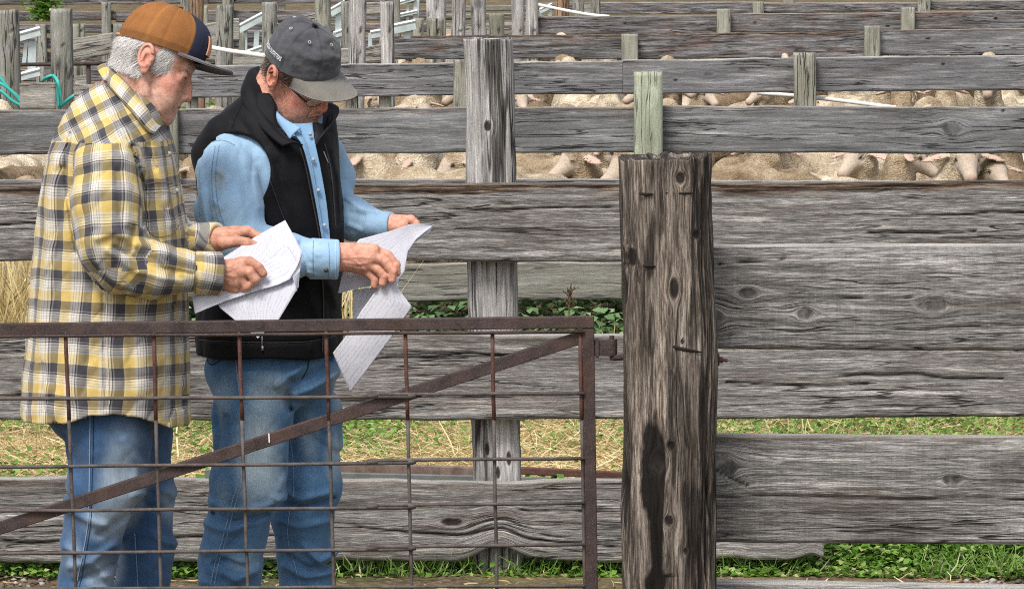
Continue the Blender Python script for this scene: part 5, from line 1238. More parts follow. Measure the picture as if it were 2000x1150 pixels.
# hair
q = head1['q']
M_hair1 = hair_mat('white_hair', (0.56, 0.53, 0.51, 1), (0.78, 0.76, 0.74, 1))
rimline = .040 + .0 * q[:, 0]
back = sm(-q[:, 0], -.004, .012) * sm(q[:, 2], -.052, -.030) * (1 - sm(q[:, 2], .022, .030))
side = sm(q[:, 0], .012, .02) * (1 - sm(q[:, 0], .036, .050)) * sm(q[:, 2], -.022, -.006) * (1 - sm(q[:, 2], .030, .040))
mk = np.clip(back + side, 0, 1) * (np.abs(q[:, 1]) > .02)
earm = (np.abs(q[:, 1]) > .078) & (q[:, 0] > -.035) & (q[:, 0] < .02); mk[earm] = 0
tuft_hair(headV1, head1, mk, R1, .018, .00030, M_hair1, man, 20000, 2, lambda q_: np.stack([-.6 + 0 * q_[:, 0], 0 * q_[:, 0], -.9 + 0 * q_[:, 0]], 1))
bm_ = sm(q[:, 0], .074, .08) * (np.abs(np.abs(q[:, 1]) - .032) < .018) * (np.abs(q[:, 2] - .022) < .006)
tuft_hair(headV1, head1, bm_ * 1.0, R1, .007, .0004, M_hair1, man, 260, 5, lambda q_: np.stack([0 * q_[:, 0] - .2, np.sign(q_[:, 1]) * .8, -.4 + 0 * q_[:, 0]], 1), 'eyebrow')

# cap: orange mesh back, navy front, charcoal visor
def cap_mat1():
    nt = NT('orange_navy_cap'); c = nt.attr('col'); p = nt.n('ShaderNodeTexCoord').outputs['Object']
    mesh_ = nt.n('ShaderNodeTexVoronoi', {'Vector': p, 'Scale': 900}).outputs[0]; f = nt.noise(p, 40, 3, .6)
    c = nt.mix(1.0, c, nt.ramp(mesh_, [(0.15, (0.9, 0.9, 0.9, 1)), (0.5, (1.05, 1.05, 1.05, 1))]), 'MULTIPLY'); c = nt.mix(1.0, c, nt.ramp(f, [(0.3, (0.88,) * 3 + (1,)), (0.7, (1.12,) * 3 + (1,))]), 'MULTIPLY')
    return nt.bsdf(c, 0.8, nt.bump(mesh_, .4, .001), spec=.2)
CP1 = dict(rx=.101, ry=.083, zf=.046, zb_=.026, cx=.010)
V, F, ph, t, seam = cap_geo(R1, O1, S1, top=.140, expo=2.55, wr=.0006, seed=3, sq=.014, nphi=160, nt_=44, **CP1)
navy = (0.030, 0.036, 0.065); oran = (0.27, 0.112, 0.035)
cph = np.cos(ph); phn = np.abs((ph + math.pi) % (2 * math.pi) - math.pi)
C = np.where((phn < math.radians(52))[:, None], np.array(navy), np.array(oran))
edge = np.exp(-((phn - math.radians(55)) / .045) ** 2) + np.exp(-((phn - math.radians(112)) / .05) ** 2) * .8
C = C * (1 - .35 * edge[:, None]) + np.array((.50, .22, .06)) * .35 * edge[:, None] * (phn > math.radians(50))[:, None] + 0
C = np.where((t < .05)[:, None], C * .7, C)
cap1 = link('cap', mk_mesh('cap', V, F, True, {'col': C}), cap_mat1(), man)
V, F = brim_geo(R1, O1, S1, length=.070, drop=-.004, curv=1.9, **CP1)
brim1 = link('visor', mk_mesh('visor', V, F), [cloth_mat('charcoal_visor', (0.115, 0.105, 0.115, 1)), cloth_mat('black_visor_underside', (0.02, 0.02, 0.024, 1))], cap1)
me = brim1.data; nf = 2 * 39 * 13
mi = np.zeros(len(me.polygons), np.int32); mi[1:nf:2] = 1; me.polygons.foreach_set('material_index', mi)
b = MB(); b.tube([(np.array((.012, 0, .1415)) @ R1) + O1, (np.array((.012, 0, .145)) @ R1) + O1], .007, 10); b.build('cap_button', cloth_mat('cap_button_cloth', (*oran, 1)), cap1, True)
# leather patch on the front panel
pts = []
for i in range(13):
    for j in range(9):
        yy = (i / 12 - .5) * .058; zz = .064 + j / 8 * .042; aa = math.asin((zz - .046) / (.140 - .046) * .98)
        xx = CP1['cx'] + CP1['rx'] * math.cos(aa) ** (2 / 2.55) * math.sqrt(max(0, 1 - (yy / .083) ** 2)) + .014 * math.sin(aa) * math.cos(aa) + .0045; pts.append((xx, yy, zz))
V = (np.array(pts) @ R1) + O1; Vb = (np.array(pts) - np.array((.003, 0, 0))) @ R1 + O1
F = [(i * 9 + j, (i + 1) * 9 + j, (i + 1) * 9 + j + 1, i * 9 + j + 1) for i in range(12) for j in range(8)]
k = len(V); F2 = F + [tuple(x_ + k for x_ in f_)[::-1] for f_ in F]
rim = [i * 9 for i in range(13)] + [12 * 9 + j for j in range(1, 9)] + [i * 9 + 8 for i in range(11, -1, -1)] + [j for j in range(7, 0, -1)]
F2 += [(a, b_, b_ + k, a + k) for a, b_ in zip(rim, rim[1:] + rim[:1])]
link('leather_patch', mk_mesh('leather_patch', np.concatenate([V, Vb]), F2, False), plain_mat('tan_leather', (0.62, 0.30, 0.18), .6), cap1)
sb = MB(); sb.tube(spline([(np.array(a) @ R1) + O1 for a in ((-.078, -.030, .030), (-.090, -.015, .029), (-.094, 0, .028), (-.090, .015, .029), (-.078, .030, .030))], 14), .0035, 6); sb.build('snap_strap', plain_mat('pink_tan_plastic', (0.55, 0.25, 0.15), .5), cap1, True)

# flannel shirt
rows1 = [(py, xl, xr, hd) for py, xl, xr, hd in [(862, 42, 372, .225), (810, 45, 371, .225), (700, 50, 369, .22), (600, 58, 367, .215), (500, 67, 365, .215), (450, 72, 364, .215), (400, 77, 357, .215), (350, 85, 349, .21), (300, 96, 340, .205), (260, 110, 331, .188), (225, 127, 325, .155), (200, 145, 318, .118), (180, 165, 308, .092), (163, 186, 292, .07)]]
rows1 = [(float(M(0, py)[2]), float((M(xl, py)[0] + M(xr, py)[0]) / 2), YM, float((M(xr, py)[0] - M(xl, py)[0]) / 2), hd) for py, xl, xr, hd in rows1]
hem = np.array([(M(px, py)[0], M(px, py)[2]) for px, py in [(30, 811), (100, 814), (150, 806), (195, 793), (240, 789), (290, 799), (340, 820), (380, 826)]])
FOLD1 = [([(205, 455), (235, 444), (262, 455)], 9, .008), ([(270, 436), (270, 462), (262, 482)], 6, -.009), ([(272, 468), (300, 474), (335, 492)], 8, .006), ([(284, 490), (312, 502), (330, 520)], 6, -.006),
         ([(205, 505), (240, 545), (290, 568)], 7, .004), ([(225, 480), (275, 520), (360, 545)], 7, .005), ([(238, 475), (290, 505), (350, 528)], 5, -.005), ([(330, 515), (380, 530)], 4, -.004), ([(345, 500), (383, 510)], 5, .003),
         ([(165, 300), (160, 380), (175, 460)], 9, .004), ([(250, 300), (262, 380), (262, 430)], 9, .005), ([(240, 330), (246, 410)], 6, -.004), ([(200, 300), (195, 400), (190, 470)], 10, .004),
         ([(136, 262), (130, 300), (131, 355), (144, 433), (156, 490)], 4, -.008), ([(262, 285), (276, 325), (285, 375), (284, 435)], 4, -.007),
         ([(110, 300), (95, 400), (88, 520), (82, 700)], 10, .005), ([(125, 330), (120, 450), (112, 600), (105, 780)], 9, -.004), ([(60, 600), (58, 780)], 8, -.003),
         ([(160, 500), (172, 600), (178, 700)], 7, -.003), ([(207, 570), (209, 660), (214, 790)], 3, -.004), ([(300, 590), (305, 700), (310, 790)], 9, .004), ([(340, 600), (345, 700), (350, 800)], 6, -.005), ([(260, 600), (262, 780)], 10, -.003),
         ([(140, 230), (175, 215), (200, 200)], 7, .004), ([(150, 262), (185, 245), (230, 240)], 6, -.004), ([(225, 215), (270, 260), (300, 330)], 6, -.004), ([(300, 300), (325, 380), (335, 440)], 6, .003), ([(330, 270), (342, 340), (352, 400), (360, 440)], 3, -.005)]
def f_torso1(P): return loftz(P, rows1, 2.25)
def f_shirt1(P):
    t = f_torso1(P); a = chain(P, aA, rA, .02); b_ = chain(P, fA, rfA, .015); arm = smin(a, b_, .016)
    d = smin(t, arm, .020)
    far = smin(chain(P, aB, rB, .02), chain(P, fB, rfB, .015), .02); d = smin(d, far, .02)
    near = sm(YM + .10 - P[:, 1], 0, .1)
    w = fbm(P * np.array([13, 13, 8]), 2, 31) * .004 + ridge(P * np.array([20, 14, 6]) + 1.5, 33) * .006 + ridge(P @ RT45 * np.array([26, 20, 9]), 35) * .004
    d = d - folds(P, FOLD1, YM - .15) * near * 1.3 - w
    for (A_, B_, r1, r2, iA) in ((M(382, 532, -.183), M(431, 534.5, -.168), .0485, .0480, .040), (M(368, 465, .045), M(425, 466, -.002), .0365, .0360, .026)):
        wv = fbm(P * 45, 2, 7) * .0012
        d = smin(d, cyl(P, A_, B_, r1, r2, .004) - wv, .003); dn = (B_ - A_) / np.linalg.norm(B_ - A_)
        d = smax(d, -cyl(P, B_ - dn * .010, B_ + dn * .05, iA, iA, .002), .002)
    hz = np.interp(P[:, 0], hem[:, 0], hem[:, 1]) + .003 * noise3(P * 30, 4)
    d = smax(d, hz - P[:, 2], .003)
    inner = f_torso1(P) + .010; d = np.where(P[:, 2] < hz + .10, smax(d, -smax(inner, P[:, 2] - hz - .08, .01), .003), d)
    ax = (neckP[0] - neckP[2]); ax = ax / np.linalg.norm(ax)                               # neck opening
    d = smax(d, -cone(P, M(244, 205), M(285, 130), .062, .082), .006)
    return d
def reg1(P):
    t = f_torso1(P); a = chain(P, aA, rA, .01); b_ = cone(P, M(235, 520, -.232), fA[2], .066, .043); c = np.minimum(chain(P, aB, rB), chain(P, fB, rfB)); cu = np.minimum(cyl(P, M(382, 532, -.183), M(440, 535, -.165), .052, .052), cyl(P, M(372, 465, .045), M(430, 466, -.002), .040, .038))
    k = np.argmin(np.stack([t, a, b_, c - .003, cu - .006], 1), 1)
    yoke = (P[:, 2] > M(0, 272)[2] + .0 * P[:, 0]) & (k < 2); k[yoke] = 5
    return k
def limbuv(P, a, b, r_):
    d = b - a; d = d / np.linalg.norm(d); q_ = P - a; v = q_ @ d; q_ = q_ - v[:, None] * d; e1 = np.array([0, -1.0, 0]); e1 -= d * (e1 @ d); e1 /= np.linalg.norm(e1); e2 = np.cross(d, e1)
    return np.arctan2(q_ @ e2, q_ @ e1) * r_, v
def uv1(P, reg):
    U_ = np.zeros((len(P), 3)); cx = np.interp(P[:, 2], [r_[0] for r_ in rows1], [r_[1] for r_ in rows1]) if rows1[0][0] < rows1[-1][0] else 0
    th = np.arctan2(P[:, 0] - cx, -(P[:, 1] - YM)); rr = .185; u = np.sin(th / 2) * 2 * rr * .0 + th * rr
    U_[:, 0] = np.where(reg == 0, u, 0); U_[:, 1] = P[:, 2] + .015 * (P[:, 0] - cx)
    dd = np.stack([fbm(P * 7, 2, 81), fbm(P * 7, 2, 82)], 1) * .007
    m = reg == 5; U_[m, 0] = (P[m, 0] * .9 + P[m, 2] * .55) * 1.15 + .01; U_[m, 1] = (P[m, 2] * .85 - P[m, 0] * .5) * 1.3
    for k, (a, b, r_) in {1: (aA[1], aA[3], .078), 2: (fA[0], fA[2], .055), 3: (fB[0], fB[2], .05), 4: (fA[0], fA[2], .048)}.items():
        m = reg == k; u_, v_ = limbuv(P[m], a, b, r_); U_[m, 0] = u_ + (.02 if k == 4 else 0); U_[m, 1] = v_ + (.03 if k == 4 else 0)
    U_[:, :2] += dd; return U_
shirt1 = cloth_obj('plaid_shirt', f_shirt1, (M(20, 0)[0], YM - .36, M(0, 850)[2]), (M(450, 0)[0], YM + .32, M(0, 140)[2]), .0042, M_plaid, man, faceuv=(reg1, uv1))
# collar: band standing round the neck and folded down
ax = np.array([.747, 0, .665]); e1 = np.array([.665, 0, -.747]); e2 = np.array([0, -1.0, 0]); cc = M(266, 184)
top_, mid_, low_ = [], [], []
for a in np.linspace(-math.pi * .96, math.pi * .96, 60):
    rr_f = -math.cos(a) * e1 * .080 + math.sin(a) * e2 * .062; fr = (1 - math.cos(a)) / 2            # a = 0 at the nape
    top_.append(cc + rr_f + ax * .004); nrm = rr_f / np.linalg.norm(rr_f)
    mid_.append(cc + rr_f * 1.06 + ax * .000 + nrm * .004); low_.append(cc + rr_f * 1.12 - ax * (.026 + .012 * fr) + nrm * .012)
V1, F1_, U1_ = strip(top_, low_, 90, 12, .0035, -.006, .0015, 5)
inn = [p_ - np.array(ax) * .030 - (p_ - cc) * .04 for p_ in top_]
V2, F2_, U2_ = strip(inn, top_, 90, 6, .002)
me = mk_mesh('collar', np.concatenate([V1, V2]), np.concatenate([F1_, F2_ + len(V1)]), True); Uu = np.concatenate([U1_, U2_]); add_attr(me, 'pl', np.c_[Uu[:, 0], Uu[:, 1] + .02, Uu[:, 0] * 0])
link('collar', me, M_plaid, shirt1)
# navy tee at the throat, pocket edge, yoke and placket seams
M_navy = cloth_mat('navy_cotton', (0.02, 0.03, 0.07, 1))
V, Q_ = polygonise(lambda P: smin(cone(P, M(310, 262), M(318, 300), .018, .012), cone(P, M(300, 255), M(316, 262), .02, .012), .01), M(310, 270) - .06, M(310, 270) + .06, .004)
link('undershirt', mk_mesh('undershirt', V, Q_), M_navy, man)
M_seam = cloth_mat('shirt_seam_tan', (0.20, 0.17, 0.11, 1)); M_seamL = cloth_mat('shirt_edge_piping', (0.55, 0.50, 0.40, 1))  # even tan for pocket, cuff and collar seam lines; lighter piping
def seams(par, f, lst, Ys, name='seam'):
    for pts, wpx, lift, mt in lst:
        g_ = ribbon(f, pts, wpx, Ys, lift)
        if g_: link(name, mk_mesh(name, g_[0], g_[1], True), mt, par)
seams(shirt1, f_shirt1, [([(281, 360), (318, 356), (352, 362)], 1.6, .0012, M_seam), ([(281, 360), (284, 410), (288, 445), (305, 462), (335, 458), (350, 440)], 1.5, .0012, M_seam), ([(284, 378), (318, 375), (350, 380)], 1.2, .001, M_seam),
     ([(208, 575), (209, 660), (214, 788)], 1.4, .001, M_seamL), ([(382, 492), (380, 532), (382, 574)], 1.5, .0012, M_seam)], YM - .6)
b = MB()
for px, py in ((330, 300), (345, 372), (362, 452), (300, 250)):
    s_ = trace(f_shirt1, px, py, YM - .6)
    if s_ is not None: b.tube([s_ + np.array([0, .002, 0]), s_ + np.array([0, -.003, 0])], .0055, 12)
b.build('buttons', plain_mat('pearl_button', (0.5, .45, .38), .3), shirt1, True)

# jeans
FJ1 = [([(130, 985), (165, 1000), (215, 1020)], 9, .005), ([(200, 1035), (240, 1010), (272, 985)], 7, -.004), ([(225, 1060), (180, 1090), (140, 1100)], 9, .005), ([(150, 1130), (200, 1110), (218, 1100)], 7, -.004), ([(125, 960), (180, 985)], 7, -.004),
       ([(130, 1060), (170, 1075), (210, 1120)], 7, .004), ([(250, 850), (275, 900), (270, 960)], 10, .004), ([(130, 850), (160, 900), (165, 960)], 10, -.004), ([(275, 1000), (310, 1010), (340, 990)], 8, -.005), ([(280, 960), (320, 975), (340, 1000)], 8, .004), ([(290, 1060), (335, 1085)], 8, .004)]
def f_jeans1(P):
    a = chain(P, nL, rN, .02); b_ = chain(P, fL, rF, .02); d = smin(a, b_, .006)
    d = smin(d, ell(P, M(205, 780, 0), (.13, .175, .12)), .03); d = smin(d, ell(P, M(160, 786, 0), (.076, .13, .088)), .03); d = smax(d, P[:, 2] - M(0, 740)[2], .01)
    w = fbm(P * np.array([11, 11, 9]), 3, 41) * .004 + ridge(P @ RT45 * np.array([16, 12, 10]), 44) * .004 + .0025 * noise3(P * np.array([20, 20, 45]), 5) * sm(-P[:, 2], -M(0, 950)[2], -M(0, 1100)[2])
    d = d - 2.0 * folds(P, FJ1, YM - .1) * (P[:, 1] < YM + .1) - w
    return smax(d, .045 - P[:, 2], .003)
BL1 = [(245, 940, 55, 90, .75), (215, 1010, 60, 50, .6), (250, 850, 45, 60, .25), (320, 1000, 30, 60, .45), (200, 1120, 40, 60, .5), (150, 1080, 25, 60, .35), (330, 880, 16, 50, .2)]
jeans1 = cloth_obj('jeans', f_jeans1, (M(70, 0)[0], YM - .3, .03), (M(370, 0)[0], YM + .3, M(0, 730)[2]), .0050, M_denim, man, attrs=lambda V: {'col': paint_denim(V, YM - .1, BL1, (0.020, 0.055, 0.125), (0.065, 0.135, 0.26), (0.36, 0.45, 0.53), seed=2)})
M_stitch = cloth_mat('pale_seam_stitch', (0.22, 0.30, 0.40, 1)); M_stitchd = cloth_mat('dark_seam_edge', (0.015, 0.03, 0.06, 1))
seams(jeans1, f_jeans1, [([(176, 800), (175, 900), (174, 960), (172, 1020), (160, 1090), (148, 1150), (142, 1220)], 2.0, .0015, M_stitch), ([(183, 798), (181, 900), (179, 960), (177, 1020), (166, 1090), (154, 1150)], 1.4, .0012, M_stitchd), ([(263, 1040), (267, 1100), (270, 1160)], 1.8, .0012, M_stitch)], YM - .6)
for (px, dy) in ((164, -.10), (272, .09)): dress_boot(M_boot, man, float(M(px, 1380, dy)[0]), YM + dy, (1, 0))

# papers held by the left man
def paper_mat():
    nt = NT('printed_paper'); uv = nt.attr('suv'); sp_ = nt.n('ShaderNodeSeparateXYZ', {0: uv})
    row = nt.ramp(nt.math('FRACT', nt.math('MULTIPLY', sp_.outputs[1], 105)), [(0.0, 0.0), (0.30, 0.0), (0.36, 1.0), (0.70, 1.0), (0.76, 0.0)])
    scr = nt.ramp(nt.noise(nt.vmul(uv, (190, 330, 1)), 1, 2, .7), [(0.46, 0.0), (0.54, 1.0)]); wrd = nt.ramp(nt.noise(nt.vmul(uv, (30, 60, 1)), 1, 2, .6), [(0.42, 0.0), (0.47, 1.0)])
    ln = nt.ramp(nt.math('FRACT', nt.math('ADD', nt.math('MULTIPLY', sp_.outputs[1], 18), .1)), [(0.0, 1.0), (0.03, 1.0), (0.035, 0.0)])
    mk_ = nt.math('MULTIPLY', nt.math('MULTIPLY', row, scr), wrd); mk_ = nt.math('MAXIMUM', nt.math('MULTIPLY', mk_, .36), nt.math('MULTIPLY', ln, .30))
    c = nt.mix(mk_, (0.70, 0.70, 0.76, 1), (0.30, 0.30, 0.38, 1)); cr = nt.noise(uv, 14, 3, .6)
    b_ = nt.n('ShaderNodeBsdfPrincipled', {'Base Color': c, 'Roughness': .7, 'Specular IOR Level': .2, 'Normal': nt.bump(cr, .12, .02)}); t_ = nt.n('ShaderNodeBsdfTranslucent', {'Color': c})
    mx = nt.n('ShaderNodeMixShader', {0: .25, 1: b_.outputs[0], 2: t_.outputs[0]}); nt.t.links.new(mx.outputs[0], nt.out.inputs['Surface']); return nt.m
M_paper = paper_mat()
def sheet_mesh(A, B_, nu=50, nv=30, bulge=0.0, wob=.0015, seed=1, curved=False):
    a = A if curved else poly_lin(A, nu); b_ = B_ if curved else poly_lin(B_, nu)
    V, F, U_ = strip(a, b_, nu if curved else len(a), nv, 0.0, bulge, wob, seed); return V, F, U_
def paper(name, pieces, par=None, label=None, **kw):
    VV, FF, UU, o = [], [], [], 0
    for A, B_, bl, sd in pieces:
        V, F, U_ = sheet_mesh(A, B_, bulge=bl, seed=sd); VV.append(V); FF.append(F + o); UU.append(U_); o += len(V)
    me = mk_mesh(name, np.concatenate(VV), np.concatenate(FF), True); U_ = np.concatenate(UU); add_attr(me, 'suv', np.c_[U_, U_[:, :1] * 0])
    ob = link(name, me, M_paper, par); md = ob.modifiers.new('t', 'SOLIDIFY'); md.thickness = .0004; md.offset = 0
    if label: tag(ob, label, 'paper', 'sheets of paper the men are reading')
    return ob
pd = lambda py: float(np.interp(py, [430, 470, 510, 535, 580, 660], [.030, -.006, -.105, -.140, -.165, -.19]))
PP = lambda pts, off=0.0: [M(a, b, pd(b) + off) for a, b in pts]
paper('paper_sheet', [(PP([(557, 430), (590, 490), (583, 560), (545, 624), (503, 661)]), PP([(548, 435), (500, 462), (432, 505), (420, 560), (427, 599), (502, 660)]), 0.0, 1)], None, 'large open paper sheet with faint print held by the man in plaid')
paper('paper_sheet', [(PP([(561, 480), (540, 492), (514, 510), (470, 530), (420, 560), (375, 580)], -.006), PP([(583, 516), (566, 546), (545, 556), (500, 568), (440, 588), (381, 613)], -.012), 0.004, 2)], None, 'greyish folded over paper strip under the fist of the man in plaid')
paper('paper_sheet', [(PP([(590, 492), (586, 528), (580, 570)], -.003), PP([(584, 512), (572, 540), (580, 569)], -.020), 0.0, 3)], None, 'narrow turned up edge of paper right of the folded strip')
def near_collar():
    inn_, out_ = [], []
    for (a, b), (c, d_) in zip([(213, 130), (224, 139), (240, 156), (262, 182), (285, 210), (303, 234), (313, 246)], [(202, 158), (210, 166), (226, 184), (246, 206), (268, 232), (290, 258), (303, 264)]):
        p_ = trace(f_head1, a, b, YM - .5); p_ = M(a, b, -.03) if p_ is None or p_[1] > YM + .02 else p_ + np.array([0, -.007, .002])
        q_ = trace(f_shirt1, c, d_, YM - .5); q_ = M(c, d_, -.08) if q_ is None else q_ + np.array([0, -.009, .003])
        inn_.append(p_); out_.append(q_)
    inn_, out_ = spline(inn_, 60), spline(out_, 60); V, F, U2 = strip(inn_, out_, 60, 14, .004, -.010, .0008, 3)
    me = mk_mesh('collar', V, F, True); add_attr(me, 'pl', np.c_[U2[:, 0] + .01, U2[:, 1] + .025, U2[:, 0] * 0]); link('collar_leaf', me, M_plaid, shirt1)
    MB().tube(list(inn_), .0018, 6).build('collar_piping', M_seamL, shirt1, True); MB().tube(list(out_), .0014, 6).build('collar_edge', M_seam, shirt1, True)
near_collar()

# ------------------------------------------------------------------ man in the black vest (right)
YN = 9.45
def N_(px, py, dy=0.0): return W(px, py, YN + dy)
man2 = empty('person', (float(N_(530, 600)[0]), YN, 0))
tag(man2, 'man in black vest, light blue denim shirt and charcoal cap, bent over papers', 'person')
R2 = basis(31, 33, 15); O2 = N_(580, 140, -.05); S2 = .955
neckQ = [N_(550, 160, -.01), N_(530, 205, .0), N_(520, 260, .02)]; neckQR = [.058, .062, .075]
f0head2 = lambda P: head_sdf(((P - O2) @ R2.T) / S2, False) * S2
def f_head2(P):
    d = smin(f0head2(P), chain(P, neckQ, neckQR, .01), .02)
    return d - folds(P, [([(548, 175), (556, 200), (560, 222)], 3, -.0012), ([(528, 160), (530, 180), (548, 205)], 3, -.0010)], YN) * (P[:, 1] < YN)
V, Fq = polygonise(f_head2, O2 - .19, O2 + .17, .0021)
Qh = ((V - O2) @ R2.T) / S2; skin2 = (0.68, 0.345, 0.25)
C = head_colour(Qh, skin2, None, False, (0.16, .10, .07))
head2 = dict(q=Qh, n=calc_normals(f_head2, V)); headV2 = V; parts = [(V, Fq, C)]
H2 = lambda pts, dy: [N_(a, b, dy + (c[0] if c else 0)) for a, b, *c in pts]
def f_hC(P):
    palm = [(N_(630, 506, -.20), N_(665, 503, -.20), .028, .027), (N_(665, 494, -.20), N_(728, 490, -.20), .024, .018), (N_(665, 502, -.20), N_(722, 504, -.204), .026, .019), (N_(665, 508, -.198), N_(712, 516, -.20), .024, .018), (N_(668, 512, -.19), N_(706, 524, -.19), .020, .014)]
    fg = [(H2([(728, 489), (757, 499), (773, 517), (775, 533)], -.195), [.0135, .0118, .0108, .0092]),
          (H2([(724, 499), (752, 512), (767, 530), (766, 546)], -.206), [.0132, .0118, .0108, .0092]),
          (H2([(714, 511), (737, 525), (750, 540), (747, 553)], -.204), [.0128, .0112, .0102, .0090]),
          (H2([(705, 520), (719, 533), (732, 546), (731, 558)], -.196), [.012, .0102, .0095, .0082]),
          (H2([(690, 500), (725, 497, .01), (752, 512, .02)], -.170), [.015, .012, .010])]
    return hand_sdf(P, palm, fg, tendons=[([(675, 492), (705, 490), (728, 491)], 3, .0010), ([(680, 500), (702, 504), (724, 502)], 3, .0010), ([(684, 506), (702, 512), (716, 513)], 3, .0010), ([(700, 497), (712, 506), (722, 520)], 2.5, .0012)], Y=YN)
def f_hD(P):
    palm = [(N_(752, 441, .0), N_(772, 440, .0), .0185, .021), (N_(765, 434, .0), N_(788, 433, .005), .020, .016), (N_(765, 444, .0), N_(782, 444, .0), .020, .014)]
    fg = [(H2([(775, 446, -.012), (788, 440, -.014), (790, 447, -.014)], .0), [.015, .0115, .0095]),
          (H2([(783, 430), (803, 429), (812, 437), (806, 444)], -.004), [.0125, .0112, .010, .009]),
          (H2([(780, 430), (800, 430), (810, 437)], .016), [.0125, .0112, .010]),
          (H2([(780, 434), (798, 436), (806, 442)], .034), [.012, .011, .010]),
          (H2([(778, 440), (793, 443), (800, 448)], .048), [.011, .010, .009])]
    return hand_sdf(P, palm, fg, Y=YN)
for fh, c0 in ((f_hC, N_(700, 515, -.2)), (f_hD, N_(775, 440, .01))):
    V, Fq = polygonise(fh, c0 - np.array([.10, .07, .075]), c0 + np.array([.105, .09, .07]), .0017, slack=.006)
    n = fbm(V * 70, 3, 3)[:, None]; parts.append((V, Fq, np.array(skin2) * np.array([1.02, 1.0, .98]) * (1 + n * .10)))
aC = [N_(448, 300, -.085), N_(441, 345, -.150), N_(447, 410, -.185), N_(466, 470, -.205)]; rC = [.055, .066, .074, .060]
fC = [N_(468, 474, -.205), N_(560, 498, -.215), N_(615, 505, -.208)]; rfC = [.060, .050, .046]
aD = [N_(628, 300, .085), N_(652, 350, .12), N_(652, 400, .10)]; rD = [.055, .048, .046]; fD = [N_(652, 408, .095), N_(690, 428, .06), N_(735, 438, .015)]; rfD = [.050, .048, .034]
nM = [N_(498, 760, -.05), N_(493, 810, -.07), N_(487, 870, -.085), N_(482, 950, -.095), N_(461, 1040, -.085), N_(450, 1100, -.085), N_(446, 1170, -.085), N_(444, 1330, -.08)]; rM = [.092, .092, .082, .083, .070, .072, .069, .070]
fM = [N_(590, 760, .06), N_(606, 810, .07), N_(611, 870, .07), N_(606, 945, .06), N_(590, 1010, .07), N_(593, 1080, .08), N_(600, 1160, .08), N_(600, 1330, .08)]; rfM = [.080, .072, .068, .072, .068, .060, .062, .066]
def f_body2(P):
    d = loftz(P, [(N_(0, 760)[2], N_(525, 760)[0], YN, .10, .09), (N_(0, 700)[2], N_(525, 700)[0], YN, .12, .11), (N_(0, 450)[2], N_(525, 450)[0], YN, .13, .12), (N_(0, 300)[2], N_(515, 300)[0], YN, .12, .10), (N_(0, 240)[2], N_(520, 225)[0], YN, .06, .06)])
    for pts, rr in ((aC, rC), (fC, rfC), (aD, rD), (fD, rfD)): d = smin(d, chain(P, pts, [r_ * .55 for r_ in rr]), .01)
    for pts, rr in ((nM, rM), (fM, rfM)): d = smin(d, chain(P, pts, [r_ * .5 for r_ in rr]), .01)
    return d
V, Fq = polygonise(f_body2, (N_(380, 0)[0], YN - .3, .0), (N_(800, 0)[0], YN + .3, N_(0, 200)[2]), .012); parts.append((V, Fq, np.tile(np.array(skin2), (len(V), 1))))
body2 = join_mesh('body', parts, M_skin, man2)
q = head2['q']; M_hair2 = hair_mat('short_brown_hair', (0.045, 0.028, 0.02, 1), (0.16, 0.12, 0.095, 1))
mk = sm(-q[:, 0], -.000, .015) * sm(q[:, 2], -.045, -.015) * (1 - sm(q[:, 2], .07, .085)) + sm(q[:, 0], .008, .016) * (1 - sm(q[:, 0], .036, .048)) * sm(q[:, 2], -.006, .015) * (1 - sm(q[:, 2], .06, .07))
mk = np.clip(mk, 0, 1) * (np.abs(q[:, 1]) > .02); mk[(np.abs(q[:, 1]) > .078) & (q[:, 0] > -.035)] = 0
tuft_hair(headV2, head2, mk, R2, .008, .0006, M_hair2, man2, 9000, 6, lambda q_: np.stack([-.5 + 0 * q_[:, 0], 0 * q_[:, 0], -.8 + 0 * q_[:, 0]], 1))

# washed charcoal cap
def cap_mat2():
    nt = NT('washed_charcoal_cotton'); p = nt.n('ShaderNodeTexCoord').outputs['Object']; c = nt.attr('col'); f = nt.noise(p, 900, 2, .7); a = nt.noise(p, 24, 4, .6)
    c = nt.mix(1.0, c, nt.ramp(nt.math('ADD', nt.math('MULTIPLY', f, .4), nt.math('MULTIPLY', a, .6)), [(0.3, (0.7, 0.72, 0.75, 1)), (0.7, (1.35, 1.33, 1.3, 1))]), 'MULTIPLY')
    return nt.bsdf(c, .85, nt.bump(nt.math('ADD', f, nt.math('MULTIPLY', a, 3)), .35, .0025), spec=.2, **{'Sheen Weight': .2})
M_cap2 = cap_mat2(); CP2 = dict(rx=.099, ry=.084, zf=.044, zb_=.020, cx=.004)
V, F, ph, t, seam = cap_geo(R2, O2, S2, top=.142, expo=2.25, wr=.0062, seed=9, sq=.004, nphi=180, nt_=50, **CP2)
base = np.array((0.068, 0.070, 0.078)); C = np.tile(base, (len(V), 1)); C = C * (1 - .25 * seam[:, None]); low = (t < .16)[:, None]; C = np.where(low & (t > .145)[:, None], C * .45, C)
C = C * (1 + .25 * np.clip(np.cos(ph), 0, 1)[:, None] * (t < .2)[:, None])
cap2 = link('cap', mk_mesh('cap', V, F, True, {'col': C}), M_cap2, man2)
V, F = brim_geo(R2, O2, S2, length=.072, drop=.010, curv=3.6, n=60, m=18, **CP2)
vis = link('visor', mk_mesh('visor', V, F, True, {'col': np.tile(np.array((0.175, 0.165, 0.145)), (len(V), 1))}), M_cap2, cap2)
pt = lambda x_, y_, z_: (np.array((x_, y_, z_)) * S2) @ R2 + O2
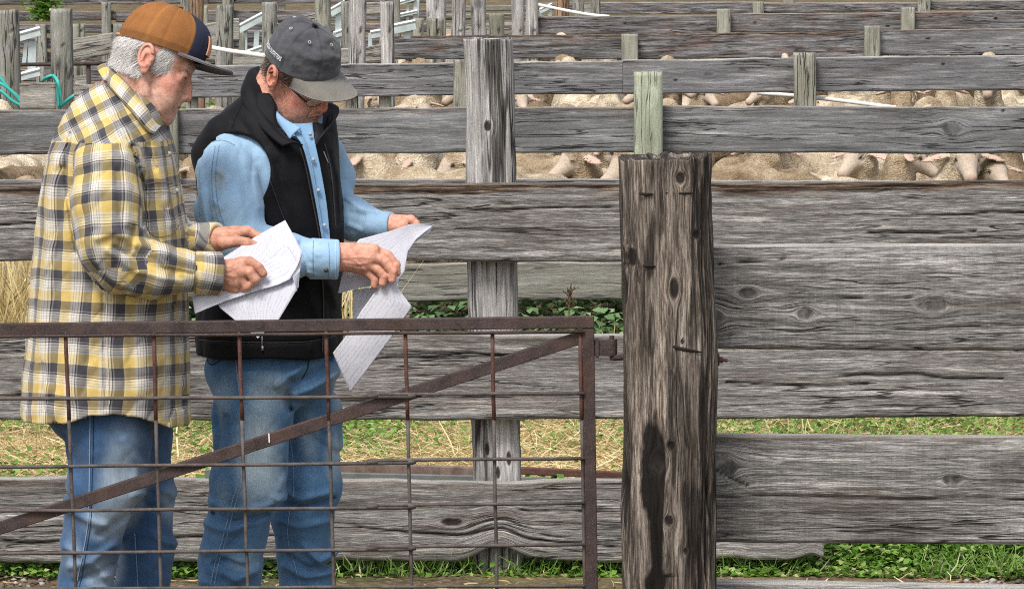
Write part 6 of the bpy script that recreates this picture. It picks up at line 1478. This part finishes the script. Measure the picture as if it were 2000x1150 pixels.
def cap_pt(phi, tt, lift=0.0, CPx=CP2, top=.142, expo=2.25):
    a = tt * math.pi / 2; rad = math.cos(a) ** (2 / expo); hh = math.sin(a) ** (2 / expo); rim = CPx['zb_'] + (CPx['zf'] - CPx['zb_']) * (math.cos(phi) * .5 + .5)
    p = np.array((CPx['cx'] + (CPx['rx'] + lift) * math.cos(phi) * rad, (CPx['ry'] + lift) * math.sin(phi) * rad, rim + (top + lift - rim) * hh)); return (p * S2) @ R2 + O2
bt = MB(); bt.tube([pt(.004, 0, .140), pt(.004, 0, .146)], .007, 10); bt.build('cap_button', M_cap2, cap2, True); add_attr(cap2.children[-1].data, 'col', np.tile(base * .6, (len(cap2.children[-1].data.vertices), 1)))
M_eye = plain_mat('pale_eyelet', (0.42, 0.42, 0.42), .6)
for k in range(6):
    phi = (k + 0.0) * math.pi / 3 + math.pi / 6 * 0; c_ = cap_pt(phi + .0, .60, .004); nn = c_ - pt(-.01, 0, .04); nn /= np.linalg.norm(nn); u_ = np.cross(nn, (0, 0, 1.0)); u_ /= np.linalg.norm(u_); v_ = np.cross(nn, u_)
    ring = [c_ + (math.cos(a) * u_ + math.sin(a) * v_) * .0032 for a in np.linspace(0, 2 * math.pi, 13)]; MB().tube(ring, .0011, 6, False).build('eyelet', M_eye, cap2, True)
# white lettering on the side of the cap, following its curve
def cap_text(txt, phi0, phi1, t0, size):
    cu = bpy.data.curves.new('cap_lettering', 'FONT'); cu.body = txt; cu.size = 1.0; cu.align_x = 'CENTER'; cu.offset = 0.015
    o = bpy.data.objects.new('tmp', cu); COL.objects.link(o); dg = bpy.context.evaluated_depsgraph_get(); me = bpy.data.meshes.new_from_object(o.evaluated_get(dg)); bpy.data.objects.remove(o)
    bm = bmesh.new(); bm.from_mesh(me); bmesh.ops.triangulate(bm, faces=bm.faces)
    for _ in range(1): bmesh.ops.subdivide_edges(bm, edges=[e for e in bm.edges if e.calc_length() > .25], cuts=1); bmesh.ops.triangulate(bm, faces=bm.faces)
    xs_ = [v.co.x for v in bm.verts]; w = max(xs_) - min(xs_); x0_ = min(xs_)
    for v in bm.verts:
        s_ = (v.co.x - x0_) / w; phi = phi0 + (phi1 - phi0) * s_; v.co = Vector(cap_pt(phi, t0 + (v.co.y) * size, .0045))
    me2 = bpy.data.meshes.new('cap_lettering'); bm.to_mesh(me2); bm.free(); return link('cap_lettering', me2, cloth_mat('white_thread', (0.75, .75, .78, 1)), cap2)
cap_text('TUNDRA OUTFITTERS', math.radians(-142), math.radians(-92), .115, .085)

# glasses
M_fr = plain_mat('dark_red_black_frame', (0.03, 0.008, 0.008), .3, spec=.5)
gl = empty('glasses', tuple(pt(.1, 0, 0))); gl.parent = man2; gl.matrix_parent_inverse = man2.matrix_basis.inverted()
def rimpts(sy): return [pt(.104 - .010 * abs(math.sin(a)) * .0 - .012 * (abs(sy * .032 + math.cos(a) * .024) / .056) ** 2, sy * .032 + math.cos(a) * .024, -.016 + math.sin(a) * .013) for a in np.linspace(0, 2 * math.pi, 25)]
for sy in (-1, 1):
    g1 = MB(); g1.tube(rimpts(sy), .0007, 6, False); g1.build('rim', M_fr, gl, True)
    tp = MB(); tp.tube(spline([pt(.094, sy * .058, -.012), pt(.080, sy * .066, -.006), pt(.03, sy * .077, .008), pt(-.004, sy * .083, .018), pt(-.018, sy * .086, .008)], 20), .0024, 8); tp.build('temple', M_fr, gl, True)
    rp = rimpts(sy)[:-1]; nt = NT('lens_glass'); nt.t.links.new(nt.n('ShaderNodeMixShader', {0: .32, 1: nt.n('ShaderNodeBsdfTransparent').outputs[0], 2: nt.n('ShaderNodeBsdfGlossy', {'Roughness': .35}).outputs[0]}).outputs[0], nt.out.inputs['Surface'])
    link('lens', mk_mesh('lens', np.array(rp), [tuple(range(len(rp)))], False), nt.m, gl)
g1 = MB(); g1.tube(spline([pt(.103, -.010, -.012), pt(.108, 0, -.008), pt(.103, .010, -.012)], 8), .0013, 6); g1.build('bridge', M_fr, gl, True)

# denim shirt
rows2 = [(py, xl, xr, hd) for py, xl, xr, hd in [(705, 398, 650, .150), (600, 400, 652, .150), (500, 406, 658, .150), (450, 404, 660, .150), (400, 404, 656, .148), (350, 396, 652, .148), (300, 394, 648, .14), (270, 404, 645, .125), (240, 430, 640, .11), (215, 465, 620, .085), (190, 492, 590, .065)]]
mkrows = lambda rows, g=0.0: [(float(N_(0, py)[2]) + g * .5, float((N_(xl, py)[0] + N_(xr, py)[0]) / 2), YN, float((N_(xr, py)[0] - N_(xl, py)[0]) / 2) + g, hd + g) for py, xl, xr, hd in rows]
rs2 = mkrows(rows2)
FOLD2 = [([(402, 275), (392, 310), (400, 370), (412, 430)], 6, .004), ([(420, 290), (412, 350), (420, 430)], 4, -.003), ([(395, 300), (385, 360), (398, 420)], 5, -.004), ([(440, 285), (446, 350), (440, 420)], 8, .003), ([(470, 300), (482, 360), (492, 430)], 7, -.003), ([(500, 340), (512, 400)], 6, .003),
         ([(396, 292), (410, 276), (440, 272), (462, 284)], 3, -.003), ([(430, 330), (455, 345), (440, 360)], 5, .0025), ([(425, 385), (440, 400), (425, 415)], 5, .0025), ([(590, 470), (605, 500), (600, 540)], 5, -.004), ([(575, 475), (585, 505), (580, 545)], 6, .004), ([(610, 475), (622, 490), (655, 492)], 3, .002),
         ([(612, 505), (640, 512)], 4, -.002), ([(608, 525), (630, 532)], 4, .002), ([(672, 395), (700, 412), (735, 420)], 5, .004), ([(680, 420), (712, 430), (738, 455)], 5, -.004), ([(676, 445), (700, 455)], 6, .003), ([(725, 418), (722, 440), (728, 462)], 5, -.003)]
def f_shirt2(P):
    d = loftz(P, rs2, 2.2); arm = smin(chain(P, aC, rC, .02), chain(P, fC, rfC, .015), .02); d = smin(d, arm, .02)
    d = smin(d, smin(chain(P, aD, rD, .02), chain(P, fD, rfD, .015), .015), .02)
    w = fbm(P * np.array([14, 14, 9]), 2, 51) * .003 + ridge(P * np.array([24, 18, 9]), 52) * .004 + ridge(P @ RT45 * np.array([26, 20, 10]), 55) * .003
    d = d - folds(P, FOLD2, YN - .12) * 1.4 - w
    for (A_, B_, r1, r2, iA) in ((N_(606, 505, -.21), N_(660, 507.5, -.20), .0480, .0470, .036), (N_(722, 438, .02), N_(765, 440.5, .0), .0335, .0325, .0235)):
        d = smin(d, cyl(P, A_, B_, r1, r2, .003) - fbm(P * 45, 2, 7) * .001, .003); dn = (B_ - A_) / np.linalg.norm(B_ - A_); d = smax(d, -cyl(P, B_ - dn * .010, B_ + dn * .05, iA, iA, .002), .002)
    d = smax(d, -ell(P, N_(588, 222, -.09), (.055, .07, .055)), .01); d = smax(d, N_(0, 686)[2] - P[:, 2], .004)
    return smax(d, -cone(P, N_(528, 215), N_(556, 120), .060, .078), .006)
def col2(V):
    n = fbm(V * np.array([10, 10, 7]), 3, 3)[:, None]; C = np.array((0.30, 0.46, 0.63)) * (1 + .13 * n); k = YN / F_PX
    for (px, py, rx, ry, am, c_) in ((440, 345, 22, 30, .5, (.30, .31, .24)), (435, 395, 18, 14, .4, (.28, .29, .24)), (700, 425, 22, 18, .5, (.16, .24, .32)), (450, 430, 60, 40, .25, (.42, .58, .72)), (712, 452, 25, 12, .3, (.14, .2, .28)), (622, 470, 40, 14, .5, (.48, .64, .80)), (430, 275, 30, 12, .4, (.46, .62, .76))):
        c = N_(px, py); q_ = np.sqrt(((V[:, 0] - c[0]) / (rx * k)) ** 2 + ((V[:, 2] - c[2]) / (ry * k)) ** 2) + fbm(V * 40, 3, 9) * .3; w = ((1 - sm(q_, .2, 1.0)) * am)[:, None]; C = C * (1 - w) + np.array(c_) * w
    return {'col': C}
M_chambray = cloth_mat('light_blue_denim_shirt', (1, 1, 1, 1), use_col=True, var=.10, weave=500)
shirt2 = cloth_obj('denim_shirt', f_shirt2, (N_(370, 0)[0], YN - .32, N_(0, 700)[2]), (N_(775, 0)[0], YN + .24, N_(0, 180)[2]), .0042, M_chambray, man2, attrs=col2)
M_sb = cloth_mat('denim_shirt_seam', (0.19, 0.33, 0.49, 1)); M_sbl = cloth_mat('denim_shirt_edge', (0.50, 0.64, 0.78, 1))
seams(shirt2, f_shirt2, [([(420, 285), (413, 340), (418, 400), (430, 440)], 1.4, .001, M_sb), ([(428, 284), (421, 340), (426, 400), (438, 440)], 1.2, .001, M_sb), ([(394, 300), (408, 280), (436, 274), (460, 284)], 1.6, .001, M_sb), ([(612, 470), (611, 505), (612, 540)], 1.4, .001, M_sb), ([(655, 472), (656, 505), (655, 542)], 1.2, .001, M_sbl), ([(642, 473), (643, 505), (642, 543)], 1.0, .001, M_sb)], YN - .6)
s_ = trace(f_shirt2, 637, 527, YN - .6); b = MB(); b.tube([s_ + [0, .002, 0], s_ + [0, -.003, 0]], .0055, 12); b.build('cuff_button', plain_mat('dark_snap', (0.08, .07, .06), .3), shirt2, True)

# vest
rv = mkrows([(700, 392, 656, .155), (690, 390, 658, .158), (650, 389, 660, .158), (600, 392, 658, .156), (500, 397, 664, .156), (440, 396, 666, .156), (400, 394, 664, .154), (350, 392, 660, .154), (300, 390, 654, .147), (270, 398, 652, .134), (240, 420, 648, .120), (212, 452, 634, .100), (188, 482, 610, .078), (170, 498, 585, .060)], .009)
open_poly = xz([(500, 140), (535, 200), (556, 236), (590, 284), (602, 330), (616, 400), (630, 482), (637, 510), (644, 505), (640, 470), (634, 420), (628, 370), (622, 320), (612, 285), (622, 262), (640, 225), (640, 150), (590, 120)], YN - .13)
FOLD3 = [([(455, 225), (480, 250), (500, 290)], 8, -.004), ([(520, 300), (545, 380), (575, 450)], 10, .005), ([(540, 320), (562, 390), (590, 460)], 7, -.004), ([(530, 450), (545, 520), (560, 600)], 10, -.003), ([(600, 560), (620, 620), (610, 680)], 9, .004), ([(430, 600), (450, 660)], 12, .004), ([(640, 300), (652, 360), (656, 440)], 5, -.004), ([(645, 560), (655, 600)], 7, .004), ([(388, 664), (500, 668), (600, 666), (658, 655)], 3, -.003), ([(480, 182), (466, 215), (450, 250)], 3, -.0025), ([(385, 360), (392, 430), (395, 520)], 7, -.003)]
def f_vest0(P):
    d = loftz(P, rv, 2.3)
    d = smin(d, cone(P, N_(436, 262, -.06), N_(408, 300, -.03), .040, .036), .03)
    return d - folds(P, FOLD3, YN - .13) - fbm(P * np.array([10, 10, 7]), 3, 61) * .0036 - ridge(P * np.array([12, 10, 5]), 63) * .005
def f_vest(P):
    d = f_vest0(P)
    arm_ = cone(P, N_(462, 330, -.130), N_(440, 350, -.40), .077, .12); arm_ = smin(arm_, ell(P, N_(446, 352, -.19), (.080, .16, .108)), .03)
    armF = ell(P, N_(668, 330, .13), (.055, .12, .085))
    d = smax(d, -arm_, .006); d = smax(d, -armF, .006)
    sl = np.maximum(poly2(P, open_poly), P[:, 1] - (YN + .05)); d = smax(d, -sl, .004)
    d = smax(d, -cone(P, N_(528, 215), N_(556, 120), .070, .095), .006); d = smax(d, -ell(P, N_(590, 225, -.10), (.06, .09, .058)), .01)
    inn = loftz(P, rs2, 2.2) - .002; low_ = N_(0, 690)[2]; d = np.where(P[:, 2] < low_ + .06, smax(d, -inn, .003), d)
    return smax(d, low_ + .003 * np.sin(P[:, 0] * 30) - P[:, 2], .004)
def vest_mat():
    nt = NT('black_softshell'); p = nt.n('ShaderNodeTexCoord').outputs['Object']; f = nt.noise(p, 500, 2, .6); a = nt.noise(p, 18, 4, .6)
    return nt.bsdf(nt.ramp(nt.math('ADD', nt.math('MULTIPLY', a, .6), nt.math('MULTIPLY', f, .4)), [(0.3, (0.003, 0.003, 0.004, 1)), (0.7, (0.008, 0.0076, 0.010, 1))]), .62, nt.bump(nt.math('ADD', f, nt.math('MULTIPLY', a, 2)), .3, .002), spec=.14, **{'Sheen Weight': .03})
M_vest = vest_mat()
vest = cloth_obj('vest', f_vest, (N_(365, 0)[0], YN - .26, N_(0, 705)[2]), (N_(685, 0)[0], YN + .26, N_(0, 150)[2]), .0040, M_vest, man2)
def leaf_piece(name, A, B_, th, bulge, mat, par, nu=40, nv=14, wob=.001, seed=3, extra=None):
    V, F, U_ = strip(A, B_, nu, nv, th, bulge, wob, seed); at = {'col': np.tile(np.array(extra), (len(V), 1))} if extra else None
    return link(name, mk_mesh(name, V, F, True, at), mat, par)
NN = lambda pts: [N_(a, b, c) for a, b, c in pts]
# near collar leaf folded out, then the far lapel
leaf_piece('vest_collar', NN([(512, 136, .06), (499, 140, .02), (504, 165, -.045), (520, 205, -.085), (536, 240, -.118), (560, 268, -.148), (592, 284, -.168)]), NN([(500, 138, .07), (481, 152, .01), (470, 186, -.060), (486, 222, -.105), (512, 252, -.140), (534, 272, -.165), (552, 286, -.178)]), .004, -.008, M_vest, vest, 60, 16)
leaf_piece('vest_collar_stand', NN([(512, 134, .06), (499, 138, .02), (505, 165, -.045), (521, 205, -.085), (538, 242, -.118), (564, 272, -.14)]), NN([(520, 170, .05), (508, 180, .01), (520, 205, -.03), (536, 240, -.07), (556, 262, -.10), (575, 284, -.13)]), .003, .0, M_vest, vest, 60, 8)
leaf_piece('far_lapel', NN([(608, 178, .07), (630, 196, .05), (661, 210, .01), (656, 232, -.04), (638, 255, -.09), (620, 277, -.128)]), NN([(598, 200, .05), (606, 225, .01), (611, 240, -.05), (613, 252, -.09), (614, 265, -.115), (616, 279, -.130)]), .004, .008, cloth_mat('brushed_black_lining', (0.016, 0.014, 0.018, 1)), vest, 50, 14)
# shirt collar leaves
leaf_piece('shirt_collar', NN([(505, 158, -.005), (510, 176, -.045), (530, 205, -.085), (556, 232, -.118), (588, 250, -.140)]), NN([(500, 168, .0), (512, 196, -.058), (534, 228, -.100), (552, 252, -.130), (566, 272, -.150)]), .003, -.004, M_chambray, shirt2, 40, 12, extra=(0.24, 0.40, 0.58))
leaf_piece('shirt_front', NN([(560, 240, -.112), (575, 262, -.135), (590, 284, -.150), (604, 330, -.158), (618, 400, -.160), (632, 482, -.160)]), NN([(610, 240, -.105), (612, 262, -.125), (616, 284, -.140), (626, 330, -.150), (638, 400, -.152), (646, 482, -.152)]), .003, -.004, M_chambray, shirt2, 60, 12, extra=(0.20, 0.35, 0.53))
b = MB()
for px, py, dy in ((606, 262, -.142), (612, 312, -.158), (622, 372, -.162), (634, 440, -.163)): b.tube([N_(px, py, dy + .002), N_(px, py, dy - .002)], .005, 12)
b.build('shirt_buttons', plain_mat('grey_snap', (0.35, .38, .42), .3), shirt2, True)
for pts in ([(583, 246, -.124), (594, 270, -.144), (600, 290, -.153), (610, 330, -.160), (622, 400, -.162), (634, 480, -.163)],): MB().tube(spline(NN(pts), 40), .0012, 6).build('placket_edge', M_sb, shirt2, True)
# zips and seams on the vest
M_zip = plain_mat('zip_tape', (0.035, 0.034, 0.038), .4); M_zipm = plain_mat('zip_metal', (0.35, 0.35, 0.37), .35, .6)
seams(vest, f_vest, [([(452, 250), (466, 215), (484, 186)], 1.2, .0010, M_vest), ([(388, 664), (500, 669), (600, 667), (656, 656)], 1.6, .0015, M_zip), ([(505, 288), (530, 360), (560, 440), (590, 500)], 1.2, .001, M_zip), ([(586, 288), (598, 330), (612, 400), (626, 480), (632, 600), (630, 688)], 2.6, .0022, M_zip), ([(634, 280), (646, 330), (652, 390), (655, 440)], 2.2, .002, M_zip), ([(632, 296), (641, 318)], 2.2, .0035, M_zipm)], YN - .6)
pl_ = trace(f_vest, 512, 660, YN - .6)
if pl_ is not None: b = MB(); b.tube([pl_ + [0, -.003, .008], pl_ + [0, -.005, -.02]], .0014, 6); b.tube([pl_ + [.001, -.005, -.018], pl_ + [.001, -.006, -.028]], .003, 6); b.build('zip_pull', M_zipm, vest, True)

# jeans
FJ2 = [([(415, 978), (460, 990), (540, 978), (556, 965)], 7, .006), ([(420, 1000), (460, 1012), (520, 1000)], 6, -.006), ([(400, 1020), (450, 1030), (500, 1015)], 7, .005), ([(500, 1010), (470, 1040), (450, 1060)], 6, -.004), ([(395, 1075), (430, 1070), (470, 1090)], 7, .004), ([(440, 1110), (465, 1125), (500, 1110)], 8, .007), ([(420, 1095), (445, 1085), (480, 1100)], 5, -.005), ([(395, 1130), (440, 1140)], 7, .003),
       ([(540, 965), (580, 985), (640, 972)], 7, .005), ([(535, 985), (590, 1000), (645, 985)], 5, -.006), ([(540, 1030), (580, 1040), (640, 1030)], 7, .003), ([(590, 1080), (620, 1110), (655, 1098)], 8, .008), ([(560, 1100), (600, 1125), (650, 1120)], 6, -.006), ([(548, 1120), (590, 1140), (650, 1135)], 7, .005), ([(600, 860), (640, 890), (660, 900)], 7, -.003),
       ([(575, 745), (600, 735), (640, 705)], 7, -.005), ([(580, 770), (610, 760), (655, 735)], 8, .005), ([(575, 785), (600, 790), (660, 775)], 6, -.003), ([(570, 740), (560, 770), (566, 800)], 6, -.005), ([(545, 750), (565, 735), (590, 715)], 7, .004), ([(410, 715), (425, 760), (440, 800)], 9, .004), ([(425, 800), (432, 850), (425, 900)], 9, -.004), ([(555, 870), (562, 920), (550, 950)], 7, .003), ([(600, 830), (640, 850)], 7, .003)]
def f_jeans2(P):
    d = smin(chain(P, nM, rM, .02), chain(P, fM, rfM, .02), .010); d = smin(d, ell(P, N_(530, 720, 0), (.158, .150, .10)), .03); d = smax(d, P[:, 2] - N_(0, 672)[2], .01)
    w = fbm(P * np.array([12, 12, 10]), 3, 71) * .0038 + ridge(P @ RT45 * np.array([16, 12, 10]), 74) * .004 + .003 * noise3(P * np.array([18, 18, 42]), 6) * sm(-P[:, 2], -N_(0, 960)[2], -N_(0, 1080)[2])
    d = d - 2.1 * folds(P, FJ2, YN - .1) - w; return smax(d, .045 - P[:, 2], .003)
BL2 = [(505, 880, 55, 130, .8), (535, 940, 30, 60, .5), (600, 860, 30, 70, .45), (650, 900, 30, 70, .55), (530, 760, 60, 50, .45), (440, 770, 30, 50, .3), (655, 770, 18, 80, .5), (480, 1090, 40, 30, .25), (440, 960, 22, 40, .2)]
jeans2 = cloth_obj('jeans', f_jeans2, (N_(370, 0)[0], YN - .28, .03), (N_(690, 0)[0], YN + .28, N_(0, 665)[2]), .0050, M_denim, man2, attrs=lambda V: {'col': paint_denim(V, YN - .1, BL2, (0.040, 0.105, 0.21), (0.110, 0.225, 0.38), (0.42, 0.52, 0.57), seed=7)})
seams(jeans2, f_jeans2, [([(460, 700), (468, 780), (470, 880), (468, 930), (452, 985), (438, 1040), (420, 1100), (408, 1160)], 2.0, .0015, M_stitch), ([(467, 700), (475, 780), (477, 880), (475, 930), (459, 985), (445, 1040), (427, 1100), (415, 1160)], 1.8, .0012, M_stitch), ([(565, 850), (572, 900), (573, 970)], 1.6, .0012, M_stitch), ([(566, 990), (562, 1050), (575, 1100), (588, 1150)], 1.6, .0012, M_stitch), ([(403, 700), (412, 712), (432, 702)], 2, .0012, M_stitchd), ([(604, 700), (600, 722), (590, 740)], 2.2, .0012, M_stitchd)], YN - .6)
for (px, dy) in ((444, -.08), (600, .08)): dress_boot(M_boot, man2, float(N_(px, 1380, dy)[0]), YN + dy, (.85, -.5))

# papers held by the right man
paper('paper_sheet', [(NN([(660, 572, -.150), (672, 520, -.140), (700, 468, -.110), (760, 452, -.06), (800, 438, -.02), (845, 437, .0)]), NN([(662, 573, -.15), (700, 562, -.155), (737, 556, -.160), (768, 548, -.150), (790, 530, -.120), (796, 492, -.07), (812, 468, -.03), (844, 441, .0)]), .003, 4)], None, 'curled white paper stack held level by the man in the vest')
paper('paper_sheet', [(NN([(800, 441, .006), (845, 439, .006)]), NN([(796, 500, -.055), (808, 475, -.02), (838, 455, .003), (842, 448, .006)]), .0, 5)], None, 'second paper edge showing under the curl at the far hand')
paper('paper_sheet', [(NN([(757, 548, -.185), (738, 562, -.188), (706, 606, -.195), (680, 650, -.2), (650, 689, -.205)]), NN([(769, 548, -.18), (786, 574, -.185), (805, 599, -.19), (760, 665, -.20), (684, 766, -.21)]), .006, 6)], None, 'long white paper sheet hanging down from the fingers beside the vest')
paper('paper_sheet', [(NN([(690, 566, -.13), (689, 600, -.13), (688, 640, -.135)]), NN([(745, 560, -.13), (725, 590, -.13), (700, 640, -.135)]), .0, 7)], None, 'shaded grey paper half hidden behind the hanging sheet')
paper('paper_sheet', [(NN([(764, 548, -.168), (790, 530, -.13)]), NN([(779, 555, -.168), (778, 548, -.15)]), .0, 8)], None, 'small paper corner sticking out below the fingertips')
